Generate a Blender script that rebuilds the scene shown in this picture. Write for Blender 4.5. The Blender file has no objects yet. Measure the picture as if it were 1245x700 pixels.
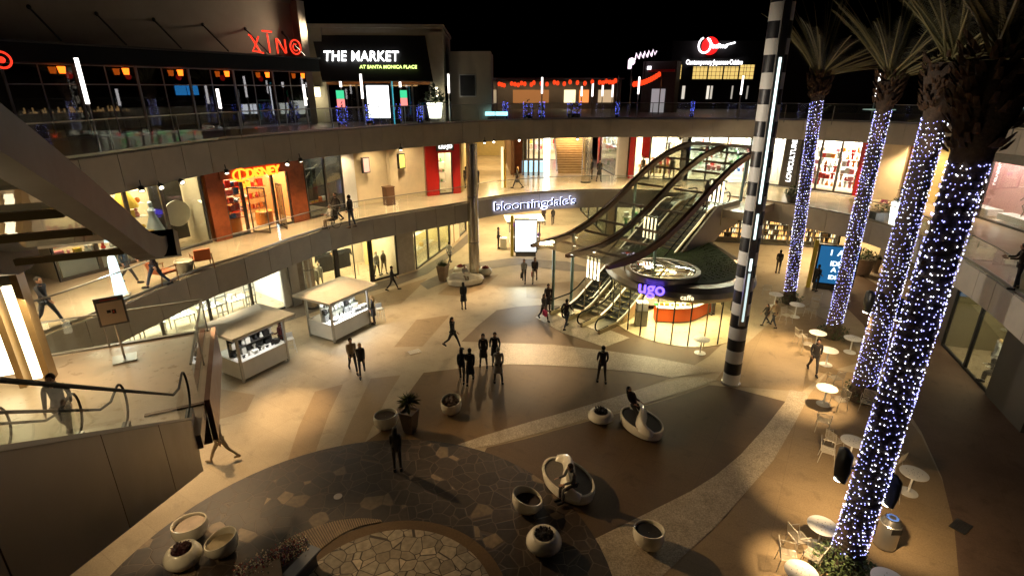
import bpy, math, random
from mathutils import Vector, Matrix
random.seed(7)
R = math.radians
sc = bpy.context.scene
COL = sc.collection
# ------------------------------------------------------------------ camera
F = 650.0; PIT = R(20.4); CX, CY = 622.5, 350.0; EYE = 12.1
cam_d = bpy.data.cameras.new("camera"); cam = bpy.data.objects.new("camera", cam_d); COL.objects.link(cam)
cam.location = (0, 0, EYE); cam.rotation_euler = (R(90) - PIT, 0, 0)
cam_d.sensor_width = 36; cam_d.lens = F / 1245 * 36; cam_d.clip_start = .1; cam_d.clip_end = 1000
sc.camera = cam
def ray(px, py):
    u = (px - CX) / F; v = -(py - CY) / F
    return u, math.cos(PIT) + v * math.sin(PIT), -math.sin(PIT) + v * math.cos(PIT)
def at(px, py, z=0.0):
    dx, dy, dz = ray(px, py); t = (z - EYE) / dz
    return Vector((dx * t, dy * t, z))
def aty(px, py, Y):
    dx, dy, dz = ray(px, py); t = Y / dy
    return Vector((dx * t, Y, EYE + dz * t))
G0, G2, G3 = 0.02, 5.05, 10.1
# ------------------------------------------------------------------ materials
MATS = {}
def mat(name, col, rough=.6, metal=0.0, var=0.0, vscale=3.0, bump=0.0, bscale=30.0, emit=None, es=0.0, spec=.5, coat=0.0):
    if name in MATS: return MATS[name]
    m = bpy.data.materials.new(name); m.use_nodes = True; nt = m.node_tree; N = nt.nodes; L = nt.links
    b = N["Principled BSDF"]
    b.inputs["Base Color"].default_value = (*col, 1); b.inputs["Roughness"].default_value = rough
    b.inputs["Metallic"].default_value = metal; b.inputs["Specular IOR Level"].default_value = spec
    b.inputs["Coat Weight"].default_value = coat
    if emit: b.inputs["Emission Color"].default_value = (*emit, 1); b.inputs["Emission Strength"].default_value = es
    tc = N.new("ShaderNodeTexCoord")
    if var > 0:
        n = N.new("ShaderNodeTexNoise"); n.inputs["Scale"].default_value = vscale; n.inputs["Detail"].default_value = 6; n.inputs["Roughness"].default_value = .65
        L.new(tc.outputs["Object"], n.inputs["Vector"])
        mx = N.new("ShaderNodeMix"); mx.data_type = 'RGBA'
        mx.inputs[6].default_value = (*[c * (1 - var) for c in col], 1); mx.inputs[7].default_value = (*[min(1, c * (1 + var)) for c in col], 1)
        rp = N.new("ShaderNodeMapRange"); rp.inputs[1].default_value = .3; rp.inputs[2].default_value = .7
        L.new(n.outputs["Fac"], rp.inputs[0]); L.new(rp.outputs[0], mx.inputs[0]); L.new(mx.outputs[2], b.inputs["Base Color"])
        rr = N.new("ShaderNodeMapRange"); rr.inputs[3].default_value = max(.03, rough - .12); rr.inputs[4].default_value = min(1, rough + .12)
        L.new(n.outputs["Fac"], rr.inputs[0]); L.new(rr.outputs[0], b.inputs["Roughness"])
    if bump > 0:
        n2 = N.new("ShaderNodeTexNoise"); n2.inputs["Scale"].default_value = bscale; n2.inputs["Detail"].default_value = 4
        L.new(tc.outputs["Object"], n2.inputs["Vector"])
        bp = N.new("ShaderNodeBump"); bp.inputs["Strength"].default_value = bump; bp.inputs["Distance"].default_value = .02
        L.new(n2.outputs["Fac"], bp.inputs["Height"]); L.new(bp.outputs[0], b.inputs["Normal"])
    MATS[name] = m; return m
def emis(name, col, s):
    if name in MATS: return MATS[name]
    m = bpy.data.materials.new(name); m.use_nodes = True; nt = m.node_tree
    b = nt.nodes["Principled BSDF"]; b.inputs["Base Color"].default_value = (*[c * .6 for c in col], 1)
    b.inputs["Emission Color"].default_value = (*col, 1); b.inputs["Emission Strength"].default_value = s
    MATS[name] = m; return m
def glass(name, tint=(.92, .96, .94), refl=.35, diff=0.0, lines=False, rough=.02):
    if name in MATS: return MATS[name]
    m = bpy.data.materials.new(name); m.use_nodes = True; nt = m.node_tree; N = nt.nodes; L = nt.links
    for n in list(N): N.remove(n)
    out = N.new("ShaderNodeOutputMaterial"); tr = N.new("ShaderNodeBsdfTransparent"); tr.inputs[0].default_value = (*tint, 1)
    gl = N.new("ShaderNodeBsdfGlossy"); gl.inputs["Roughness"].default_value = rough; gl.inputs[0].default_value = (.95, .97, 1, 1)
    lw = N.new("ShaderNodeFresnel"); lw.inputs[0].default_value = 1.5
    ml = N.new("ShaderNodeMath"); ml.operation = 'MULTIPLY'; ml.inputs[1].default_value = 1 + refl * 2; ml.use_clamp = True
    L.new(lw.outputs[0], ml.inputs[0])
    mx = N.new("ShaderNodeMixShader"); L.new(ml.outputs[0], mx.inputs[0]); L.new(tr.outputs[0], mx.inputs[1]); L.new(gl.outputs[0], mx.inputs[2])
    last = mx
    if diff > 0:
        df = N.new("ShaderNodeBsdfDiffuse"); df.inputs[0].default_value = (.62, .64, .6, 1)
        m2 = N.new("ShaderNodeMixShader"); m2.inputs[0].default_value = diff
        if lines:
            tc = N.new("ShaderNodeTexCoord"); w = N.new("ShaderNodeTexWave"); w.inputs["Scale"].default_value = 9.0
            w.bands_direction = 'X'; L.new(tc.outputs["Object"], w.inputs[0])
            mr = N.new("ShaderNodeMapRange"); mr.inputs[1].default_value = .45; mr.inputs[2].default_value = .6; mr.inputs[3].default_value = diff * .2; mr.inputs[4].default_value = min(1, diff * 2.2)
            L.new(w.outputs["Fac"], mr.inputs[0]); L.new(mr.outputs[0], m2.inputs[0])
        L.new(mx.outputs[0], m2.inputs[1]); L.new(df.outputs[0], m2.inputs[2]); last = m2
    L.new(last.outputs[0], out.inputs[0]); MATS[name] = m; return m
# ------------------------------------------------------------------ object helpers
def tag(o, label=None, cat=None, group=None, kind=None):
    if label: o["label"] = label
    if cat: o["category"] = cat
    if group: o["group"] = group
    if kind: o["kind"] = kind
    return o
def thing(name, label, cat, loc=(0, 0, 0), rz=0.0, group=None):
    o = bpy.data.objects.new(name, None); COL.objects.link(o); o.empty_display_size = .2
    o.location = loc; o.rotation_euler = (0, 0, rz); tag(o, label, cat, group); return o
def copy_tree(o, parent=None):
    c = o.copy(); COL.objects.link(c)
    if parent: c.parent = parent
    for ch in list(o.children): copy_tree(ch, c)
    return c
def place(o, loc, rz=None, label=None, group=None):
    o.location = loc
    if rz is not None: o.rotation_euler = (0, 0, rz)
    if label: o["label"] = label
    if group: o["group"] = group
    return o
def ortho(d):
    d = d.normalized(); a = Vector((0, 0, 1)) if abs(d.z) < .95 else Vector((1, 0, 0))
    x = d.cross(a).normalized(); return x, d.cross(x).normalized()
class MB:
    def __init__(s): s.v = []; s.f = []; s.mi = []
    def add(s, vs, fs, mi=0):
        b = len(s.v); s.v += [tuple(v) for v in vs]; s.f += [tuple(b + i for i in f) for f in fs]; s.mi += [mi] * len(fs); return s
    def box(s, x0, y0, z0, x1, y1, z1, mi=0, M=None):
        vs = [Vector(p) for p in ((x0, y0, z0), (x1, y0, z0), (x1, y1, z0), (x0, y1, z0), (x0, y0, z1), (x1, y0, z1), (x1, y1, z1), (x0, y1, z1))]
        if M: vs = [M @ v for v in vs]
        return s.add(vs, [(0, 3, 2, 1), (4, 5, 6, 7), (0, 1, 5, 4), (1, 2, 6, 5), (2, 3, 7, 6), (3, 0, 4, 7)], mi)
    def bar(s, a, b, w, h, mi=0, up=(0, 0, 1)):
        a = Vector(a); b = Vector(b); d = (b - a).normalized(); u = Vector(up)
        x = d.cross(u)
        if x.length < 1e-4: x = d.cross(Vector((1, 0, 0)))
        x.normalize(); y = x.cross(d).normalized()
        vs = []
        for p in (a, b):
            for sx, sy in ((-1, -1), (1, -1), (1, 1), (-1, 1)): vs.append(p + x * w / 2 * sx + y * h / 2 * sy)
        return s.add(vs, [(0, 1, 2, 3), (7, 6, 5, 4), (0, 4, 5, 1), (1, 5, 6, 2), (2, 6, 7, 3), (3, 7, 4, 0)], mi)
    def tube(s, pts, r, n=8, mi=0, cap=True):
        pts = [Vector(p) for p in pts]; rs = r if isinstance(r, (list, tuple)) else [r] * len(pts)
        vs = []; fs = []; px = None
        for i, p in enumerate(pts):
            d = (pts[min(i + 1, len(pts) - 1)] - pts[max(i - 1, 0)]).normalized()
            if px is None: x, y = ortho(d)
            else:
                x = (px - d * px.dot(d)); x = x.normalized() if x.length > 1e-5 else ortho(d)[0]; y = d.cross(x)
            px = x
            for k in range(n):
                a = 2 * math.pi * k / n; vs.append(p + (x * math.cos(a) + y * math.sin(a)) * rs[i])
        for i in range(len(pts) - 1):
            for k in range(n): fs.append((i * n + k, i * n + (k + 1) % n, (i + 1) * n + (k + 1) % n, (i + 1) * n + k))
        if cap: fs += [tuple(range(n))[::-1], tuple((len(pts) - 1) * n + k for k in range(n))]
        return s.add(vs, fs, mi)
    def lathe(s, prof, n=24, c=(0, 0, 0), sx=1.0, sy=1.0, mi=0, cap=True, tilt=None):
        vs = []; fs = []
        for r, z in prof:
            for k in range(n):
                a = 2 * math.pi * k / n; v = Vector((r * math.cos(a) * sx, r * math.sin(a) * sy, z))
                if tilt: v = tilt @ v
                vs.append(v + Vector(c))
        for i in range(len(prof) - 1):
            for k in range(n): fs.append((i * n + k, i * n + (k + 1) % n, (i + 1) * n + (k + 1) % n, (i + 1) * n + k))
        if cap: fs += [tuple(range(n))[::-1], tuple((len(prof) - 1) * n + k for k in range(n))]
        return s.add(vs, fs, mi)
    def ball(s, c, rx, ry, rz, n=12, m=8, mi=0, M=None):
        vs = []; fs = []; c = Vector(c)
        for i in range(m + 1):
            t = math.pi * i / m
            for k in range(n):
                a = 2 * math.pi * k / n; v = Vector((rx * math.sin(t) * math.cos(a), ry * math.sin(t) * math.sin(a), -rz * math.cos(t)))
                if M: v = M @ v
                vs.append(v + c)
        for i in range(m):
            for k in range(n): fs.append((i * n + k, i * n + (k + 1) % n, (i + 1) * n + (k + 1) % n, (i + 1) * n + k))
        return s.add(vs, fs, mi)
    def prism(s, poly, z0, z1, mi=0):
        n = len(poly); area = sum(poly[i][0] * poly[(i + 1) % n][1] - poly[(i + 1) % n][0] * poly[i][1] for i in range(n))
        if area < 0: poly = poly[::-1]
        vs = [(p[0], p[1], z0) for p in poly] + [(p[0], p[1], z1) for p in poly]
        return s.add(vs, [tuple(range(n))[::-1], tuple(range(n, 2 * n))] + [(i, (i + 1) % n, n + (i + 1) % n, n + i) for i in range(n)], mi)
    def sheet(s, poly, z, mi=0):
        n = len(poly); area = sum(poly[i][0] * poly[(i + 1) % n][1] - poly[(i + 1) % n][0] * poly[i][1] for i in range(n))
        if area < 0: poly = poly[::-1]
        return s.add([(p[0], p[1], z) for p in poly], [tuple(range(n))], mi)
    def mesh(s, name, mats, smooth=False):
        me = bpy.data.meshes.new(name); me.from_pydata(s.v, [], s.f)
        for m in (mats if isinstance(mats, (list, tuple)) else [mats]): me.materials.append(m)
        me.polygons.foreach_set("material_index", s.mi)
        if smooth:
            me.polygons.foreach_set("use_smooth", [True] * len(me.polygons)); 
            try: me.set_sharp_from_angle(angle=R(38))
            except Exception: pass
        me.update(); return me
    def build(s, name, mats, parent=None, smooth=False, loc=None, rz=None, bevel=0):
        o = bpy.data.objects.new(name, s.mesh(name, mats, smooth)); COL.objects.link(o)
        if parent: o.parent = parent
        if loc is not None: o.location = loc
        if rz is not None: o.rotation_euler = (0, 0, rz)
        if bevel:
            b = o.modifiers.new("b", 'BEVEL'); b.width = bevel; b.segments = 2; b.limit_method = 'ANGLE'
        return o
def cat_rom(pts, k=6, closed=False):
    P = [Vector(p) for p in pts]; n = len(P); out = []
    rng = range(n if closed else n - 1)
    for i in rng:
        p0 = P[(i - 1) % n] if closed or i > 0 else P[0]; p1 = P[i]; p2 = P[(i + 1) % n]
        p3 = P[(i + 2) % n] if closed or i + 2 < n else P[-1]
        for j in range(k):
            t = j / k; out.append(.5 * ((2 * p1) + (-p0 + p2) * t + (2 * p0 - 5 * p1 + 4 * p2 - p3) * t * t + (-p0 + 3 * p1 - 3 * p2 + p3) * t ** 3))
    if not closed: out.append(P[-1])
    return out
def resample(pts, d):
    L = [0]
    for a, b in zip(pts, pts[1:]): L.append(L[-1] + (b - a).length)
    n = max(2, round(L[-1] / d)); out = []
    j = 0
    for i in range(n + 1):
        t = L[-1] * i / n
        while j < len(L) - 2 and L[j + 1] < t: j += 1
        f = (t - L[j]) / max(1e-9, L[j + 1] - L[j]); out.append(pts[j].lerp(pts[j + 1], min(1, f)))
    return out
def text(name, s, size, m, depth=.03, parent=None, loc=(0, 0, 0), rot=(R(90), 0, 0), offset=0.0, align='CENTER', sx=1.0, shear=0.0, spacing=1.0):
    c = bpy.data.curves.new(name, 'FONT'); c.body = s; c.size = size; c.extrude = depth; c.align_x = align; c.align_y = 'CENTER'; c.offset = offset; c.shear = shear; c.space_character = spacing
    t = bpy.data.objects.new("tmp", c); COL.objects.link(t); dg = bpy.context.evaluated_depsgraph_get()
    me = bpy.data.meshes.new_from_object(t.evaluated_get(dg)); bpy.data.objects.remove(t); bpy.data.curves.remove(c)
    me.name = name; me.materials.clear(); me.materials.append(m)
    o = bpy.data.objects.new(name, me); COL.objects.link(o); o.location = loc; o.rotation_euler = rot; o.scale = (sx, 1, 1)
    if parent: o.parent = parent
    return o
def lamp_spot(name, loc, target, watts, deg=60, blend=.8, col=(1, .72, .42), size=.12):
    d = bpy.data.lights.new(name, 'SPOT'); d.energy = watts; d.spot_size = R(deg); d.spot_blend = blend; d.color = col; d.shadow_soft_size = size
    o = bpy.data.objects.new(name, d); COL.objects.link(o); o.location = loc
    o.rotation_euler = (Vector(target) - Vector(loc)).to_track_quat('-Z', 'Y').to_euler(); return o
def lamp_area(name, loc, sx, sy, watts, col=(1, .85, .65), rot=(0, 0, 0), parent=None):
    d = bpy.data.lights.new(name, 'AREA'); d.energy = watts; d.shape = 'RECTANGLE'; d.size = sx; d.size_y = sy; d.color = col
    o = bpy.data.objects.new(name, d); COL.objects.link(o); o.location = loc; o.rotation_euler = rot
    if parent: o.parent = parent
    return o
def lamp_point(name, loc, watts, col=(1, .8, .55), size=.1):
    d = bpy.data.lights.new(name, 'POINT'); d.energy = watts; d.color = col; d.shadow_soft_size = size
    o = bpy.data.objects.new(name, d); COL.objects.link(o); o.location = loc; return o
# common materials
m_black = mat("black_metal", (.012, .012, .013), .4, .3)
m_steel = mat("brushed_steel", (.45, .44, .42), .34, .85, var=.04, vscale=3)
m_dsteel = mat("dark_steel", (.12, .115, .11), .35, .8, var=.2, vscale=5)
m_rail = mat("rail_metal", (.3, .28, .25), .3, .9)
m_white = mat("white_paint", (.78, .76, .72), .45, var=.05)
m_cream = mat("cream_plaster", (.74, .6, .4), .8, var=.08, vscale=1.2, bump=.15, bscale=60)
m_tanwall = mat("tan_stone_wall", (.42, .36, .27), .75, var=.15, vscale=1.5, bump=.2, bscale=25)
m_panel = mat("grey_metal_panel", (.27, .25, .22), .42, .35, var=.1, vscale=1.1)
m_brown = mat("bronze_panel", (.14, .066, .03), .45, .3, var=.25, vscale=1.3)
m_glass = glass("shop_glass", refl=-.15)
m_railglass = glass("rail_glass", (.9, .95, .92), .1, .03)
m_balglass = glass("balustrade_glass_mat", (.9, .95, .92), -.4, .02)
m_canopy = glass("fritted_canopy_glass", (.84, .88, .74), .9, .32, lines=True)
m_red = mat("red_lacquer", (.5, .015, .012), .35, var=.1)
m_wood = mat("reddish_wood", (.3, .075, .022), .4, var=.35, vscale=2.5)
m_soffit = mat("soffit_plaster", (.5, .45, .36), .8, var=.06)
m_skin = mat("skin", (.5, .28, .18), .55)
m_eye = mat("eye_dark", (.02, .015, .01), .3)
# ------------------------------------------------------------------ people
def skin_mesh(name, verts, edges, radii, roots, m, sub=1):
    me = bpy.data.meshes.new(name); me.from_pydata([tuple(v) for v in verts], edges, [])
    o = bpy.data.objects.new("tmp_skin", me); COL.objects.link(o)
    o.modifiers.new("s", 'SKIN')
    if not me.skin_vertices:
        bpy.context.view_layer.objects.active = o; bpy.ops.mesh.customdata_skin_add()
    for i, r in enumerate(radii):
        sv = me.skin_vertices[0].data[i]; sv.radius = r if isinstance(r, tuple) else (r, r); sv.use_root = i in roots
    o.modifiers["s"].use_smooth_shade = True
    s = o.modifiers.new("u", 'SUBSURF'); s.levels = sub; s.render_levels = sub
    dg = bpy.context.evaluated_depsgraph_get(); out = bpy.data.meshes.new_from_object(o.evaluated_get(dg))
    bpy.data.objects.remove(o); bpy.data.meshes.remove(me)
    out.name = name; out.materials.clear(); out.materials.append(m); return out
def merge_mb(me, mb, mats):
    """append MB geometry to a mesh, return a new mesh"""
    b = MB(); b.v = [tuple(v.co) for v in me.vertices]; b.f = [tuple(p.vertices) for p in me.polygons]; b.mi = [0] * len(b.f)
    n = len(b.v); b.v += mb.v; b.f += [tuple(n + i for i in f) for f in mb.f]; b.mi += mb.mi
    bpy.data.meshes.remove(me); return b.mesh(mb.name if hasattr(mb, "name") else "body", mats, True)
def hand(mb, wrist, d, side, bend=.5):
    """palm, four unequal bent fingers and a thumb"""
    d = Vector(d).normalized(); out = Vector((side, 0, 0)); out = (out - d * out.dot(d)).normalized(); nrm = d.cross(out).normalized()
    inner = -nrm if nrm.y * side > 0 else nrm
    w = Vector(wrist); wd = Vector((0, 1, 0)); wd = (wd - d * wd.dot(d)).normalized(); th = d.cross(wd).normalized()
    M = Matrix((wd, th, d)).transposed()
    mb.ball(w + d * .05, .042, .017, .055, 8, 6, 0, M)
    for k, L in enumerate((.068, .078, .072, .056)):
        p = w + d * .088 + wd * (.03 - .02 * k); q = p + d * L * .55; e = q + (d * math.cos(bend) - out * math.sin(bend)).normalized() * L * .5
        mb.tube([p - d * .02, p, q, e], [.009, .009, .008, .006], 6)
    p = w + d * .03 + wd * .035; q = p + (d * .6 + wd * .8).normalized() * .035; e = q + d * .03
    mb.tube([p - wd * .015, p, q, e], [.011, .011, .01, .008], 6)
CLOTH = {}
def cloth(c):
    k = "cloth_%d_%d_%d" % tuple(int(x * 255) for x in c)
    if k not in CLOTH: CLOTH[k] = mat(k, c, .85, var=.25, vscale=7, bump=.3, bscale=45)
    return CLOTH[k]
BLK, DGR, GRY, LGR, WHT, DNM, BRN, TAN = (.018, .017, .018), (.055, .048, .045), (.12, .12, .12), (.32, .31, .29), (.6, .58, .54), (.04, .055, .09), (.06, .035, .02), (.3, .23, .15)
HAIRS = {'black': (.01, .008, .006), 'brown': (.045, .022, .01), 'blond': (.35, .22, .09), 'grey': (.25, .24, .22)}
def person(label, loc, face=0.0, h=1.72, pose='stand', top=BLK, legs=BLK, hair='black', long=False, female=False, coat=False, bag=None, group=None,
           thL=0, knL=4, thR=0, knR=4, aL=6, eL=15, aR=-6, eR=15, ab=3, lean=0, hat=None, name="person", cat="person", skin=None, shoe=BLK, turn=0, abL=None, abR=None):
    h *= .97; s = h / 1.72; hz = .93 * s
    if pose == 'walk': thL, knL, thR, knR, aL, aR, eL, eR = 26, 6, -20, 22, -22, 24, 22, 25
    if pose == 'walk2': thL, knL, thR, knR, aL, aR, eL, eR = -22, 20, 24, 5, 22, -22, 22, 30
    if pose == 'stride': thL, knL, thR, knR, aL, aR, eL, eR = 30, 8, -24, 26, -24, 26, 26, 34
    if pose == 'sit': thL, knL, thR, knR, aL, aR, eL, eR = 86, 84, 80, 80, 30, 28, 62, 66
    if pose == 'recline': thL, knL, thR, knR, aL, aR, eL, eR, lean = 66, 46, 60, 50, 25, 25, 70, 60, -35
    if pose == 'apart': thL, knL, thR, knR = 4, 4, -6, 6
    UL, LL, UA, FA = .43 * s, .43 * s, .28 * s, .25 * s
    def rx(d, a):  # rotate in the sagittal plane, forward positive
        a = R(a); return Vector((d.x, d.y * math.cos(a) + -d.z * math.sin(a), d.z * math.cos(a) + d.y * math.sin(a)))
    down = Vector((0, 0, -1)); hips = Vector((0, 0, hz))
    sw = (.15 if female else .172) * s; hw = .095 * s
    lk = {}
    spread = .035 if pose == 'apart' else .005
    for sd, th, kn in ((-1, thL, knL), (1, thR, knR)):
        hp = hips + Vector((sd * hw, 0, -.03 * s)); k = hp + rx(down, th) * UL + Vector((sd * spread, 0, 0)); a = k + rx(down, th - kn) * LL + Vector((sd * spread, 0, 0))
        ft = rx(Vector((0, 1, 0)), max(-25, (th - kn) * .6 if th < 0 else 0)); t = a + Vector((sd * .02, ft.y, ft.z - .18)).normalized() * .17 * s
        lk[sd] = (hp, k, a, t)
    zmin = min(lk[-1][2].z, lk[1][2].z) - .085 * s
    up = rx(Vector((0, 0, 1)), -lean) if lean else Vector((0, 0, 1))
    up = Vector((0, math.sin(R(lean)), math.cos(R(lean))))
    sp = hips + up * .17 * s; ch = hips + up * .36 * s; nk = hips + up * .545 * s; hd = hips + up * .665 * s + Vector((0, .02, 0))
    arms = {}
    for sd, a_, e_, b_ in ((-1, aL, eL, abL), (1, aR, eR, abR)):
        b_ = ab if b_ is None else b_
        sh = hips + up * .49 * s + Vector((sd * sw, 0, 0)); d1 = rx(down, a_ + (lean and -lean * .3)); d1 = (d1 + Vector((sd * math.sin(R(b_)), 0, 0))).normalized()
        el = sh + d1 * UA; d2 = rx(down, a_ + e_); d2 = (d2 + Vector((sd * math.sin(R(b_ * .3 - 6)), 0, 0))).normalized(); wr = el + d2 * FA; arms[sd] = (sh, el, wr, d2)
    off = Vector((0, 0, -zmin))
    if top == BLK: top = random.choice([BLK, (.03, .025, .024), (.02, .022, .03), (.035, .02, .018)])
    if legs == BLK: legs = random.choice([BLK, (.025, .028, .04), (.04, .035, .03)])
    E = thing(name, label, cat, loc, face, group)
    P = lambda v: v + off
    # body: one skinned surface
    V = [hips, sp, ch, nk, hips + up * .60 * s]; r = [(.105 * s, .075 * s), (.09 * s, .07 * s), (.11 * s, .075 * s), (.05 * s, .05 * s), (.05 * s, .055 * s)]
    Eg = [(0, 1), (1, 2), (2, 3), (3, 4)]
    for sd in (-1, 1):
        b = len(V); V += list(lk[sd][:3]) + list(arms[sd][:3]); r += [.08 * s, .052 * s, .036 * s, .052 * s, .036 * s, .026 * s]
        Eg += [(0, b), (b, b + 1), (b + 1, b + 2), (2, b + 3), (b + 3, b + 4), (b + 4, b + 5)]
    sk = skin or m_skin
    me = skin_mesh("body", [P(v) for v in V], Eg, r, {0}, sk)
    mb = MB(); hc = P(hd); HM = Matrix.Rotation(-R(lean) * .6, 3, 'X') @ Matrix.Rotation(R(turn), 3, 'Z')
    mb.ball(hc, .074 * s, .092 * s, .115 * s, 14, 10, 0, HM)
    mb.ball(hc + HM @ Vector((0, .05 * s, -.055 * s)), .045 * s, .045 * s, .05 * s, 8, 6, 0, HM)
    mb.add([hc + HM @ Vector(p) * s for p in ((-.013, .085, .005), (.013, .085, .005), (0, .088, .035), (0, .115, -.008), (0, .085, -.02))], [(0, 3, 2), (3, 1, 2), (0, 4, 3), (4, 1, 3)])
    for sd in (-1, 1):
        mb.ball(hc + HM @ Vector((sd * .075, 0, -.005)) * s, .012 * s, .02 * s, .03 * s, 6, 5, 0, HM)
        mb.ball(hc + HM @ Vector((sd * .03, .084, .015)) * s, .011 * s, .008 * s, .007 * s, 6, 5, 1, HM)
        hand(mb, P(arms[sd][2]) + arms[sd][3] * .01, arms[sd][3], sd)
    mb.box(-.022 * s, .083 * s, -.052 * s, .022 * s, .094 * s, -.045 * s, 1, Matrix.Translation(hc) @ HM.to_4x4())
    me = merge_mb(me, mb, [sk, m_eye]); me.name = "body"
    o = bpy.data.objects.new("body", me); COL.objects.link(o); o.parent = E
    if name == "mannequin" and top is None: return E
    # jacket
    V = [hips + up * (-.03 if coat else .02) * s, sp, ch, hips + up * .5 * s]; r = [(.142 * s, .11 * s), (.13 * s, .104 * s), (.148 * s, .11 * s), (.075 * s, .07 * s)]; Eg = [(0, 1), (1, 2), (2, 3)]
    for sd in (-1, 1):
        b = len(V); a = arms[sd]; V += [a[0], a[1], a[2]]; r += [.064 * s, .048 * s, .037 * s]; Eg += [(2, b), (b, b + 1), (b + 1, b + 2)]
    me = skin_mesh("jacket", [P(v) for v in V], Eg, r, {1}, cloth(top))
    mb = MB()
    if pose not in ('sit', 'recline'):
        c0 = P(hips); L = .42 * s if coat else .12 * s
        mb.lathe([(.12 * s, .2 * s), (.152 * s, .08 * s), (.172 * s, -.05 * s), ((.205 if coat else .175) * s, -L), ((.195 if coat else .165) * s, -L + .01)], 18, c0, 1, .74)
    mb.tube([P(nk) - up * .035, P(nk) + up * .03], [.085 * s, .07 * s], 10)
    me = merge_mb(me, mb, [cloth(top)]); me.name = "jacket"; o = bpy.data.objects.new("jacket", me); COL.objects.link(o); o.parent = E
    # trousers
    V = [hips]; r = [(.122 * s, .093 * s)]; Eg = []
    for sd in (-1, 1):
        b = len(V); a = lk[sd]; V += [a[0], a[0].lerp(a[1], .5), a[1], a[1].lerp(a[2], .5), a[2] + (a[1] - a[2]) * .06]; r += [.086 * s, .078 * s, .06 * s, .052 * s, .046 * s]; Eg += [(0, b), (b, b + 1), (b + 1, b + 2), (b + 2, b + 3), (b + 3, b + 4)]
    me = skin_mesh("trousers", [P(v) for v in V], Eg, r, {0}, cloth(legs)); o = bpy.data.objects.new("trousers", me); COL.objects.link(o); o.parent = E
    for sd in (-1, 1):
        a = P(lk[sd][2]); t = P(lk[sd][3]); mb = MB(); d = (t - a); fl = Vector((d.x, d.y, 0)).normalized() if abs(d.x) + abs(d.y) > .01 else Vector((0, 1, 0))
        mb.tube([a + Vector((0, 0, .02)), a + Vector((0, 0, -.035 * s)) - fl * .03, a.lerp(t, .5) + Vector((0, 0, -.012)), t, t + fl * .04], [.045 * s, .05 * s, .048 * s, .042 * s, .022 * s], 8)
        mb.build("shoe", cloth(shoe), E, True)
    # hair
    mb = MB(); mb.ball(hc + HM @ Vector((0, -.018, .022)) * s, .086 * s, .098 * s, .112 * s, 14, 9, 0, HM)
    if long:
        mb.tube([hc + HM @ Vector((0, -.05, .05)) * s, hc + HM @ Vector((0, -.07, -.08)) * s, hc + HM @ Vector((0, -.1, -.2)) * s, hc + HM @ Vector((0, -.1, -.3)) * s], [.08 * s, .085 * s, .08 * s, .04 * s], 10)
    mb.build("hair" if not hat else "cap", cloth(hat or HAIRS[hair]), E, True)
    if bag:
        a = arms[1]; w = P(a[2]) + a[3] * .09; mb = MB()
        mb.box(w.x - .05, w.y - .17, w.z - .42, w.x + .07, w.y + .17, w.z - .12); mb.tube([w + Vector((0, -.12, -.13)), w + Vector((0, -.05, 0)), w + Vector((0, .05, 0)), w + Vector((0, .12, -.13))], .008, 5)
        b = mb.build("shopping_bag", cloth(bag[0])); b.matrix_world = Matrix.Translation(Vector(loc)) @ Matrix.Rotation(face, 4, 'Z'); tag(b, bag[1], "bag")
    return E
def face(dx, dy): return math.atan2(dy, dx) - R(90)
g = lambda x, y: at(x, y, G0)
TO, AW = face(0, -1), face(0, 1)
person("man in a pale jacket walking beside a woman in black near the white kiosk", g(430, 452), face(.5, -1), 1.8, 'walk', TAN, BLK)
person("woman in black with light brown hair walking beside the man in the pale jacket", g(441, 456), face(.3, -1), 1.68, 'walk2', BLK, BLK, 'blond', True, True)
person("person in black striding across alone between the sand stripes, arm out behind", g(551, 423), face(.9, -.5), 1.78, 'stride', BLK, BLK, 'black', True, True)
person("woman in black standing below the white lounge seat beyond the striding person", g(564, 376), face(-.3, 1), 1.7, 'stand', BLK, DGR, 'black', True, True, True)
person("woman in a black coat at the left of the five people grouped mid plaza", g(562, 463), AW, 1.68, 'walk', BLK, BLK, 'black', True, True, aR=-10)
person("person in a long black coat second from left in the group mid plaza", g(572, 465), AW, 1.75, 'walk2', BLK, BLK, coat=True)
person("woman with long dark hair in a short black coat facing the black coated pair", g(588, 446), TO, 1.72, 'apart', BLK, BLK, 'black', True, True, True, ab=9, eL=40)
person("person in black behind the man in the long grey coat in the group", g(602, 444), TO, 1.72, 'stand', BLK, BLK, 'brown', ab=12, eL=60, eR=60, coat=True)
person("man in a long pale grey coat with his back turned, right of the group", g(606, 466), face(-.2, 1), 1.78, 'apart', LGR, DGR, 'grey', coat=True, ab=7)
person("man in dark clothes standing alone on the lit floor ring, legs apart", g(731, 465), AW, 1.82, 'apart', DGR, DGR, ab=7, eL=35, eR=30)
person("woman in dark clothes carrying a pink bag beside the escalator foot", g(661, 389), face(.4, -.8), 1.65, 'walk', DGR, DGR, 'brown', True, True, bag=((.45, .03, .12), "pink shopping bag carried by the woman at the escalator foot"))
person("man in a dark coat standing behind the woman with the pink bag", g(666, 380), face(0, -1), 1.78, 'stand', BLK, BLK, coat=True)
person("man in black walking towards the right of the escalator foot", g(688, 399), face(.5, .8), 1.78, 'walk', BLK, DNM, ab=14)
person("woman in a pale grey jacket with a bag walking below the white lit panel", g(637, 343), face(-.1, -1), 1.7, 'walk', LGR, BLK, 'brown', True, True, bag=(BLK, "black bag held by the woman in the pale jacket near the white panel"))
person("man in a black jacket walking beside the woman in pale grey below the white panel", g(650, 343), face(-.1, -1), 1.8, 'walk2', BLK, TAN, hat=GRY, bag=((.5, .1, .08), "small red bag held by the man in the black jacket near the white panel"))
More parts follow.
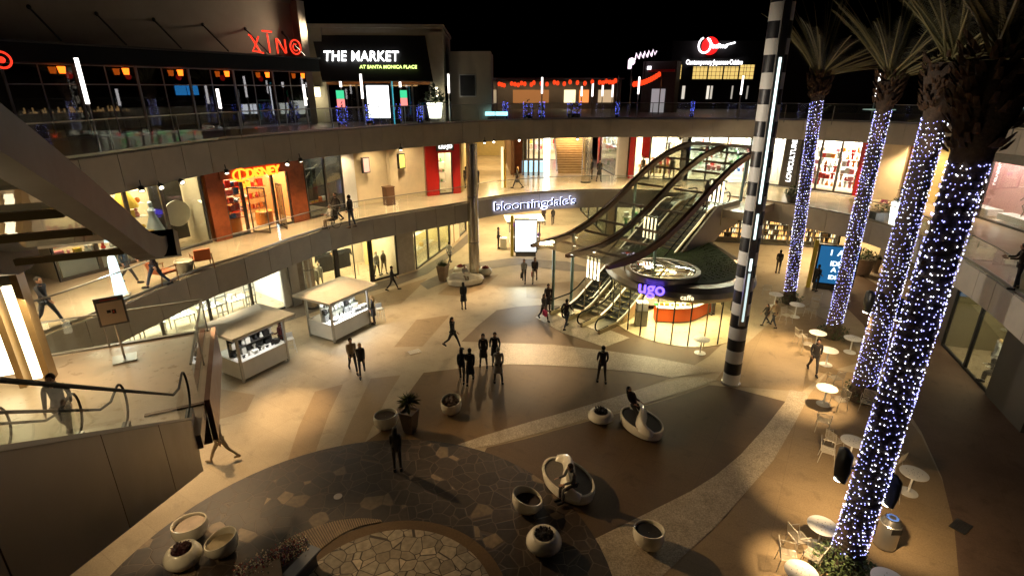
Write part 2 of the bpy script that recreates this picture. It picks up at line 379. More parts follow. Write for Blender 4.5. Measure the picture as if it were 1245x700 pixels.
person("person in black walking past the dark window clothes shop", g(478, 353), face(1, .2), 1.72, 'walk', BLK, BLK)
person("blond woman in black standing at the end of the lit white kiosk", g(455, 394), face(-1, -.1), 1.7, 'stand', BLK, BLK, 'blond', True, True, True)
person("shop assistant in dark red behind the kiosk of black goods", g(345, 428), face(-1, .1), 1.7, 'stand', (.08, .01, .012), BLK, 'brown', eL=60, eR=50)
person("man in a white shirt walking away down the left side of the arcade", g(547, 321), face(.4, 1), 1.78, 'walk', WHT, DGR)
person("man in black standing by the small table near the far kiosk", g(606, 302), face(.8, .1), 1.78, 'stand', BLK, BLK, eR=60)
person("left one of two dark figures far down the ground arcade", g(661, 273), AW, 1.75, 'walk', BLK, BLK)
person("right one of two dark figures far down the ground arcade", g(672, 273), AW, 1.68, 'walk2', BLK, BLK, 'black', True, True)
person("person in a dark patterned top standing in the shade beside the vase planter", g(484, 572), face(-.2, 1), 1.75, 'stand', (.05, .045, .035), BLK, long=True, female=True)
person("walker in camouflage trousers partly hidden by the left escalator", g(272, 560), face(-1, .05), 1.78, 'stride', TAN, (.36, .29, .19), 'brown', shoe=TAN)
person("left of two children hurrying past the cafe tables under the first palm", g(930, 394), face(-1, -.3), 1.25, 'walk', BLK, BLK, 'brown', True, True)
person("adult in a pale top and black leggings beside the child under the first palm", g(939, 397), face(-.2, 1), 1.6, 'walk2', TAN, BLK, 'brown')
person("man in black walking between the tables and the second palm", g(987, 453), face(-.3, -1), 1.8, 'walk', BLK, DGR, ab=14)
person("man in dark clothes reading the blue advertising screen", g(990, 354), face(.8, .4), 1.8, 'stand', BLK, BLK, eR=65)
person("second person in dark clothes standing left of the first palm trunk", g(945, 332), face(.3, 1), 1.7, 'stand', DGR, DGR)
person("barista in black behind the orange counter of the round cafe", at(800, 388, G0) + Vector((0, 1.6, 0)), face(-.3, -1), 1.72, 'stand', BLK, BLK, eL=60, eR=60)
person("customer in dark clothes at the right end of the orange cafe counter", at(866, 388, G0) + Vector((.2, .6, 0)), face(-.4, .6), 1.75, 'stand', DGR, DGR)
# gallery level
l2 = lambda x, y: at(x, y, G2)
person("man in black pushing the wheelchair in front of the dark shop window", l2(411, 270), face(-.6, -.8), 1.78, 'walk', BLK, BLK, aL=35, aR=35)
person("tall man in black standing beside the wheelchair", l2(428, 277), face(-.9, .2), 1.8, 'apart', BLK, DNM, shoe=BRN)
person("left of two dark figures behind the steel column in the upper corridor", l2(567, 230), AW, 1.75, 'walk', DGR, DGR)
person("right of two dark figures behind the steel column in the upper corridor", l2(580, 230), TO, 1.72, 'walk', BLK, BLK, 'black', True, True, True)
person("person with red cap farther down the upper corridor", l2(577, 218), AW, 1.7, 'walk', TAN, GRY, hat=(.25, .03, .02))
person("blond woman in a dark coat leaning at the gallery rail above the store sign", l2(629, 229), face(-.8, .3), 1.68, 'walk', DGR, DGR, 'blond', True, True, True)
person("person in a white hooded top near the right steel column upstairs", l2(718, 218), face(0, -1), 1.7, 'stand', BLK, BLK, 'black', True, True)
person("man in a black coat at the right of the pair near the upstairs column", l2(728, 221), face(.1, -1), 1.78, 'apart', BLK, BLK, coat=True)
person("man in dark clothes leaning on the glass rail at the far right gallery", at(1232, 352, G2), face(-.8, .5), 1.8, 'apart', BLK, BLK, aL=25, aR=25, eL=60, eR=60, lean=8)
person("walker in dark clothes and jeans under the dark tip of the left canopy", at(193, 349, G2), face(-1, -.2), 1.75, 'walk', BLK, DNM)
person("walker in dark trousers crossing the gallery behind the lamp pylon", at(64, 397, G2), face(1, 0), 1.75, 'walk', BLK, DNM)
person("person in dark blue walking on the gallery near the glowing floor lamp", at(160, 344, G2) , face(1, .2), 1.7, 'walk2', (.03, .05, .07), DGR)
person("seated man in a grey jacket reading something in his lap on the white lounge", at(697, 592, .45) + Vector((0, 0, G0 - .45)), face(-.95, -.5), 1.75, 'sit', GRY, DGR, 'brown', turn=0, skin=m_skin, lean=12)
person("person in black reclining on the curved white lounge seat with light bag", at(771, 500, .45) + Vector((0, 0, G0 - .45)), face(.55, -.85), 1.7, 'recline', BLK, BLK, 'black', True, True)
person("person in pale clothes curled on the white lounge seat beyond the striding person", g(566, 344), face(.4, -1), 1.6, 'sit', LGR, TAN, 'brown', lean=-15)
person("old person in a pale cream top sitting in the wheelchair upstairs", l2(404, 277) , face(-.6, -.8), 1.62, 'sit', WHT, TAN, 'grey')
CB = Vector((3.9, 26.6, 0)); CA = Vector((.735, .678, 0)); CR = Vector((.678, -.735, 0))      # central escalator frame
csw = lambda s, w, z=0: CB + CA * s + CR * w + Vector((0, 0, z))
LB = Vector((-7.49, 10.8, 0)); LA = Vector((.437, -.899, 0)); LR = Vector((.899, .437, 0))   # left escalator frame, s runs up towards the camera side
lsw = lambda s, w, z=0: LB + LA * s + LR * w + Vector((0, 0, z))
person("left silhouette of the pair at the top of the central escalator", csw(11.0, .45, G2 + .01), face(CA.x, CA.y), 1.7, 'stand', BLK, BLK, 'black', True, True)
person("right silhouette of the pair, one hand on the central escalator rail", csw(11.5, .95, G2 + .01), face(CA.x, CA.y), 1.82, 'stand', BLK, DGR, aR=30, eR=25, abR=30)
person("rider in dark clothes seen through the glass of the left escalator", lsw(.3, -2.25, 5.08), face(LA.x, LA.y), 1.7, 'walk', DGR, BLK, 'brown')
# ------------------------------------------------------------------ ground
def paving_mat(name, c1, c2, scale=.5, joint=1.2, rough=.55, speck=.12, jdark=.84):
    m = bpy.data.materials.new(name); m.use_nodes = True; nt = m.node_tree; N = nt.nodes; L = nt.links; b = N["Principled BSDF"]; b.inputs["Specular IOR Level"].default_value = .3
    tc = N.new("ShaderNodeTexCoord")
    n = N.new("ShaderNodeTexNoise"); n.inputs["Scale"].default_value = scale; n.inputs["Detail"].default_value = 8; n.inputs["Roughness"].default_value = .7
    L.new(tc.outputs["Object"], n.inputs["Vector"])
    mx = N.new("ShaderNodeMix"); mx.data_type = 'RGBA'; mx.inputs[6].default_value = (*c1, 1); mx.inputs[7].default_value = (*c2, 1)
    mr = N.new("ShaderNodeMapRange"); mr.inputs[1].default_value = .35; mr.inputs[2].default_value = .65; L.new(n.outputs["Fac"], mr.inputs[0]); L.new(mr.outputs[0], mx.inputs[0])
    sp = N.new("ShaderNodeTexNoise"); sp.inputs["Scale"].default_value = 24; sp.inputs["Detail"].default_value = 2; L.new(tc.outputs["Object"], sp.inputs["Vector"])
    s2 = N.new("ShaderNodeMapRange"); s2.inputs[1].default_value = .3; s2.inputs[2].default_value = .7; s2.inputs[3].default_value = 1 - speck; s2.inputs[4].default_value = 1 + speck; L.new(sp.outputs["Fac"], s2.inputs[0])
    ml = N.new("ShaderNodeMix"); ml.data_type = 'RGBA'; ml.blend_type = 'MULTIPLY'; ml.inputs[0].default_value = 1; L.new(mx.outputs[2], ml.inputs[6])
    if joint:
        br = N.new("ShaderNodeTexBrick"); br.inputs["Scale"].default_value = 1; br.inputs["Brick Width"].default_value = joint * 2; br.inputs["Row Height"].default_value = joint
        br.inputs["Mortar Size"].default_value = .012; br.offset = 0; br.inputs["Color1"].default_value = (1, 1, 1, 1); br.inputs["Color2"].default_value = (.94, .93, .92, 1); br.inputs["Mortar"].default_value = (jdark,) * 3 + (1,)
        mp = N.new("ShaderNodeMapping"); mp.inputs["Rotation"].default_value = (0, 0, R(32)); L.new(tc.outputs["Object"], mp.inputs[0]); L.new(mp.outputs[0], br.inputs[0])
        m3 = N.new("ShaderNodeMix"); m3.data_type = 'RGBA'; m3.blend_type = 'MULTIPLY'; m3.inputs[0].default_value = 1; L.new(br.outputs[0], m3.inputs[6]); L.new(s2.outputs[0], m3.inputs[7]); L.new(m3.outputs[2], ml.inputs[7])
    else: L.new(s2.outputs[0], ml.inputs[7])
    # stains and foot wear
    st = N.new("ShaderNodeTexNoise"); st.inputs["Scale"].default_value = 1.7; st.inputs["Detail"].default_value = 9; st.inputs["Distortion"].default_value = .6; L.new(tc.outputs["Object"], st.inputs["Vector"])
    s3 = N.new("ShaderNodeMapRange"); s3.inputs[1].default_value = .28; s3.inputs[2].default_value = .42; s3.inputs[3].default_value = .78; s3.inputs[4].default_value = 1; L.new(st.outputs["Fac"], s3.inputs[0])
    m4 = N.new("ShaderNodeMix"); m4.data_type = 'RGBA'; m4.blend_type = 'MULTIPLY'; m4.inputs[0].default_value = 1; L.new(ml.outputs[2], m4.inputs[6]); L.new(s3.outputs[0], m4.inputs[7])
    L.new(m4.outputs[2], b.inputs["Base Color"])
    rr = N.new("ShaderNodeMapRange"); rr.inputs[3].default_value = rough - .1; rr.inputs[4].default_value = rough + .2; L.new(n.outputs["Fac"], rr.inputs[0]); L.new(rr.outputs[0], b.inputs["Roughness"])
    bp = N.new("ShaderNodeBump"); bp.inputs["Strength"].default_value = .12; bp.inputs["Distance"].default_value = .01; L.new(sp.outputs["Fac"], bp.inputs["Height"]); L.new(bp.outputs[0], b.inputs["Normal"])
    return m
def flag_mat(name, base, light, frac, mortar, scale=1.35, rough=.55, mw=.018):
    m = bpy.data.materials.new(name); m.use_nodes = True; nt = m.node_tree; N = nt.nodes; L = nt.links; b = N["Principled BSDF"]; b.inputs["Roughness"].default_value = rough
    tc = N.new("ShaderNodeTexCoord"); v = N.new("ShaderNodeTexVoronoi"); v.inputs["Scale"].default_value = scale; v.inputs["Randomness"].default_value = .95
    e = N.new("ShaderNodeTexVoronoi"); e.feature = 'DISTANCE_TO_EDGE'; e.inputs["Scale"].default_value = scale; e.inputs["Randomness"].default_value = .95
    mp = N.new("ShaderNodeMapping"); mp.inputs["Scale"].default_value = (1, 1, 0)
    L.new(tc.outputs["Object"], mp.inputs[0]); L.new(mp.outputs[0], v.inputs["Vector"]); L.new(mp.outputs[0], e.inputs["Vector"])
    sp = N.new("ShaderNodeSeparateColor"); L.new(v.outputs["Color"], sp.inputs[0])
    g1 = N.new("ShaderNodeMath"); g1.operation = 'GREATER_THAN'; g1.inputs[1].default_value = 1 - frac; L.new(sp.outputs[0], g1.inputs[0])
    mx = N.new("ShaderNodeMix"); mx.data_type = 'RGBA'; mx.inputs[6].default_value = (*base, 1); mx.inputs[7].default_value = (*light, 1); L.new(g1.outputs[0], mx.inputs[0])
    br = N.new("ShaderNodeMapRange"); br.inputs[3].default_value = .65; br.inputs[4].default_value = 1.3; L.new(sp.outputs[1], br.inputs[0])
    m2 = N.new("ShaderNodeMix"); m2.data_type = 'RGBA'; m2.blend_type = 'MULTIPLY'; m2.inputs[0].default_value = 1; L.new(mx.outputs[2], m2.inputs[6]); L.new(br.outputs[0], m2.inputs[7])
    nz = N.new("ShaderNodeTexNoise"); nz.inputs["Scale"].default_value = 7; nz.inputs["Detail"].default_value = 6; L.new(tc.outputs["Object"], nz.inputs["Vector"])
    nr = N.new("ShaderNodeMapRange"); nr.inputs[1].default_value = .3; nr.inputs[2].default_value = .7; nr.inputs[3].default_value = .75; nr.inputs[4].default_value = 1.25; L.new(nz.outputs["Fac"], nr.inputs[0])
    m3 = N.new("ShaderNodeMix"); m3.data_type = 'RGBA'; m3.blend_type = 'MULTIPLY'; m3.inputs[0].default_value = 1; L.new(m2.outputs[2], m3.inputs[6]); L.new(nr.outputs[0], m3.inputs[7])
    lt = N.new("ShaderNodeMapRange"); lt.inputs[1].default_value = mw; lt.inputs[2].default_value = mw * 1.6; L.new(e.outputs["Distance"], lt.inputs[0])
    m4 = N.new("ShaderNodeMix"); m4.data_type = 'RGBA'; m4.inputs[6].default_value = (*mortar, 1); L.new(m3.outputs[2], m4.inputs[7]); L.new(lt.outputs[0], m4.inputs[0]); L.new(m4.outputs[2], b.inputs["Base Color"])
    bp = N.new("ShaderNodeBump"); bp.inputs["Strength"].default_value = .5; bp.inputs["Distance"].default_value = .015; L.new(lt.outputs[0], bp.inputs["Height"]); L.new(bp.outputs[0], b.inputs["Normal"])
    return m
pv_base = paving_mat("pale_concrete_paving", (.36, .285, .185), (.47, .38, .255), .35)
pv_sand = paving_mat("sand_paving", (.28, .195, .105), (.35, .25, .14), .4)
pv_brown = paving_mat("brown_paving", (.14, .082, .033), (.185, .112, .048), .3)
pv_rust = paving_mat("rust_brown_paving", (.12, .075, .05), (.17, .11, .075), .5, 1.5)
pv_gran = paving_mat("granite_band", (.34, .28, .195), (.44, .36, .26), 2, 0, .45, .35)
pv_grey = paving_mat("grey_kerb_band", (.14, .115, .09), (.2, .165, .13), 1, .8)
pv_pink = paving_mat("pinkish_paving", (.42, .33, .25), (.5, .4, .31), .4)
ground = MB().sheet([(-400, -400), (400, -400), (400, 400), (-400, 400)], -.01).build("ground", mat("asphalt", (.05, .05, .05), .85, var=.2, vscale=.5)); tag(ground, kind="structure")
pz = MB().sheet([(-34, -12), (44, -12), (44, 84), (-34, 84)], 0).build("plaza_paving", pv_base); tag(pz, kind="structure")
PZ = [.004]
def patch(name, pts, m, lv=1, k=5, smooth=False, world=False):
    P = [Vector((*p[:2], 0)) if world else at(p[0], p[1], 0) for p in pts]
    if smooth: P = cat_rom(P, k, True)
    PZ[0] += .0006
    o = MB().sheet([(p.x, p.y) for p in P], .004 * lv + PZ[0] - .004).build(name, m); return tag(o, kind="structure")
patch("paving_patch", [(548, 449), (585, 445), (620, 443), (660, 444), (700, 446), (740, 449), (780, 453), (816, 459), (780, 472), (740, 485), (690, 500), (640, 514), (590, 529), (555, 541), (500, 560), (440, 540), (462, 525), (515, 453)], pv_brown)
pv_brown_shaded = paving_mat("brown_paving_shaded", (.10, .064, .035), (.135, .087, .048), .3)  # brown paving with the low light of this area put into its colour
patch("paving_patch", [(592, 544), (640, 533), (700, 516), (760, 500), (820, 483), (862, 468), (885, 470), (955, 488), (930, 520), (900, 553), (870, 578), (840, 597), (790, 622), (713, 660), (690, 705), (600, 705), (560, 600)], pv_brown_shaded)
patch("paving_patch", [(985, 478), (966, 515), (940, 560), (905, 600), (872, 638), (840, 667), (800, 705), (1175, 705), (1163, 650), (1148, 590), (1120, 530), (1085, 483), (1048, 455), (1010, 448)], pv_sand)
patch("paving_patch", [(561, 415), (582, 395), (604, 377), (628, 373), (653, 371), (700, 372), (757, 388), (840, 395), (900, 385), (893, 402), (879, 417), (862, 433), (844, 444), (791, 434), (734, 426), (671, 419), (604, 417)], pv_brown)
patch("paving_patch", [(895, 470), (870, 462), (905, 420), (945, 385), (985, 380), (1030, 400), (1048, 440), (1005, 452), (975, 476)], pv_sand)
for pts in ([(383, 476), (417, 467), (400, 503), (384, 548), (350, 560), (363, 520)], [(451, 460), (487, 456), (472, 480), (452, 520), (440, 545), (412, 548), (425, 515)], [(506, 389), (547, 383), (514, 421), (479, 422)],
            [(452, 360), (497, 345), (520, 338), (505, 353), (488, 369), (464, 373)], [(532, 358), (553, 341), (575, 337), (606, 334), (585, 352), (560, 360)], [(250, 470), (310, 480), (300, 500), (258, 512)], [(640, 346), (700, 342), (720, 352), (690, 366), (640, 362)]):
    patch("paving_patch", pts, pv_sand)
patch("paving_band", [(560, 548), (600, 541), (660, 525), (720, 508), (780, 492), (840, 473), (872, 462), (852, 458), (800, 466), (740, 485), (690, 500), (640, 514), (590, 529), (555, 541)], pv_gran, 2)
patch("paving_band", [(985, 478), (966, 515), (940, 560), (905, 600), (872, 638), (840, 667), (800, 705), (690, 705), (713, 660), (790, 622), (840, 597), (870, 578), (900, 553), (930, 520), (955, 488), (960, 474)], pv_gran, 2)
patch("paving_band", [(604, 417), (671, 419), (734, 426), (791, 434), (844, 444), (870, 452), (816, 459), (780, 453), (740, 449), (700, 446), (660, 444), (620, 443), (585, 445), (570, 430)], pv_gran, 2)
patch("walkway", [(985, 330), (1050, 395), (1085, 470), (1120, 525), (1145, 580), (1160, 640), (1166, 705), (1400, 720), (1330, 500), (1180, 380), (1110, 330), (1060, 322)], pv_rust, 1)
patch("paving_patch", [(1020, 312), (1110, 330), (1150, 352), (1100, 372), (1072, 350), (1040, 330), (1000, 322)], pv_pink, 2)
patch("paving_band", [(313, 384), (358, 372), (410, 356), (486, 336), (506, 330), (545, 306), (570, 283), (580, 286), (560, 303), (520, 333), (488, 345), (430, 360), (370, 384), (330, 397)], pv_grey, 1)
patch("paving_band", [(510, 345), (560, 322), (620, 314), (690, 318), (730, 330), (690, 330), (630, 322), (575, 330), (520, 352)], pv_grey, 1)
# flagstone disc
cx, cy = -4.0, 9.9
dk = flag_mat("dark_flagstone", (.034, .021, .013), (.2, .14, .08), .08, (.075, .05, .03), 2.1)
lt = flag_mat("pale_flagstone", (.40, .32, .215), (.5, .41, .28), .4, (.07, .05, .03), 2.7, .6, .02)
o = MB().sheet([(cx + 6.7 * math.cos(a * R(5)), cy + 6.6 * math.sin(a * R(5))) for a in range(72)], .024).build("flagstone_paving", dk); tag(o, kind="structure")
lc = at(470, 745, 0)
rad = (at(470, 646, 0) - lc).length
o = MB().sheet([(lc.x + rad * 1.02 * math.cos(a * R(6)), lc.y + rad * math.sin(a * R(6))) for a in range(60)], .032).build("flagstone_paving", lt); tag(o, kind="structure")
o = MB().sheet([(lc.x + (rad + .35) * 1.02 * math.cos(a * R(6)), lc.y + (rad + .35) * math.sin(a * R(6))) for a in range(60)], .028).build("paving_band", pv_brown); tag(o, kind="structure")
# slatted timber crescent
slat = mat("slatted_timber", (.3, .2, .11), .6, var=.3, vscale=4)
mb = MB(); P0 = [at(*p, 0) for p in ((330, 672), (352, 655), (380, 643), (410, 634), (440, 631), (464, 633))]; P1 = [at(*p, 0) for p in ((372, 705), (386, 674), (400, 661), (418, 649), (440, 640), (466, 635))]
A = resample(cat_rom(P0, 8), .01); n = 46; A = [A[int(i * (len(A) - 1) / n)] for i in range(n + 1)]; Bq = cat_rom(P1, 8); Bq = resample(Bq, .01); Bq = [Bq[int(i * (len(Bq) - 1) / n)] for i in range(n + 1)]
for i in range(n):
    a, b, c, d = A[i], A[i].lerp(A[i + 1], .62), Bq[i].lerp(Bq[i + 1], .62), Bq[i]
    mb.add([(p.x, p.y, z) for z in (.03, .055) for p in (a, b, c, d)], [(4, 5, 6, 7), (0, 1, 5, 4), (1, 2, 6, 5), (2, 3, 7, 6), (3, 0, 4, 7), (3, 2, 1, 0)])
tag(mb.build("timber_decking", slat), kind="structure")
# small round drain covers and floor plate
for x, y, r in ((411, 604, .13), ):
    mb = MB(); p = at(x, y, 0); mb.lathe([(r * .62, .026), (r, .026), (r, .04), (r * .62, .04)], 24, (p.x, p.y, 0), cap=False); mb.add([(p.x + r * .62 * math.cos(i * R(15)), p.y + r * .62 * math.sin(i * R(15)), .034) for i in range(24)], [tuple(range(24))])
    tag(mb.build("drain_cover", m_steel), "round steel drain cover set in the dark flagstones", "drain cover")
for x, y, w in ((504, 428, "near the striding person"), (1168, 640, "in the rust brown walkway")):
    p = at(x, y, 0); mb = MB(); M = Matrix.Translation((p.x, p.y, .02)) @ Matrix.Rotation(R(32), 4, 'Z'); mb.box(-.3, -.2, 0, .3, .2, .012, 0, M)
    for k in range(5): mb.box(-.26, -.16 + k * .07, .012, .26, -.13 + k * .07, .018, 0, M)
    tag(mb.build("floor_hatch", m_steel if w[0] == 'n' else m_dsteel), "small rectangular metal floor hatch " + w, "floor hatch")
# ------------------------------------------------------------------ galleries
rim2 = [(-19, 9), (-16, 12.2), (-14.3, 14.8), (-13.6, 17.5), (-12.9, 21.0), (-11.9, 23.2), (-10.8, 26.4), (-9.2, 29.4), (-6.3, 32.2), (-3.8, 34.3), (-1.3, 36.9), (1.6, 38.5), (4.4, 39.4), (7.4, 39.7), (11, 39.1), (14.4, 37.6), (17.1, 35.4), (19.3, 32.4), (20.4, 29.8), (20.6, 27.0), (19.9, 22.5), (18.2, 17.6), (15.5, 12.0), (11, 6)]
rim3 = [(-20, 4), (-15.5, 10.5), (-13.6, 15.3), (-12.9, 19.6), (-12.1, 23.4), (-10.5, 26.6), (-8.7, 29.3), (-6.2, 32.4), (-3.7, 34.6), (-1.2, 37.0), (1.6, 38.6), (4.6, 39.6), (8, 40.0), (12, 39.8), (16.5, 39.2), (20.4, 37.6), (24.0, 34.3), (26.2, 30.5), (26.8, 26), (25.2, 19.5), (21, 12), (15, 5)]
def v3(l): return [Vector((*p, 0)) for p in l]
r2 = resample(cat_rom(v3(rim2), 8), .35); r3 = resample(cat_rom(v3(rim3), 8), .35)
m_slab = mat("gallery_floor_tile", (.5, .4, .28), .16, var=.12, vscale=.8, spec=.5)
m_tdeck = mat("terrace_decking", (.13, .11, .09), .55, var=.2, vscale=2)
def deck(name, rim, z, th, outer, mtop):
    poly = [(p.x, p.y) for p in rim] + outer
    o = MB().prism(poly, z - th, z).build(name, [mtop, m_soffit]); tag(o, kind="structure")
    me = o.data
    for p in me.polygons: p.material_index = 0 if p.normal.z > .5 else 1
    return o
deck("gallery_floor", r2, G2, 1.22, [(30, -2), (60, 10), (60, 95), (-50, 95), (-50, 6)], m_slab)
deck("terrace_floor", r3, G3, 1.22, [(34, -6), (70, 10), (70, 95), (-60, 95), (-60, 0)], m_tdeck)
def fascia(name, rim, z0, z1, seg, m):
    pts = resample(rim, seg); mb = MB()
    for a, b in zip(pts, pts[1:]):
        d = (b - a).normalized(); nrm = Vector((d.y, -d.x, 0))
        a2 = a + d * .012 + nrm * .05; b2 = b - d * .012 + nrm * .05
        vs = [a2, b2, b2 - nrm * .04, a2 - nrm * .04]; vs = [(v.x, v.y, z) for z in (z0, z1) for v in vs]
        mb.add(vs, [(3, 2, 1, 0), (4, 5, 6, 7), (0, 1, 5, 4), (1, 2, 6, 5), (2, 3, 7, 6), (3, 0, 4, 7)])
    o = mb.build(name, m); return tag(o, kind="structure")
m_fas2 = mat("fascia_panel", (.40, .36, .3), .5, 0, var=.12, vscale=.9)
m_fas3 = mat("fascia_panel_upper", (.52, .46, .38), .5, 0, var=.12, vscale=.9)
fascia("gallery_fascia", r2, G2 - 1.26, G2 - .03, 1.45, m_fas2)
fascia("terrace_fascia", r3, G3 - 1.26, G3 - .03, 1.45, m_fas3)
def strip(name, rim, z, w, h, m, inset=0.0):
    mb = MB(); pts = []
    for i, p in enumerate(rim):
        d = (rim[min(i + 1, len(rim) - 1)] - rim[max(i - 1, 0)]).normalized(); pts.append(p + Vector((d.y, -d.x, 0)) * -inset + Vector((0, 0, z)))
    vs = []; fs = []
    for i, p in enumerate(pts):
        d = (pts[min(i + 1, len(pts) - 1)] - pts[max(i - 1, 0)]).normalized(); x = Vector((d.y, -d.x, 0))
        vs += [p - x * w / 2 - Vector((0, 0, h / 2)), p + x * w / 2 - Vector((0, 0, h / 2)), p + x * w / 2 + Vector((0, 0, h / 2)), p - x * w / 2 + Vector((0, 0, h / 2))]
    for i in range(len(pts) - 1):
        for k in range(4): fs.append((4 * i + k, 4 * i + (k + 1) % 4, 4 * i + 4 + (k + 1) % 4, 4 * i + 4 + k))
    fs += [(3, 2, 1, 0), tuple(4 * (len(pts) - 1) + k for k in range(4))]
    return mb.add(vs, fs), pts
def railing(name, label, rim, z, seg=1.45, posts=True, h=1.08, m=m_rail):
    T = thing(name, label, "railing", rim[0] + Vector((0, 0, z))); off = -T.location
    def mv(mb): mb.v = [tuple(Vector(v) + off) for v in mb.v]; return mb
    b, _ = strip("", rim, z + h, .05, .04, 0, .12); mv(b).build("handrail", m, T)
    b, _ = strip("", rim, z + .05, .06, .1, 0, .12); mv(b).build("base_rail", m, T)
    pts = resample(rim, seg); mb = MB(); pb = MB()
    for a, c in zip(pts, pts[1:]):
        d = (c - a).normalized(); n_ = Vector((d.y, -d.x, 0)) * -.12; a2 = a + d * .02 + n_; c2 = c - d * .02 + n_
        mb.add([(a2.x, a2.y, z + .1), (c2.x, c2.y, z + .1), (c2.x, c2.y, z + h - .02), (a2.x, a2.y, z + h - .02)], [(0, 1, 2, 3)])
    for a in pts[::2]: pb.box(a.x - .02, a.y - .02, z, a.x + .02, a.y + .02, z + h - .02, 0, Matrix.Translation((0, 0, 0)))
    mv(mb).build("glass_panel", m_railglass, T)
    if posts:
        for i, a in enumerate(pts[::2]):
            d = (pts[min(2 * i + 1, len(pts) - 1)] - pts[max(2 * i - 1, 0)]).normalized(); n_ = Vector((d.y, -d.x, 0)) * -.12; q = a + n_ + off
            MB().box(q.x - .02, q.y - .02, z, q.x + .02, q.y + .02, z + h - .02).build("post", m, T)
    return T
i0 = next(i for i, p in enumerate(r2) if p.y > 17 and p.x < 0)
ia = next(i for i, p in enumerate(r2) if p.x > 11.3); ib = next(i for i, p in enumerate(r2) if p.x > 14.9)
railing("glass_railing", "glass railing along the left and rear gallery edge below the toy shop", r2[:ia], G2)
railing("glass_railing", "glass railing curving along the right gallery edge behind the palms", r2[ib:], G2)
railing("glass_railing", "long glass railing with thin rail round the dark upper terrace", r3, G3)
# ------------------------------------------------------------------ shops
m_int = mat("shop_interior_wall", (.6, .52, .38), .7, var=.05)
m_intw = mat("shop_interior_white", (.75, .73, .68), .6, var=.05)
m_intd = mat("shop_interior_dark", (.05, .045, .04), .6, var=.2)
m_pink = mat("pink_wall", (.7, .36, .34), .6, var=.05)
m_fl = mat("shop_floor", (.45, .36, .24), .3, var=.15)
m_col = mat("concrete_pier", (.34, .3, .24), .8, var=.15, bump=.2)
def shop(name, label, p0, p1, z0, h, segs, depth=5, inner=m_int, light=(300, (1, .82, .58)), cat="shop front", lampy=None, lamph=None, sidewalls=True, frame=m_dsteel, fw=.07, inset=0, lsize=.8):
    p0 = Vector((*p0, z0)); p1 = Vector((*p1, z0)); d = p1 - p0; L = d.length; rz = math.atan2(d.y, d.x)
    E = thing(name, label, cat, p0, rz); zt = h
    if depth:
        mb = MB(); mb.box(0.03, depth, .01, L - .03, depth + .1, zt); mb.box(0, .1, .01, .06, depth, zt) if sidewalls else None; mb.box(L - .06, .1, .01, L, depth, zt) if sidewalls else None
        mb.build("wall", inner, E)
        MB().box(.07, .02, .004, L - .07, depth, .02).build("floor", m_fl, E)
        MB().box(.07, .12, zt - .02, L - .07, depth, zt - .005).build("ceiling", m_soffit if inner is not m_intd else m_intd, E)
    x = 0; tot = sum(s[1] for s in segs)
    for s in segs:
        wd = s[1] * L / tot; k = s[0]
        if k == 'solid':
            MB().box(x, -.12, 0, x + wd, .12, zt).build("wall_panel", s[2], E)
        elif k in ('glass', 'door'):
            fr = MB(); hh = zt
            if len(s) > 2 and s[2]: hh = s[2]; fr.box(x, -.06, hh, x + wd, .06, zt)
            for xx in (x, x + wd - fw): fr.box(xx, -.06, 0, xx + fw, .06, hh)
            fr.box(x + fw, -.05, 0, x + wd - fw, .05, .12 if k == 'glass' else .03); fr.box(x + fw, -.05, hh - fw, x + wd - fw, .05, hh)
            n = s[3] if len(s) > 3 else 1
            for i in range(1, n): fr.box(x + wd * i / n - .02, -.045, .12, x + wd * i / n + .02, .045, hh - fw)
            f = fr.build("window_frame", frame, E)
            pn = MB().box(x + fw, -.008, .12, x + wd - fw, .008, hh - fw).build("glass_pane", m_glass, f)
            if k == 'door':
                for xx in (x + wd * .42, x + wd * .58): 
                    MB().tube([(xx, -.1, .8), (xx, -.1, 1.5)], .015, 6).build("door_handle", m_steel, f)
        elif k == 'open': pass
        x += wd
    if light: lamp_area(name + "_light", (L / 2, lampy or depth * .5, zt - .05), max(.4, L * lsize), depth * .5, light[0] * 1.7, light[1], parent=E)
    return E, L
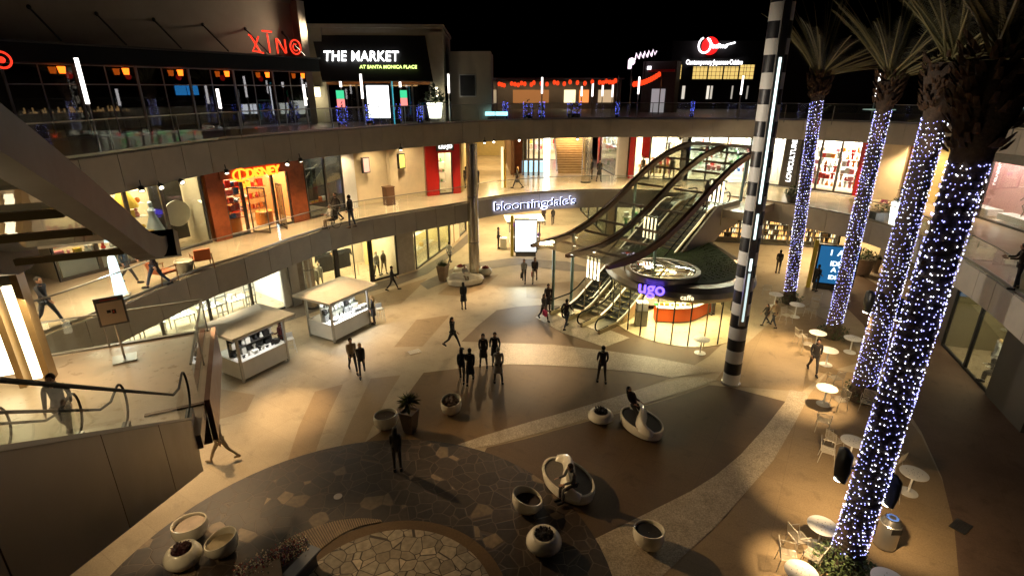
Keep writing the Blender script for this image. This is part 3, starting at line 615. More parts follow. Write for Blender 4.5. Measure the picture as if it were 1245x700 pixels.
# goods prototypes
def proto_goods():
    P = {}
    b = MB(); b.box(-.5, -.5, 0, .5, .5, .86); b.box(-.52, -.52, .86, .52, .52, 1); P['box'] = b
    b = MB(); b.lathe([(.3, 0), (.42, .15), (.3, .5), (.12, .62), (.26, .72), (.26, .86), (.1, 1)], 10); P['doll'] = b
    b = MB(); b.add([(-.25, -.1, 0), (.25, -.1, 0), (.22, -.12, .8), (.5, -.08, .55), (.42, -.08, .95), (.1, -.06, 1), (-.1, -.06, 1), (-.42, -.08, .95), (-.5, -.08, .55), (-.22, -.12, .8)], [(0, 1, 2, 9), (2, 3, 4, 5), (9, 7, 8), (2, 5, 6, 9), (9, 6, 7)])
    b.add([(x, .1, z) for x, z in ((-.25, 0), (.25, 0), (.22, .8), (.5, .55), (.42, .95), (.1, 1), (-.1, 1), (-.42, .95), (-.5, .55), (-.22, .8))], [(9, 2, 1, 0), (5, 4, 3, 2), (8, 7, 9), (9, 6, 5, 2), (7, 6, 9)])
    b.add([(-.25, -.1, 0), (.25, -.1, 0), (.25, .1, 0), (-.25, .1, 0)], [(0, 1, 2, 3)])
    b.add([(-.25, -.1, 0), (-.22, -.12, .8), (-.22, .1, .8), (-.25, .1, 0), (.25, -.1, 0), (.22, -.12, .8), (.22, .1, .8), (.25, .1, 0)], [(0, 1, 2, 3), (7, 6, 5, 4)]); P['garment'] = b
    b = MB(); b.lathe([(.18, 0), (.2, .05), (.2, .6), (.08, .75), (.08, .95), (.1, 1)], 10); P['bottle'] = b
    b = MB(); b.ball((0, 0, .5), .5, .5, .5, 10, 7); P['ball'] = b
    return P
PG = proto_goods(); GMESH = {}
CN = {'red': (.5, .02, .015), 'orange': (.7, .2, .02), 'yellow': (.75, .5, .06), 'pink': (.75, .25, .3), 'blue': (.05, .15, .5), 'white': (.8, .78, .72), 'black': (.012, .012, .014), 'green': (.1, .35, .12), 'purple': (.2, .06, .3), 'tan': (.45, .3, .16), 'silver': (.4, .42, .45)}
def good(kind, cname, loc, size, rz=0, label="", group="", name=None, catg=None):
    k = (kind, cname)
    if k not in GMESH: GMESH[k] = PG[kind].mesh(name or kind, mat("goods_" + cname, CN[cname], .5), kind in ('doll', 'bottle', 'ball'))
    o = bpy.data.objects.new(name or kind, GMESH[k]); COL.objects.link(o); o.location = loc; o.scale = size; o.rotation_euler = (0, 0, rz); tag(o, label, catg or kind, group); return o
def stock(E, where, x0, x1, y, zs, pal, kinds=('box', 'doll'), step=.42, size=.3, mats=None, shelf=True, words={'box': 'box', 'doll': 'doll', 'garment': 'garment', 'bottle': 'bottle', 'ball': 'ball'}):
    rz = E.rotation_euler[2]; Mx = Matrix.Translation(E.location) @ Matrix.Rotation(rz, 4, 'Z')
    for zi, z in enumerate(zs):
        if shelf:
            if kinds[0] == 'garment': MB().tube([(x0, y, z + size * 1.5 + .03), (x1, y, z + size * 1.5 + .03)], .015, 6).build("clothes_rail", m_steel, E)
            else: MB().box(x0, y - .2, z - .03, x1, y + .22, z).build("shelf", mats or m_intw, E)
        x = x0 + step * .5
        while x < x1 - step * .3:
            k = random.choice(kinds); c = random.choice(pal); s = size * random.uniform(.75, 1.15)
            sz = (s, s * .8, s * random.uniform(.9, 1.3)) if k != 'garment' else (s * 1.1, s, size * 1.5)
            if k == 'bottle': sz = (s * .5, s * .5, s)
            good(k, c, Mx @ Vector((x, y, z + .002)), sz, rz, "%s %s on the %s" % (c, words[k], where), "%ss on the %s" % (words[k], where), {'box': 'goods_box', 'doll': 'toy_doll', 'garment': 'hanging_garment', 'bottle': 'bottle', 'ball': 'ball'}[k], {'box': 'box', 'doll': 'toy', 'garment': 'garment', 'bottle': 'bottle', 'ball': 'ball'}[k])
            x += step * random.uniform(.85, 1.2)
H2 = 3.82; H3 = 3.8
def mannequin(label, loc, fz, top=WHT, legs=WHT, group=None, coat=False):
    return person(label, loc, fz, 1.75, 'apart', top, legs, 'blond', name="mannequin", cat="mannequin", skin=m_white, coat=coat, group=group, female=True)
# ---- gallery level, left to right
E, L = shop("toy_shop_window", "gallery shop window of colourful toys left of the reddish wooden portal", (-17.6, 19.6), (-14.7, 25.35), G2, H3, [('glass', 1), ('glass', 1), ('glass', 1), ('glass', 1.25)], 3.2, m_int, (300, (1, .8, .5)))
MB().box(L * .74, 1.3, .2, L * .97, 1.4, 3.4).build("dark_screen", m_intd, E)
f = MB(); f.lathe([(.02, -.03), (.62, -.03), (.62, .03), (.02, .03)], 30, (0, 0, 0), tilt=Matrix.Rotation(R(90), 3, 'X')); f.v = [(v[0] + L * .88, v[1] + 1.0, v[2] + 1.5) for v in f.v]; f.build("round_emblem", m_intw, E)
MB().box(.3, .4, 0, L * .72, 1.0, .75).build("display_plinth", m_intw, E)
stock(E, "toy shop window shelves", .3, L * .7, 1.5, (1.0, 1.6, 2.2, 2.8), ['red', 'yellow', 'orange', 'white', 'pink', 'green'], ('doll', 'box', 'ball'), .27, .28)
stock(E, "toy shop window plinth", .3, L * .7, .6, (.76,), ['red', 'pink', 'white', 'yellow'], ('doll', 'box'), .3, .3, shelf=False)
Mx = Matrix.Translation(E.location) @ Matrix.Rotation(E.rotation_euler[2], 4, 'Z')
for q, c, t in ((.42, 'orange', 'left'), (.56, 'yellow', 'right')):
    o = MB(); o.lathe([(.5, 0), (.42, .25), (.2, .7), (.06, .95), (.1, 1.0), (.1, 1.15), (.02, 1.22)], 16); o = o.build("hanging_dress", mat("goods_" + c, CN[c], .6), None, True, Mx @ Vector((L * q, 1.2, 2.15))); tag(o, "wide %s dress hung high in the toy shop window" % c, "dress")
o = MB(); o.lathe([(.42, 0), (.36, .3), (.2, .75), (.13, .95), (.17, 1.15), (.06, 1.3), (.1, 1.4), (.09, 1.52), (.02, 1.58)], 16); o = o.build("doll_in_gown", mat("pale_blue_gown", (.5, .62, .75), .6), None, True, Mx @ Vector((L * .68, .75, .76))); tag(o, "tall doll in a pale blue and white gown in the toy shop window", "doll")
# reddish wooden portal shop
E, L = shop("wooden_portal_shop", "gallery shop with a reddish wooden portal and glowing orange sign", (-14.6, 25.5), (-11.75, 30.35), G2, H3, [('solid', .75, m_wood), ('glass', .9, 3.0), ('door', 1.6, 3.0), ('glass', .9, 3.0), ('solid', .95, m_wood)], 4.2, mat("warm_interior", (.6, .3, .12), .6), (520, (1, .7, .4)))
MB().box(.7, -.2, 2.9, L - .8, .1, 3.8).build("header", m_wood, E); MB().box(0, -.25, 3.5, L, -.1, 3.82).build("cornice", m_wood, E)
m_osign = emis("orange_sign_glow", (1, .17, .01), 4)
text("sign_lettering", "DISNEY", .62, m_osign, .05, E, (L * .53, -.32, 3.05), offset=.012, spacing=.92)
mb = MB(); mb.tube([(L * .30 + .38 * math.cos(R(a)), -.32, 3.05 + .28 * math.sin(R(a))) for a in range(40, 400, 15)], .05, 8); mb.tube([(L * .30 - .05, -.32, 2.75), (L * .30 - .02, -.32, 3.4)], .05, 8); mb.build("sign_swirl", m_osign, E)
stock(E, "shelves inside the wooden portal shop", .9, L - .9, 2.4, (.7, 1.3, 1.9, 2.5), ['red', 'orange', 'yellow', 'white', 'black', 'tan', 'red'], ('box', 'doll', 'box', 'ball'), .24, .27, mats=m_wood)
stock(E, "left rack inside the wooden portal shop", .9, L * .38, .7, (.8, 1.2, 1.6, 2.0, 2.4), ['red', 'pink', 'red', 'blue'], ('box',), .26, .24, mats=m_wood)
for q, t in ((.3, "left"), (.64, "right")):
    o = MB(); o.lathe([(.42, 0), (.45, .03), (.45, .72), (.4, .75)], 20); Mx = Matrix.Translation(E.location) @ Matrix.Rotation(E.rotation_euler[2], 4, 'Z'); o = o.build("display_drum", mat("orange_wood", (.6, .22, .04), .4), None, True, Mx @ Vector((L * q, 1.1, .02))); tag(o, "%s orange drum display table just inside the wooden portal" % t, "display table")
for sx, ang in ((L * .36, 70), (L * .66, 110)):
    f = MB(); a = R(-ang); M = Matrix.Translation((sx, -.1, 0)) @ Matrix.Rotation(a, 4, 'Z')
    f.box(0, -.02, .03, .06, .02, 2.4, 0, M); f.box(.94, -.02, .03, 1.0, .02, 2.4, 0, M); f.box(.06, -.02, .03, .94, .02, .14, 0, M); f.box(.06, -.02, 2.32, .94, .02, 2.4, 0, M); d = f.build("open_door", m_rail, E)
    MB().box(.06, -.005, .14, .94, .005, 2.32, 0, M).build("door_glass", m_glass, d)
# dark window right of the portal
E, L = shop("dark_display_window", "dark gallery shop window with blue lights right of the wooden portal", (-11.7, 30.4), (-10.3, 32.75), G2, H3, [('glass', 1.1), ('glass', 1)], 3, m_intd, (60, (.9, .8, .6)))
MB().box(.3, .5, .9, 1.2, .56, 2.7).build("framed_board", m_black, E); MB().box(.24, .57, .84, 1.26, .6, 2.76).build("board_frame", m_steel, E)
stock(E, "lit table of the dark display window", .2, L - .3, 1.2, (.6,), ['tan', 'yellow', 'white', 'orange'], ('box', 'doll'), .3, .28, mats=m_wood)
for i in range(9): lampb = MB(); lampb.ball((0, 0, 0), .05, .05, .07, 8, 6); o = lampb.build("blue_bulb", emis("blue_bulb_glow", (.05, .12, 1), 6), None, True, Matrix.Translation(E.location) @ Matrix.Rotation(E.rotation_euler[2], 4, 'Z') @ Vector((.3 + random.random() * (L - .6), .5 + random.random() * 1.5, 3.0 + random.random() * .5))); tag(o, "small blue bulb hanging high in the dark display window", "bulb", "blue bulbs in the dark display window")
# cream walls with lit niches
E = thing("cream_wall", "plain cream wall bays with lit niches between the dark window and the red shop", "wall", (0, 0, G2))
def wallseg(E, a, b, z1, m, nm="wall_bay", th=.3, z0=0):
    a = Vector((*a, 0)); b = Vector((*b, 0)); d = (b - a).normalized(); n_ = Vector((-d.y, d.x, 0)) * th; q = [a, b, b + n_, a + n_]
    return MB().prism([(p.x - E.location.x, p.y - E.location.y) for p in q], z0, z1).build(nm, m, E)
wallseg(E, (-10.28, 32.8), (-9.75, 33.6), 3.8, m_white, "pier"); wallseg(E, (-9.9, 34.0), (-8.0, 36.2), 3.8, m_cream); wallseg(E, (-8.0, 35.5), (-7.6, 35.95), 3.8, m_cream, "pier"); wallseg(E, (-7.75, 36.3), (-6.1, 37.8), 3.8, m_cream)
for p, c in (((-9.3, 34.2), (.5, .25, .2)), ((-7.45, 36.2), (.6, .55, .1))):
    f = MB(); M = Matrix.Translation((p[0], p[1], 2.1)) @ Matrix.Rotation(R(48), 4, 'Z'); f.box(-.25, -.25, 0, .25, -.05, .95, 0, M); w_ = f.build("sign_box", m_dsteel, E); MB().box(-.2, -.262, .06, .2, -.252, .9, 0, M).build("sign_face", emis("sign_face_%d" % int(c[0] * 100), c, 1.6), w_)
f = MB(); f.box(-.3, -.25, 0, .3, .25, 1.15); f.box(-.33, -.28, 1.15, .33, .28, 1.2); o = f.build("lectern", mat("lectern_brown", (.12, .06, .03), .5), None, False, (-7.95, 34.4, G2), R(45)); tag(o, "small brown lectern against the cream wall on the gallery", "lectern")
# red shop
E, L = shop("red_shop", "narrow bright red shop front with a dark sign board on the gallery", (-5.95, 37.5), (-3.75, 38.75), G2, H3, [('solid', .85, m_red), ('glass', 1.05, 2.95), ('solid', .55, m_red)], 2.6, m_int, (160, (1, .85, .6)))
MB().box(L * .3, -.28, 3.05, L * .8, -.14, 3.6).build("sign_board", m_intd, E); text("sign_lettering", "LIU·JO", .36, emis("white_sign_glow", (1, .98, .95), 2.2), .02, E, (L * .55, -.31, 3.32), offset=.012)
MB().box(L * .34, -.2, 2.9, L * .8, -.13, 3.05).build("lintel", m_red, E)
stock(E, "red shop window shelves", L * .36, L * .74, 1.2, (.7, 1.4, 2.1), ['yellow', 'white', 'pink', 'purple', 'green'], ('doll', 'ball'), .2, .26)
# corridor beside the red shop
m_yel = mat("yellow_plaster", (.6, .47, .2), .8, var=.1)
E = thing("corridor_wall", "yellow plaster side wall running back from the red shop", "wall", (0, 0, G2)); wallseg(E, (-3.6, 39.0), (-3.9, 62), 3.8, m_yel)
E = thing("corridor_end_wall", "far yellow end wall closing the upper corridor", "wall", (0, 0, G2)); wallseg(E, (-3.9, 62), (0, 62), 3.8, m_yel)
E = thing("dark_corner_shop", "dark timber shop corner with brown fins beside the upper corridor", "shop front", (0, 0, G2))
wallseg(E, (-.8, 60), (-.1, 47.2), 3.8, mat("dark_timber", (.1, .045, .02), .5, var=.3), "wall"); wallseg(E, (-.1, 47.4), (2.3, 47.4), 3.8, mat("dark_timber", (.1, .045, .02), .5, var=.3), "header", .3, 3.1)
for k in range(4): MB().box(.9 + k * .45, 47.0, 0, 1.05 + k * .45, 47.5, 3.75).build("fin", m_intd, E)
wallseg(E, (-.1, 48.4), (.9, 48.4), 3.0, m_wood, "door_panel", .1)
# department store front behind the void
E, L = shop("department_store", "far gallery store front with blue ceiling light and white letters", (1.5, 58), (8.5, 58), G2, H3, [('glass', 1, 3.0), ('door', 1, 3.0), ('glass', 1, 3.0)], 8, m_int, (500, (1, .85, .65)))
MB().box(0, -.7, 2.85, L, -.15, 3.75).build("sign_board", mat("blue_board", (.02, .03, .2), .4), E); text("sign_lettering", "bloomingdale's", .85, emis("bluewhite_glow", (.55, .65, 1), 3), .03, E, (L * .36, -.75, 3.22), offset=.02)
stock(E, "shelves of the far department store", .4, L - .3, 5, (.6, 1.2, 1.8), ['pink', 'yellow', 'red', 'white', 'tan'], ('box', 'doll'), .55, .45)
lamp_area("blue_ceiling_light", (4, 54, G2 + 3.7), 5, 1, 120, (.15, .2, 1))
o = MB(); o.box(-.28, -.1, 0, .28, .1, 3.5); o = o.build("light_column", emis("white_light_column", (1, .97, .9), 5), None, False, (3.2, 50.5, G2)); tag(o, "tall glowing white light column before the far department store", "light column")
o = MB(); o.box(-1.2, -.4, 0, 1.2, .4, .9); o = o.build("display_case", emis("pale_blue_case", (.45, .75, .9), 1.1), None, False, (1.7, 49.5, G2)); tag(o, "low pale blue lit display case beyond the gallery rail", "display case")
E = thing("kiosk_post", "yellow and white lit square post at the corridor mouth", "post", (at(612, 228, G2)), 0)
MB().box(-.16, -.16, 0, .02, .16, 3.0).build("lit_face", emis("cream_glow", (1, .8, .45), 1.2), E); MB().box(.025, -.16, 0, .2, .16, 2.8).build("yellow_face", mat("yellow_panel", (.65, .42, .05), .4), E)
# stairs
E = thing("upper_staircase", "wide lit staircase climbing from the gallery with dark side rails", "staircase", (5.6, 48.3, G2))
mb = MB(); ns = 20
for i in range(ns): mb.box(-1.5, i * .3, i * .18, 1.5, (i + 1) * .3 + .02, (i + 1) * .18)
mb.build("steps", mat("stair_tread", (.42, .28, .13), .5, var=.2), E)
for sx in (-1.6, 1.6):
    b = MB(); b.bar((sx, 0, .9), (sx, 6, 4.5), .06, .06); b.bar((sx, 0, .25), (sx, 6, 3.85), .06, .25); b.build("side_rail", m_dsteel, E)
lamp_area("stair_light", (5.6, 51.2, G3 - 1.35), 2.6, 2.0, 260, (1, .72, .4))
# right-hand gallery shops
E, L = shop("white_pharmacy_shop", "narrow white lit shop with red edges right of the upper staircase", (8.3, 52.5), (9.0, 45.7), G2, H3, [('solid', .3, m_red), ('glass', 3, 3.4), ('solid', .3, m_white)], .6, m_intw, (260, (.95, 1, .92)))
stock(E, "shelves of the white lit shop", .8, L - .8, .38, (.5, 1.1, 1.7, 2.3), ['white', 'green', 'silver', 'white'], ('bottle', 'box'), .6, .4, mats=m_intw)
E, L = shop("clothes_shop", "bright clothes shop with tall red banner right of the upper staircase", (9.75, 45.5), (14.2, 44.6), G2, H3, [('solid', .35, m_red), ('glass', 1), ('door', 1), ('glass', 1), ('solid', .3, m_steel)], 4.5, m_int, (800, (1, .88, .68)))
MB().box(1.0, .6, 1.6, 1.7, .66, 3.6).build("banner", mat("bright_red_cloth", (.75, .02, .015), .7), E)
stock(E, "rails of the bright clothes shop", 1.9, L - .5, 2.2, (.9, 2.2), ['black', 'white', 'silver', 'tan', 'blue', 'red'], ('garment',), .33, .42)
stock(E, "front rail of the bright clothes shop", .9, L - 1, 1.2, (.3,), ['tan', 'white', 'pink', 'yellow'], ('garment',), .33, .5)
for k, x in enumerate((1.2, 2.0, 3.6)): mannequin("mannequin in the bright clothes shop window, %s of three" % ('left', 'middle', 'right')[k], Matrix.Translation(E.location) @ Matrix.Rotation(E.rotation_euler[2], 4, 'Z') @ Vector((x, .5, .02)), E.rotation_euler[2] + R(180), TAN, DGR if k else WHT)
E, L = shop("white_shop", "wide white lit shop with greenish ceiling lights behind the canopy top", (14.4, 44.5), (19.9, 42.3), G2, H3, [('glass', 1), ('glass', 1), ('door', 1.2), ('glass', 1)], 5, m_intw, (1100, (.98, 1, .85)))
stock(E, "wall shelves of the wide white shop", .6, L - .4, 3.0, (.9, 1.5, 2.1, 2.7), ['white', 'pink', 'silver', 'red', 'white', 'green', 'tan'], ('box', 'garment'), .42, .3)
stock(E, "low tables of the wide white shop", .6, L - .4, 1.6, (.7,), ['white', 'pink', 'silver', 'blue'], ('box', 'bottle'), .4, .3)
E, L = shop("black_panel_shop", "black panel with white vertical lettering beside the red and white shop", (20.0, 42.2), (21.6, 40.9), G2, H3, [('glass', .9), ('solid', 1.1, m_intd)], 2.5, m_intw, (260, (1, .9, .75)))
text("sign_lettering", "LOVECULTURE", .46, emis("white_sign_glow", (1, .98, .95), 2.2), .02, E, (L * .74, -.16, 1.95), (R(90), R(-90), 0), offset=.008)
E, L = shop("red_white_shop", "busy red and white shop window with a red end pier behind the first palm", (21.65, 40.8), (24.5, 37.4), G2, H3, [('glass', 1), ('glass', 1), ('glass', 1), ('solid', .42, m_red)], 2.6, m_intw, (700, (1, .85, .7)))
stock(E, "shelves of the busy red and white shop", .3, L * .84, 1.0, (.3, .8, 1.3, 1.8, 2.3, 2.8), ['red', 'red', 'white', 'orange', 'pink', 'white', 'tan'], ('garment', 'doll', 'box'), .3, .3)
E = thing("cream_recess_wall", "cream wall recess with a small red lit sign between the red shop and pink window", "wall", (0, 0, G2))
wallseg(E, (24.65, 37.2), (25.7, 35.6), 3.8, m_cream, "pier"); wallseg(E, (26.0, 37.5), (28.4, 33.4), 3.8, m_yel); MB().box(26.4, 35.6, 2.9, 26.9, 35.7, 3.15).build("exit_sign", emis("red_sign_glow", (1, .1, .03), 3), E)
E, L = shop("pink_window_shop", "dark framed shop with pale pink display windows at the right gallery", (27.6, 34.4), (26.6, 25.4), G2, H3, [('solid', .3, m_intd), ('glass', 2.6, 3.3, 1), ('solid', .3, m_intd), ('glass', 3.9, 3.3, 1), ('solid', .9, m_intd)], 1.6, m_pink, (420, (1, .8, .72)))
for k in range(14): MB().box(L * .56 + k * .12, 1.3, 1.6, L * .56 + k * .12 + .03, 1.36, 3.3).build("curtain_strand", m_intw, E)
MB().box(L * .5, .4, .15, L * .84, 1.2, .5).build("display_plinth", m_intw, E); MB().box(L * .1, .4, .15, L * .42, 1.2, .5).build("display_plinth", m_intw, E)
Mx = Matrix.Translation(E.location) @ Matrix.Rotation(E.rotation_euler[2], 4, 'Z')
for q, t in ((.62, "right"), (.25, "left")):
    o = MB(); o.tube([(0, 0, 0), (.1, 0, .3), (-.1, 0, .6), (.3, 0, .9), (0, 0, 1.2), (-.3, 0, .9)], .03, 6); o = o.build("wire_sculpture", m_black, None, True, Mx @ Vector((L * q, .8, .502))); tag(o, "looped dark wire ornament in the %s pink display window" % t, "ornament")
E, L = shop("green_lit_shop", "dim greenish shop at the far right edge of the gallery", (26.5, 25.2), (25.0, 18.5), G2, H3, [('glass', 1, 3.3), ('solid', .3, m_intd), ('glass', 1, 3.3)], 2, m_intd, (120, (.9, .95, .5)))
# ---- ground level left
E, L = shop("white_showroom", "long bright white ground floor showroom under the left gallery", (-18.6, 22.2), (-13.1, 29.5), 0, H2, [('glass', 1), ('glass', 1), ('glass', 1), ('glass', 1)], 4.5, m_intw, (620, (1, .94, .78)))
MB().box(L * .95, -.1, .02, L, .1, 3.8).build("pier", m_intw, E)
Mx = Matrix.Translation(E.location) @ Matrix.Rotation(E.rotation_euler[2], 4, 'Z')
for k, q in enumerate((.1, .26, .42, .58, .75)):
    t = thing("display_table", "white display table number %s" % k, "table", Mx @ Vector((L * q, 1.8, .02)), E.rotation_euler[2]); t["label"] = "white display table in the white showroom, %s from the left" % ("first", "second", "third", "fourth", "fifth")[k]
    MB().box(-.55, -.4, .72, .55, .4, .78).build("tabletop", m_intw, t)
    for a, b in ((-.5, -.35), (.5, -.35), (.5, .35), (-.5, .35)): MB().box(a - .025, b - .025, 0, a + .025, b + .025, .72).build("leg", m_steel, t)
    for j in range(3): good(random.choice(['box', 'bottle']), random.choice(['white', 'silver', 'tan']), Mx @ Vector((L * q - .35 + j * .33, 1.8, .802)), (.2, .2, .3), 0, "small pale ornament on a white showroom table", "ornaments on the white showroom tables", "ornament", "ornament")
for k, q in enumerate((.62, .8)):
    o = MB(); 
    for zz in (0, .45, .9, 1.35, 1.8): o.box(-.3, -.05, zz, .3, .05, zz + .06)
    for xx in (-.3, .26): o.box(xx, -.045, .06, xx + .04, .045, 1.8)
    o = o.build("ladder_shelf", m_steel, None, False, Mx @ Vector((L * q, 1.1, .02)), E.rotation_euler[2]); tag(o, "open ladder shelf in the white showroom, %s one" % ("left", "right")[k], "shelf")
stock(E, "back wall shelves of the white showroom", .8, L - .8, 4.1, (1.2, 1.9), ['white', 'tan', 'silver', 'green'], ('box', 'bottle'), .6, .3, mats=m_intw)
E = thing("concrete_pier", "pale concrete pier between the white showroom and the black framed shop", "pier", (0, 0, 0)); wallseg(E, (-13.05, 29.55), (-12.3, 30.75), 3.8, m_col, "wall", .6); wallseg(E, (-12.9, 29.3), (-12.6, 29.8), 2.9, m_steel, "steel_face", .1)
E, L = shop("black_framed_shop", "ground floor clothes shop with heavy black frames and mannequins", (-12.2, 30.85), (-7.9, 35.2), 0, H2, [('glass', 1.5), ('solid', .18, m_intd), ('door', 2.2, 3.1, 2), ('solid', .16, m_intd), ('glass', 1.9, 3.3)], 4.5, m_int, (330, (1, .82, .5)), frame=m_black)
stock(E, "dark clothes rail inside the black framed shop", L * .28, L * .66, 2.6, (.55,), ['black', 'black', 'black', 'tan'], ('garment',), .26, .85)
stock(E, "wall shelf inside the black framed shop", L * .3, L * .66, 4.1, (2.4,), ['tan', 'white', 'black'], ('box',), .5, .3)
stock(E, "left window floor of the black framed shop", L * .03, L * .2, .8, (.05,), ['yellow', 'tan', 'white'], ('ball', 'box'), .4, .35, shelf=False)
Mx = Matrix.Translation(E.location) @ Matrix.Rotation(E.rotation_euler[2], 4, 'Z'); fz = E.rotation_euler[2] + R(180)
mannequin("mannequin in white at the left of the black framed shop", Mx @ Vector((L * .08, .7, .02)), fz, WHT, TAN); mannequin("second mannequin in white at the left of the black framed shop, nearer the door", Mx @ Vector((L * .16, 1.1, .02)), fz, WHT, WHT)
mannequin("left mannequin of two in the right window of the black framed shop", Mx @ Vector((L * .80, .7, .02)), fz, WHT, BRN); mannequin("right mannequin of two in the right window of the black framed shop", Mx @ Vector((L * .89, .7, .02)), fz, TAN, TAN)
E = thing("concrete_pier", "pale concrete wall right of the black framed shop", "pier", (0, 0, 0)); wallseg(E, (-7.85, 35.25), (-6.9, 36.3), 3.8, m_col, "wall", .5)
E, L = shop("yellow_lit_shop", "yellowish lit ground floor shop windows along the arcade left side", (-6.85, 36.4), (-5.0, 43.4), 0, H2, [('glass', 1, 3.3), ('glass', 1, 3.3), ('glass', 1, 3.3), ('solid', .3, m_cream)], 4, mat("yellow_interior", (.65, .55, .25), .6), (520, (1, .9, .5)))
stock(E, "low displays of the yellowish lit shop", .5, L - .8, 1.5, (.4, 1.6), ['white', 'green', 'yellow'], ('box', 'bottle'), .7, .36)
E, L = shop("arcade_shop", "smaller lit shop farther down the arcade left side", (-4.95, 43.6), (-3.3, 52), 0, H2, [('solid', .6, m_cream), ('glass', 1, 3.2), ('solid', .4, m_cream), ('glass', 1, 3.2), ('solid', .5, m_cream)], 3, m_int, (260, (1, .85, .55)))
stock(E, "shelf of the far arcade shop", 1, L - 1, 1.5, (.8,), ['green', 'white', 'black'], ('box', 'doll'), .8, .4)
E = thing("arcade_end_wall", "cream end wall and doors closing the ground arcade", "wall", (0, 0, 0)); wallseg(E, (-3.2, 62), (9, 62), 3.8, m_cream); 
for k in range(4): MB().box(-1 + k * 2, 61.9, .02, .6 + k * 2, 61.97, 2.6).build("door", m_dsteel, E)
# ---- ground level right of the arcade, behind canopy
E, L = shop("green_lit_ground_shop", "greenish lit ground shop behind the escalator canopy", (7.3, 56), (8.2, 45.5), 0, H2, [('glass', 1), ('glass', 1), ('glass', 1)], .6, m_int, (200, (.95, 1, .7)))
E, L = shop("wide_glass_shop", "wide glass fronted ground shop behind the escalators", (8.95, 45.3), (17.0, 43.9), 0, H2, [('glass', 1), ('glass', 1), ('door', 1), ('glass', 1)], 5, m_int, (420, (1, .95, .7)))
stock(E, "displays of the wide glass fronted ground shop", .6, L - .6, 2, (.6, 1.4), ['green', 'silver', 'white', 'tan'], ('box', 'garment'), .7, .45)
E, L = shop("glittering_shop", "dark ground shop window full of glittering warm bottles right of the cafe", (17.1, 43.8), (26.2, 41.6), 0, 3.75, [('glass', 1), ('glass', 1), ('glass', 1), ('glass', 1), ('glass', 1)], 2.2, m_intd, None)
rz = E.rotation_euler[2]; Mx = Matrix.Translation(E.location) @ Matrix.Rotation(rz, 4, 'Z')
for z in [.35 + .42 * k for k in range(8)]: MB().box(.1, .5, z - .02, L - .1, .8, z).build("shelf", m_steel, E)
gl = [emis("amber_glint", (1, .5, .16), 1.6), emis("white_glint", (1, .85, .6), 1.3)]; dkb = [mat("dark_bottle", (.05, .02, .01), .15), mat("brown_bottle", (.2, .09, .03), .2)]
mb = MB()
for k in range(8):
    x = .2
    while x < L - .2: x += random.uniform(.09, .16); mb.lathe([(.04, 0), (.045, .02), (.045, .2), (.016, .27), (.016, .33)], 6, (x, .62 + random.uniform(-.05, .08), .352 + .42 * k), mi=random.choice([0, 1, 2, 3, 1]))
tag(mb.build("shelved_bottles", [dkb[0], gl[0], dkb[1], gl[1]], E), kind="stuff")
# right ground facade
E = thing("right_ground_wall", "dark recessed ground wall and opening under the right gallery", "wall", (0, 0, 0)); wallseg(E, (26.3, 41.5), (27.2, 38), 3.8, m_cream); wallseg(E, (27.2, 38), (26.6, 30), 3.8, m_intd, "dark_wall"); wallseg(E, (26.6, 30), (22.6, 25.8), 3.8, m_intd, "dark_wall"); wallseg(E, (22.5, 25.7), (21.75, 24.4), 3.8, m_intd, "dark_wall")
wallseg(E, (22.9, 26.0), (22.75, 25.85), 3.8, m_cream, "lit_pier", .1)
E, L = shop("right_clothes_shop", "dim clothes shop with black frames and mannequins under the right gallery", (21.7, 24.3), (19.2, 16.9), 0, H2, [('glass', 2.2), ('glass', 2.0), ('solid', 2.4, m_intd)], 3, mat("olive_interior", (.2, .17, .09), .6), (110, (1, .8, .45)), frame=m_black)
Mx = Matrix.Translation(E.location) @ Matrix.Rotation(E.rotation_euler[2], 4, 'Z'); fz = E.rotation_euler[2] + R(180)
lamp_area("window_light", (L * .5, .9, 3.6), 1.8, .6, 110, (1, .88, .6), parent=E)
mannequin("mannequin in a long sleeved white top in the dim right shop window", Mx @ Vector((L * .40, .7, .13)), fz, WHT, BLK); mannequin("mannequin in a black dress in the dim right shop window", Mx @ Vector((L * .50, 1.0, .13)), fz, BLK, BLK)
o = person("seated mannequin in dark clothes in the dim right shop window", Mx @ Vector((L * .52, .5, .13)), fz, 1.7, 'sit', BLK, BLK, 'blond', name="mannequin", cat="mannequin", skin=m_white)
E = thing("outer_wall", "plain dark wall at the lower right edge beyond the clothes shop", "wall", (0, 0, 0)); wallseg(E, (19.1, 16.7), (15, 6), 3.8, m_intd, "wall")
# columns
def column(label, px, py, z0, z1, r, m=m_steel):
    p = at(px, py, z0); T = thing("round_column", label, "column", p, 0)
    MB().lathe([(r, 0), (r, (z1 - z0) * .42), (r, z1 - z0)], 28).build("shaft", m, T, True); MB().lathe([(r + .05, .0), (r + .05, .12), (r + .01, .14)], 28, cap=False).build("base_ring", m_dsteel, T); 
    for zz in (.28, .62): MB().lathe([(r + .008, (z1 - z0) * zz), (r + .008, (z1 - z0) * zz + .04)], 28, cap=False).build("joint_ring", m_dsteel, T)
m_colst = mat("polished_column", (.5, .45, .38), .22, .85, var=.1, vscale=2)
column("tall round steel column rising from the plaza past the gallery to the terrace", 577, 337, 0, G3 - 1.2, .36, m_colst)
column("round steel column on the gallery right of the staircase", 712, 222, G2, G3 - 1.2, .36, m_colst)
column("round steel column in front of the white showroom by the lit kiosk", 381, 374, 0, G2 - 1.2, .3, m_colst)

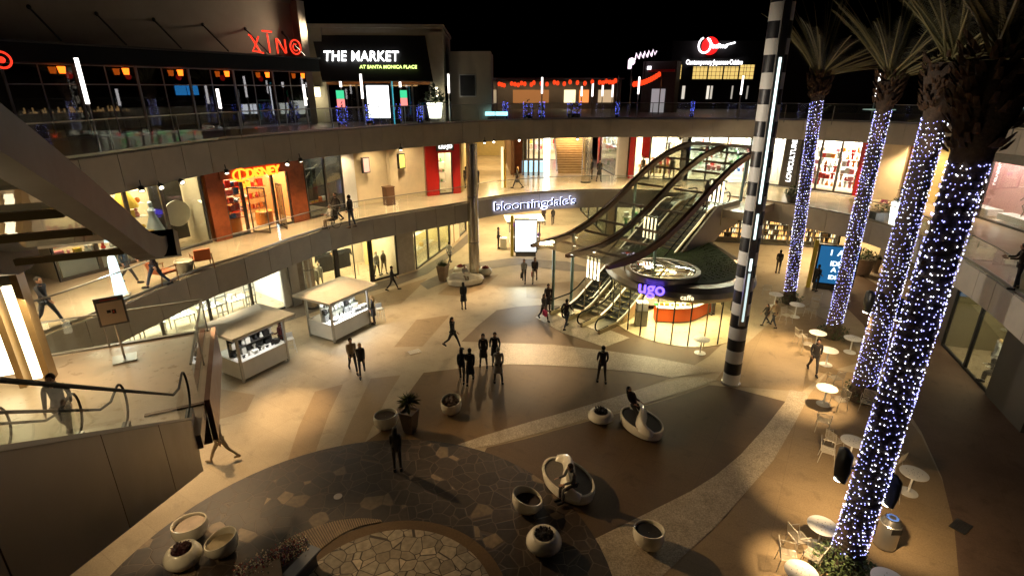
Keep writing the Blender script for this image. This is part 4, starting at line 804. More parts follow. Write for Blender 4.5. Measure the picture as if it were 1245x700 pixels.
# blue white halo lettering on the gallery edge
p0, p1 = at(597, 250, 4.42), at(696, 242, 4.42); d = p1 - p0; mid = (p0 + p1) / 2; nn = Vector((d.y, -d.x, 0)).normalized()
T = thing("halo_lettering_sign", "dark store letters with a blue white halo mounted on the gallery edge", "sign", mid + nn * .6, math.atan2(d.y, d.x))
a = text("halo_letters", "bloomingdale's", .86, emis("halo_glow", (.62, .66, 1), 3), .01, T, (0, .04, 0), offset=.022, spacing=.93); b = text("dark_letters", "bloomingdale's", .86, m_black, .02, T, (0, -.03, 0), offset=.004, spacing=.93)
k = d.length / max(1e-3, a.dimensions.x)
for o in (a, b): o.scale = (k, 1, 1)

for (x, y), tx in (((-8.3, 33.3), (-8.9, 35.0)), ((-6.5, 34.9), (-6.9, 36.9)), ((-9.6, 32.0), (-10.0, 33.1)), ((24.9, 34.6), (27, 35.6)), ((26.0, 34.2), (27.8, 34.4))):
    lamp_spot("cream_wall_fill", (x, y, G3 - 1.3), (tx[0], tx[1], G2 + 1.6), 330, 90, 1, (1, .76, .42), .08)  # unseen spots added to brighten the cream walls
# ------------------------------------------------------------------ canopies and escalators
m_tan = mat("tan_metal_beam", (.3, .2, .09), .45, .5, var=.1)
m_step = mat("escalator_step", (.10, .10, .095), .45, .6)
m_rub = mat("rubber_handrail", (.008, .008, .008), .6, spec=.15)
m_gold = mat("brass_cladding", (.42, .34, .2), .3, .85, var=.12)
def esc_profile(z0, z1, s0=0.0, L=12.0, run=1.6):
    """(s, z) step line: flat landing, 30 degree slope, flat landing"""
    ls = (L - (z1 - z0) / math.tan(R(30))) / 2
    return [(s0, z0), (s0 + ls, z0), (s0 + L - ls, z1), (s0 + L, z1)]
def prof_z(pr, s):
    for (a, za), (b, zb) in zip(pr, pr[1:]):
        if s <= b: return za + (zb - za) * max(0, s - a) / max(1e-6, b - a)
    return pr[-1][1]
def escalator(label, fr, w, z0, z1, L=12.0, wid=1.0, clad=m_gold, glassm=m_balglass, hr=.04, s0=0.0, deep=.9, lit=True, bal=.9):
    B0 = fr(s0, w, z0); T = thing("escalator", label, "escalator", B0); pr = esc_profile(z0, z1, s0, L)
    P = lambda s, ww, z: fr(s, w + ww, z) - B0
    ax = (fr(1, 0, 0) - fr(0, 0, 0)); lat = (fr(0, 1, 0) - fr(0, 0, 0))
    h = wid / 2
    # steps
    mb = MB(); sa, sb = pr[1][0], pr[2][0]; n = round((z1 - z0) / .2)
    for i in range(n):
        a = sa + (sb - sa) * i / n; b = sa + (sb - sa) * (i + 1) / n; za = z0 + (z1 - z0) * i / n; zb = z0 + (z1 - z0) * (i + 1) / n
        q = [P(a, -h, za), P(a, h, za), P(a + .02, h, zb), P(a + .02, -h, zb), P(b, h, zb), P(b, -h, zb)]
        mb.add(q, [(0, 1, 2, 3), (3, 2, 4, 5)])
    mb.build("steps", m_step, T)
    yl = MB()
    for i in range(n):
        a = sa + (sb - sa) * i / n; zb = z0 + (z1 - z0) * (i + 1) / n
        yl.add([P(a + .015, -h, zb + .003), P(a + .015, h, zb + .003), P(a + .05, h, zb + .003), P(a + .05, -h, zb + .003)], [(0, 1, 2, 3)])
    yl.build("step_edge_line", mat("yellow_step_edge", (.55, .42, .1), .5), T)
    for (a, b, z) in ((s0, sa, z0), (sb, s0 + L, z1)):
        mb = MB(); mb.add([P(a, -h, z + .02), P(b, -h, z + .02), P(b, h, z + .02), P(a, h, z + .02), P(a, -h, z - .1), P(b, -h, z - .1), P(b, h, z - .1), P(a, h, z - .1)], [(3, 2, 1, 0), (4, 5, 6, 7), (0, 1, 5, 4), (1, 2, 6, 5), (2, 3, 7, 6), (3, 0, 4, 7)]); mb.build("landing_plate", m_steel, T)
    # balustrades
    ss = [s0 - .25] + [pr[0][0], sa - .3, sa + .4] + [sa + .4 + (sb - sa - .8) * k / 4 for k in (1, 2, 3)] + [sb - .4, sb + .3, s0 + L, s0 + L + .25]
    for sd in (-1, 1):
        ww = sd * (h + .1)
        top = [P(s, ww, prof_z(pr, s) + bal) for s in ss]; bot = [P(s, ww, prof_z(pr, s) + .22) for s in ss]
        mb = MB(); vs = []; 
        for t, b in zip(top, bot): vs += [b, t - Vector((0, 0, .04))]
        mb.add(vs, [(2 * i, 2 * i + 2, 2 * i + 3, 2 * i + 1) for i in range(len(ss) - 1)]); mb.build("balustrade_glass", glassm, T)
        loop = []
        e0 = P(s0 - .25, ww, z0 + bal); cz = Vector((0, 0, 1)); rr = (bal - .22) / 2
        loop += [P(s0 + .5, ww, z0 + .24)] + [e0 - cz * rr - ax * (rr * math.sin(R(t))) - cz * (rr * math.cos(R(t))) for t in range(0, 181, 20)]
        loop += top[1:-1]
        e1 = P(s0 + L + .25, ww, z1 + bal)
        loop += [e1 - cz * rr + ax * (rr * math.sin(R(t))) + cz * (rr * math.cos(R(t))) for t in range(0, 181, 20)] + [P(s0 + L - .5, ww, z1 + .24)]
        mb = MB(); mb.tube(loop, hr, 8); mb.build("handrail", m_rub, T, True)
        mb = MB(); vs = []
        for s in ss:
            z = prof_z(pr, s); d_ = deep if s0 < s < s0 + L else .25
            for (a, zz) in ((ww - .07, z + .24), (ww + .07, z + .24), (ww + .07, max(z0 * 0 + .01 if z0 < .1 else z - d_, z - d_)), (ww - .07, max(.01, z - d_))): vs.append(P(s, a, zz))
        fs = [(4 * i + k, 4 * i + 4 + k, 4 * i + 4 + (k + 1) % 4, 4 * i + (k + 1) % 4) for i in range(len(ss) - 1) for k in range(4)] + [(0, 1, 2, 3), tuple(4 * (len(ss) - 1) + k for k in (3, 2, 1, 0))]
        mb.add(vs, fs); mb.build("side_skirt", clad, T)
        if lit:
            mb = MB(); iw = ww - sd * .08; vs = []
            for s in ss[2:-2]: z = prof_z(pr, s); vs += [P(s, iw, z + .245), P(s, ww, z + .285)]
            mb.add(vs, [(2 * i, 2 * i + 2, 2 * i + 3, 2 * i + 1) for i in range(len(ss) - 5)]); mb.build("light_strip", emis("warm_strip_glow", (1, .82, .5), 1.3), T)
    # truss underside
    mb = MB(); vs = []
    for s in ss[1:-1]:
        z = prof_z(pr, s); vs += [P(s, -h - .05, max(.012, z - deep)), P(s, h + .05, max(.012, z - deep))]
    mb.add(vs, [(2 * i, 2 * i + 1, 2 * i + 3, 2 * i + 2) for i in range(len(ss) - 3)]); mb.build("truss_soffit", m_dsteel, T)
    return T
escalator("left lane of the central escalator bank rising from the plaza to the gallery", csw, -1.65, G0, G2, 12, 1.0)
escalator("right lane of the central escalator bank beside the round cafe", csw, .65, G0, G2, 12, 1.0, clad=m_gold)
# central stair between them
E = thing("central_stair", "narrow lit stair flight between the two central escalators", "staircase", csw(0, 0, G0)); O = E.location.copy()
pr = esc_profile(0, G2 - G0, 0, 12); mb = MB(); sa, sb = pr[1][0], pr[2][0]; n = 30
for i in range(n):
    a = sa + (sb - sa) * i / n; b = sa + (sb - sa) * (i + 1) / n; zb = (G2 - G0) * (i + 1) / n; za = (G2 - G0) * i / n
    mb.add([csw(s, w_, z) - csw(0, 0, 0) for s, w_, z in ((a, -.88, za), (a, -.12, za), (a, -.12, zb), (a, -.88, zb), (b, -.12, zb), (b, -.88, zb))], [(0, 1, 2, 3), (3, 2, 4, 5)])
mb.build("steps", mat("stair_stone", (.4, .33, .22), .5, var=.1), E)
mb = MB(); mb.add([csw(s, w_, z) - csw(0, 0, 0) for s, w_, z in ((sa, -.88, -.0), (sa, -.12, .0), (sb, -.12, G2 - .35), (sb, -.88, G2 - .35))], [(0, 1, 2, 3)]); mb.build("soffit", m_dsteel, E)
mb = MB()
for sd in (-.86, -.14): mb.tube([csw(s, sd, z + .95) - csw(0, 0, 0) for s, z in ((sa - .3, 0), (sa + .1, 0), (sb, G2), (sb + .4, G2))], .022, 6)
mb.build("handrail", m_steel, E)
E = thing("escalator_foot_plate", "angular pale stone plate at the foot of the central escalators", "floor plate", (0, 0, 0))
mb = MB(); mb.prism([tuple(csw(s, w_)[:2]) for s, w_ in ((-1.1, -2.6), (-1.5, -.2), (-1.2, 2.4), (.6, 2.6), (.6, -2.6))], .003, .016); mb.build("plate", pv_gran, E)
# dark bridge from the escalator head to the gallery
E = tag(MB().prism([tuple(csw(s, w_)[:2]) for s, w_ in ((11.2, -2.7), (11.2, 2.9), (17, 2.9), (17, -2.7))], G2 - .5, G2 - .004).build("escalator_landing", [m_slab]), kind="structure")
E = thing("escalator_side_wall", "smooth dark grey sloping side wall of the escalator above the cafe roof", "wall", (0, 0, 0)); O = Vector((0, 0, 0))
mb = MB(); q = [csw(3.0, 1.42, .9), csw(10.6, 1.42, G2 + .3), csw(13.6, 1.42, G2 + .3), csw(13.6, 1.42, G2 - 1.3), csw(11.6, 1.42, G2 - 1.5), csw(9.0, 1.42, 2.2), csw(5.2, 1.42, .2)]
q2 = [p + CR * .12 for p in q]; n = len(q); mb.add(q + q2, [tuple(range(n))[::-1], tuple(range(n, 2 * n))] + [(i, (i + 1) % n, n + (i + 1) % n, n + i) for i in range(n)]); mb.build("wall_panel", m_panel, E)
def canopy(label, fr, prof, ws, extra=(), bw=.2, bh=.34, nseg=18, beam=m_brown, cross=m_brown, crossn=9, glassz=.12, sidew=.5, roof=None):
    O = fr(prof[0][0], 0, prof[0][1]); T = thing("escalator_canopy", label, "canopy", O)
    pr = cat_rom([Vector((s, z, 0)) for s, z in prof], 6); pr = resample(pr, 12.0 / nseg)
    for w_ in ws:
        mb = MB(); vs = []
        for i, p in enumerate(pr):
            t = (pr[min(i + 1, len(pr) - 1)] - pr[max(i - 1, 0)]).normalized(); nx, nz = -t.y, t.x; c = fr(p.x, w_, p.y) - O; up = (fr(nx, 0, nz) - fr(0, 0, 0)); lat = fr(0, 1, 0) - fr(0, 0, 0)
            k = 1 if 1 < i < len(pr) - 2 else (.75 if i in (1, len(pr) - 2) else .45)
            for a, b in ((-1, -1), (1, -1), (1, 1), (-1, 1)): vs.append(c + lat * (a * bw / 2) + up * (b * bh / 2 * k))
        fs = [(4 * i + k, 4 * i + (k + 1) % 4, 4 * i + 4 + (k + 1) % 4, 4 * i + 4 + k) for i in range(len(pr) - 1) for k in range(4)] + [(3, 2, 1, 0), tuple(4 * (len(pr) - 1) + k for k in range(4))]
        mb.add(vs, fs); mb.build("long_beam", beam, T)
    ws = sorted(ws)
    for a, b in zip(ws, ws[1:]):
        vs = []
        for p in pr: vs += [fr(p.x, a + bw / 2, p.y + glassz) - O, fr(p.x, b - bw / 2, p.y + glassz) - O]
        MB().add(vs, [(2 * i, 2 * i + 1, 2 * i + 3, 2 * i + 2) for i in range(len(pr) - 1)]).build("glass_roof", roof or m_canopy, T)
        for i in range(1, crossn):
            p = pr[round(i * (len(pr) - 1) / crossn)]
            mb = MB(); mb.bar(fr(p.x, a + .35, p.y - .05) - O, fr(p.x, b - .35, p.y - .05) - O, .1, .12); mb.build("cross_bar", cross, T)
    return T, pr, O
cprof = [(-1.6, 4.3), (0.2, 4.3), (1.6, 4.42), (3.4, 4.9), (5.6, 5.85), (7.9, 7.05), (10.2, 8.0), (12.6, 8.5), (14.2, 8.62)]
T, pr, O = canopy("S curved glass canopy with three dark brown beams over the central escalators", csw, cprof, (-2.5, 0, 2.5))
for w_, s_ in ((-2.42, .1), (-2.42, 1.7), (1.5, 4.0), (-2.5, 7.5), (2.45, 11.5)):
    z0 = max(0, (s_ - 1.6) * .57) if w_ > 0 and s_ > 1 else 0; zt = next(p.y for p in pr if p.x >= s_); a = csw(s_, w_, z0) - O; b = csw(s_, w_, zt) - O
    MB().tube([a, b], .09, 10).build("support_post", mat("teal_lit_steel", (.25, .36, .34), .3, .7), T, True)
for s_, w_, zb in ((1.2, -.5, 2.3), (5.6, .0, 3.9), (9.4, 1.9, 5.8)):
    L_ = thing("fluorescent_cluster", "cluster of four vertical fluorescent tubes " + {1.2: "low over the escalator foot", 5.6: "midway under the central canopy", 7.4: "high under the central canopy, left side", 9.4: "at the head of the central canopy"}[s_], "light", csw(s_, w_, zb), math.atan2(CR.y, CR.x))
    for k in range(4): MB().box(-.42 + k * .25, -.03, 0, -.34 + k * .25, .03, 1.25).build("tube_lamp", emis("warm_tube_glow", (1, .84, .55), 3.2), L_)
    MB().box(-.5, -.06, 1.25, .55, .06, 1.33).build("top_bracket", m_dsteel, L_); MB().box(-.5, -.05, -.06, .55, .05, 0).build("bottom_bracket", m_dsteel, L_)
    for xx in (-.5, .5): MB().tube([(xx, 0, -zb + max(.0, (s_ - 1.6) * .57)), (xx, 0, -.06)], .03, 6).build("stem", m_gold, L_)
# ---- left foreground escalator pair with landing and canopy
escalator("near left escalator with dark handrail and tall bronze side cladding", lsw, -.62, G2, G3, 10.15, 1.0, clad=m_dsteel, s0=.6, lit=False, bal=1.1, hr=.026)
escalator("farther left escalator carrying a rider behind the glass", lsw, -2.65, G2, G3, 10.15, 1.0, clad=m_dsteel, s0=.6, lit=True, bal=1.1, hr=.026)
m_clad = mat("bronze_cladding", (.085, .06, .038), .36, .6, var=.12, vscale=.7)
E = thing("escalator_cladding", "large brushed bronze cladding panels on the flank of the near left escalator", "cladding", (0, 0, 0))
def clp(s, w0, w1, z):  return lsw(s, w0, z), lsw(s, w1, z)
pr2 = esc_profile(G2, G3, .6, 10.15); 
segs_ = [(1.35, 4.1), (4.1, 6.6), (6.6, 9.0), (9.0, 11.2)]
for a, b in segs_:
    mb = MB(); vs = []
    ms = [a + .012, b - .012]
    for s in ms:
        z = prof_z(pr2, s); zt = z + .46; zb = z - .85
        for w_, zz in ((.02, zt), (.12, zt), (.12, zb), (.02, zb)): vs.append(lsw(s, w_, zz))
    mb.add(vs, [(k, 4 + k, 4 + (k + 1) % 4, (k + 1) % 4) for k in range(4)] + [(0, 1, 2, 3), (7, 6, 5, 4)]); mb.build("cladding_panel", m_clad, E)
mb = MB(); vs = []
for s in (1.3, 1.5, 10.1, 11.2):
    z = prof_z(pr2, s) + .47
    for w_, zz in ((-.04, z), (.15, z), (.15, z + .05), (-.04, z + .05)): vs.append(lsw(s, w_, zz))
mb.add(vs, [(4 * i + k, 4 * i + 4 + k, 4 * i + 4 + (k + 1) % 4, 4 * i + (k + 1) % 4) for i in range(3) for k in range(4)] + [(0, 1, 2, 3), (15, 14, 13, 12)]); mb.build("top_trim", mat("satin_trim", (.3, .26, .2), .5, .6), E)
# landing
LP = [tuple(lsw(s, w_)[:2]) for s, w_ in ((1.2, .2), (-4.75, .2), (-4.75, -12), (1.2, -12))]
tag(MB().prism(LP, G2 - .35, G2 - .006).build("landing_floor", mat("landing_tile", (.5, .38, .27), .3, var=.1)), kind="structure")
E = thing("landing_fascia", "reddish brown metal edge wrapping the left escalator landing", "fascia", (0, 0, 0)); m_rb = mat("red_brown_metal", (.22, .11, .075), .35, .6, var=.15)
mb = MB(); mb.prism([tuple(lsw(s, w_)[:2]) for s, w_ in ((-.23, .21), (-4.9, .21), (-4.9, .33), (-.23, .33))], G2 - 1.1, G2 + .04); mb.build("side_panel", m_rb, E)
mb = MB(); mb.prism([tuple(lsw(s, w_)[:2]) for s, w_ in ((-4.76, .155), (-4.76, -12), (-4.9, -12), (-4.9, .155))], G2 - .9, G2 + .04); mb.build("end_panel", m_panel, E)
mb = MB(); mb.prism([tuple(lsw(s, w_)[:2]) for s, w_ in ((-.22, .205), (-.22, -1.0), (-.12, -1.0), (-.12, .205))], G2 - 1.1, G2 + .03); mb.build("front_panel", m_brown, E)
E = thing("glass_railing", "glass railing with slim rail round the left escalator landing corner", "railing", (0, 0, 0))
for a, b in (((-.2, .12), (-2.3, .12)), ((-2.3, .12), (-4.7, .12)), ((-4.7, .12), (-4.7, -2.4)), ((-4.7, -2.4), (-4.7, -5)), ((-4.7, -5), (-4.7, -8)), ((-4.7, -8), (-4.7, -11.5)), ):
    p, q = lsw(*a, G2), lsw(*b, G2); d = (q - p).normalized()
    MB().add([p + d * .03 + Vector((0, 0, .08)), q - d * .03 + Vector((0, 0, .08)), q - d * .03 + Vector((0, 0, 1.02)), p + d * .03 + Vector((0, 0, 1.02))], [(0, 1, 2, 3)]).build("glass_panel", m_railglass, E)
    mb = MB(); mb.bar(p + Vector((0, 0, 1.06)), q + Vector((0, 0, 1.06)), .05, .04); mb.build("handrail", m_rail, E); mb = MB(); mb.bar(q, q + Vector((0, 0, 1.04)), .03, .03, up=(1, 0, 0)); mb.build("post", m_rail, E)
lprof = [(-1.5, 8.78), (-.6, 8.85), (.6, 9.2), (2, 9.85), (4, 10.75), (6, 11.6), (9, 12.8), (12, 13.8)]
T, pr, O = canopy("near brown beamed canopy with lined glass over the left escalators", lsw, lprof, (-.1, -2.5, -4.9), bw=.32, bh=.5, beam=mat("dark_bronze_beam", (.03, .013, .005), .5, .2, var=.2, vscale=1.3), roof=glass("fritted_canopy_glass_dense", (.8, .84, .76), .6, .3, lines=True), cross=m_tan, crossn=8, glassz=.2)
# beams' black end shoe, lights and lamp pylon
mb = MB(); mb.bar(lsw(-1.45, -.05, 8.72), lsw(-2.15, -.05, 8.5), .5, .62); mb.build("black_end_shoe", m_black, None).name = "end_shoe"
o = bpy.data.objects["end_shoe"]; o.parent = T; o.location = -Vector(T.location)
for k, (s_, w_) in enumerate(((-3.2, -4.3),)):
    L_ = thing("lamp_pylon", "tall pylon of tan fins around glowing lamp panels beside the left escalators", "lamp pylon", lsw(s_, w_, G2), math.atan2(LR.y, LR.x))
    for x in (-.95, -.42, .38, .9): MB().box(x - .07, -.25, 0, x + .07, .25, 4.3).build("fin", m_tan, L_)
    MB().box(-.3, -.08, .35, .26, .08, 2.1).build("lamp_panel", emis("lamp_panel_glow", (1, .86, .55), 5), L_)
    for x in (-.68, .64): MB().box(x - .09, -.06, .1, x + .09, .06, 2.6).build("light_tube", emis("lamp_tube_glow", (1, .84, .5), 3), L_)
    MB().lathe([(.2, 2.35), (.22, 2.38), (.22, 2.6), (.05, 2.7), (.05, 3.0)], 18, (0, -.2, 0)).build("round_spotlight", m_steel, L_, True)
lamp_area("pylon_light", lsw(-2.4, -3.0, G2 + 2.4), 1, 1, 110, (1, .78, .45), (R(-40), R(20), 0))
# landing sign
p = at(152, 436, G2); T = thing("sign_stand", "free standing pale sign board on a post on the left escalator landing", "sign", p, R(35))
MB().box(-.28, -.28, 0, .28, .28, .03).build("base_plate", m_steel, T); MB().tube([(0, 0, .03), (0, 0, 1.1)], .03, 8).build("post", m_steel, T)
MB().box(-.33, -.035, 1.05, .33, .02, 1.85).build("frame", m_dsteel, T); MB().box(-.28, -.045, 1.1, .28, -.037, 1.72).build("board", mat("sign_paper", (.62, .52, .42), .6), T)
MB().box(-.1, -.052, 1.42, -.01, -.046, 1.50).box(.01, -.052, 1.38, .1, -.046, 1.50).build("dark_emblem", m_black, T); MB().box(-.2, -.052, 1.78, .2, -.04, 1.80).build("red_line", m_red, T)
MB().box(.03, -.057, 1.41, .06, -.053, 1.47).build("red_dot", m_red, T)
# glowing floor lamp on the gallery
p = at(148, 360, G2); T = thing("glowing_floor_lamp", "tapering pale blue white glowing lamp standing on the left gallery", "lamp", p)
MB().lathe([(.3, 0), (.3, .08), (.27, .1)], 20).build("base", m_steel, T); MB().lathe([(.2, .1), (.13, 1.4), (.1, 1.5), (.02, 1.54)], 20).build("shade", emis("cool_lamp_glow", (.72, .95, 1), 1.25), T, True)
lamp_point("floor_lamp_light", p + Vector((.0, -.5, 1.2)), 40, (.8, .95, 1), .2)
# ------------------------------------------------------------------ round cafe
cc = Vector((9.2, 28.2, 0)); RX, RY = 3.55, 4.1
def ell(t, k=0.0): return Vector((cc.x + (RX + k) * math.cos(t), cc.y + (RY + k) * math.sin(t), 0))
z_e = 2.42
m_roof = mat("cafe_roof_metal", (.25, .22, .17), .35, .6, var=.12)
E = thing("round_cafe", "round glass walled cafe glowing yellow under a wide metal eave with purple letters", "cafe", cc); O = Vector(cc)
a0, a1 = R(-200), R(20); N_ = 17
fr = MB(); gp = MB()
for i in range(N_ + 1):
    t = a0 + (a1 - a0) * i / N_; p = ell(t) - O
    f = MB(); f.tube([p + Vector((0, 0, .02)), p + Vector((0, 0, z_e))], .035, 6); f.build("mullion", m_black if i % 3 else m_gold, E)
    if i < N_:
        q = ell(a0 + (a1 - a0) * (i + 1) / N_) - O; d = (q - p).normalized()
        MB().add([p + d * .03 + Vector((0, 0, .06)), q - d * .03 + Vector((0, 0, .06)), q - d * .03 + Vector((0, 0, z_e)), p + d * .03 + Vector((0, 0, z_e))], [(0, 1, 2, 3)]).build("glass_pane", m_glass, E)
m_cafe = mat("cafe_back_wall", (.62, .52, .28), .6, var=.06)
mb = MB(); pts = [ell(R(20) + R(140) * i / 14, -.1) - O for i in range(15)]
for a, b in zip(pts, pts[1:]): mb.add([(a.x, a.y, .02), (b.x, b.y, .02), (b.x, b.y, z_e), (a.x, a.y, z_e)], [(3, 2, 1, 0)])
mb.build("back_wall", m_cafe, E)
MB().prism([tuple((ell(i * R(10), .08) - O)[:2]) for i in range(36)], .004, .03).build("floor", mat("cafe_floor", (.6, .5, .3), .3, var=.08), E)
def hole(mb, outer, z, rh=1.8):
    n = len(outer); vs = [(x, y, z) for x, y in outer] + [(-1.35 + rh * math.cos(2 * math.pi * i / n), -1.75 + rh * math.sin(2 * math.pi * i / n), z) for i in range(n)]
    mb.add(vs, [(i, (i + 1) % n, n + (i + 1) % n, n + i) for i in range(n)])
# roof: teardrop, eave ring, skylight, planting
def tear(k, n=48):
    out = []
    for i in range(n):
        t = 2 * math.pi * i / n; x, y = (RX + k) * math.cos(t), (RY + k) * math.sin(t)
        g_ = max(0, math.sin(t - R(-12))) ** 3 * (1.6)
        out.append((x + g_ * .9, y + g_ * 1.3))
    return out
z_e = 2.42
mb = MB(); ps = [(.32, z_e + .08), (.42, z_e + .25), (.34, z_e + .5), (-.05, z_e + .66)]; rings = [(.0, z_e)] + [(.22, z_e)] + ps
vs = []; n = 48
for k, z in rings: vs += [(x, y, z) for x, y in tear(k)]
mb.add(vs, [(r_ * n + i, r_ * n + (i + 1) % n, (r_ + 1) * n + (i + 1) % n, (r_ + 1) * n + i) for r_ in range(len(rings) - 1) for i in range(n)]); hole(mb, tear(-.05), z_e + .66); mb.build("roof", m_roof, E, True)
gr = mat("roof_sedum", (.03, .055, .014), .9, var=.4, vscale=3, bump=.6, bscale=20)
mb = MB(); hole(mb, [(x * .96 + .1, y * .96 + .15) for x, y in tear(-.35)], z_e + .70, 1.92); mb.build("planted_bed", gr, E)
mb = MB()
for i in range(2600):
    t = random.random() * 2 * math.pi; k = random.random() ** .5; q = tear(-.5)[int(t / 2 / math.pi * 48)]; x, y = q[0] * .92 * k + .2, q[1] * .92 * k + .3
    if ((x + 1.35) / 2.0) ** 2 + ((y + 1.75) / 2.0) ** 2 < 1: continue
    h_ = random.uniform(.04, .13); a = random.random() * 6.28; dx, dy = math.cos(a) * .025, math.sin(a) * .025
    mb.add([(x - dx, y - dy, z_e + .69), (x + dx, y + dy, z_e + .69), (x + random.uniform(-.05, .05), y + random.uniform(-.05, .05), z_e + .70 + h_ * .5)], [(0, 1, 2)])
tag(mb.build("roof_grass", gr, E), kind="stuff")
sk = Vector((-1.35, -1.75, 0))
MB().lathe([(1.75, z_e + .6), (1.9, z_e + .61), (1.9, z_e + .92), (1.8, z_e + .97), (1.65, z_e + .95)], 48, sk, 1.0, 1.0, cap=False).build("skylight_ring", m_roof, E, True)
MB().lathe([(1.68, z_e + .91), (1.1, z_e + 1.0), (.02, z_e + 1.04)], 40, sk, 1, 1.0, cap=False).build("skylight_glass", glass("skylight_glass_mat", (.85, .88, .8), .9, .06), E, True)
mb = MB()
for k in range(-2, 3): mb.bar(sk + Vector((-1.6 * math.cos(k * .38), k * .6, z_e + .93)), sk + Vector((1.6 * math.cos(k * .38), k * .6, z_e + .93)), .05, .05)
mb.build("skylight_bars", m_steel, E)
# eave letters
tt = R(-128); pe = ell(tt, .5) - O
text("sign_lettering", "ugo", .88, emis("violet_letter_glow", (.13, .07, 1), 4), .04, E, (pe.x + .1, pe.y - .12, z_e + .55), (R(84), 0, R(-22)), offset=.012)
pe = ell(R(-104), .5) - O; text("sign_small_lettering", "caffe", .34, emis("cream_letter_glow", (1, .85, .5), 1.6), .02, E, (pe.x + .1, pe.y - .1, z_e + .38), (R(85), 0, R(-10)))
# interior
for i, (dx, dy) in enumerate(((-1.4, -1.2), (.9, -.6), (-.2, 1.6))): lamp_area("cafe_light", (cc.x + dx, cc.y + dy, z_e - .04), 1.6, 1.6, 360, (1, .80, .42))
p0, p1, p2 = [at(x, y, 0) for x, y in ((800, 398), (842, 398), (872, 384))]
T = thing("cafe_counter", "curved orange counter with glass display of food inside the round cafe", "counter", (p0.x, p0.y + .6, .03)); crv = cat_rom([Vector((0, 0, 0)), Vector((p1.x - p0.x, p1.y - p0.y, 0)), Vector((p2.x - p0.x, p2.y - p0.y, 0))], 8)
def sweep(pts, x0, x1, z0, z1):
    mb = MB(); vs = []
    for i, p in enumerate(pts):
        d = (pts[min(i + 1, len(pts) - 1)] - pts[max(i - 1, 0)]).normalized(); n_ = Vector((-d.y, d.x, 0))
        for a, z in ((x0, z0), (x1, z0), (x1, z1), (x0, z1)): vs.append(p + n_ * a + Vector((0, 0, z)))
    return mb.add(vs, [(4 * i + k, 4 * i + (k + 1) % 4, 4 * i + 4 + (k + 1) % 4, 4 * i + 4 + k) for i in range(len(pts) - 1) for k in range(4)] + [(3, 2, 1, 0), tuple(4 * (len(pts) - 1) + k for k in range(4))])
sweep(crv, 0, .7, .08, .85).build("counter_front", mat("orange_laminate", (.8, .12, .01), .3), T); sweep(crv, -.05, .75, .85, .9).build("worktop", m_intw, T); sweep(crv, .05, .06, .9, 1.3).build("sneeze_guard", m_glass, T); sweep(crv, .05, .5, 1.3, 1.32).build("glass_shelf", m_glass, T); sweep(crv, .03, .65, .01, .08).build("plinth", m_dsteel, T)
for i, p in enumerate(resample(crv, .3)): good(random.choice(['box', 'ball']), random.choice(['yellow', 'orange', 'tan', 'white', 'red', 'green']), Vector(T.location) + p + Vector((.05, .35, .902)), (.2, .2, .14), 0, "small dish of food on the orange cafe counter", "dishes of food on the cafe counter", "food_dish", "food")
p = at(781, 400, 0); T = thing("cafe_machine_stand", "white boxed machine on a dark stand at the left inside the round cafe", "machine", (p.x, p.y + .5, .03)); MB().box(-.3, -.25, 0, .3, .25, .9).build("stand", m_dsteel, T); MB().box(-.28, -.22, .9, .28, .22, 1.35).build("machine_body", m_white, T)
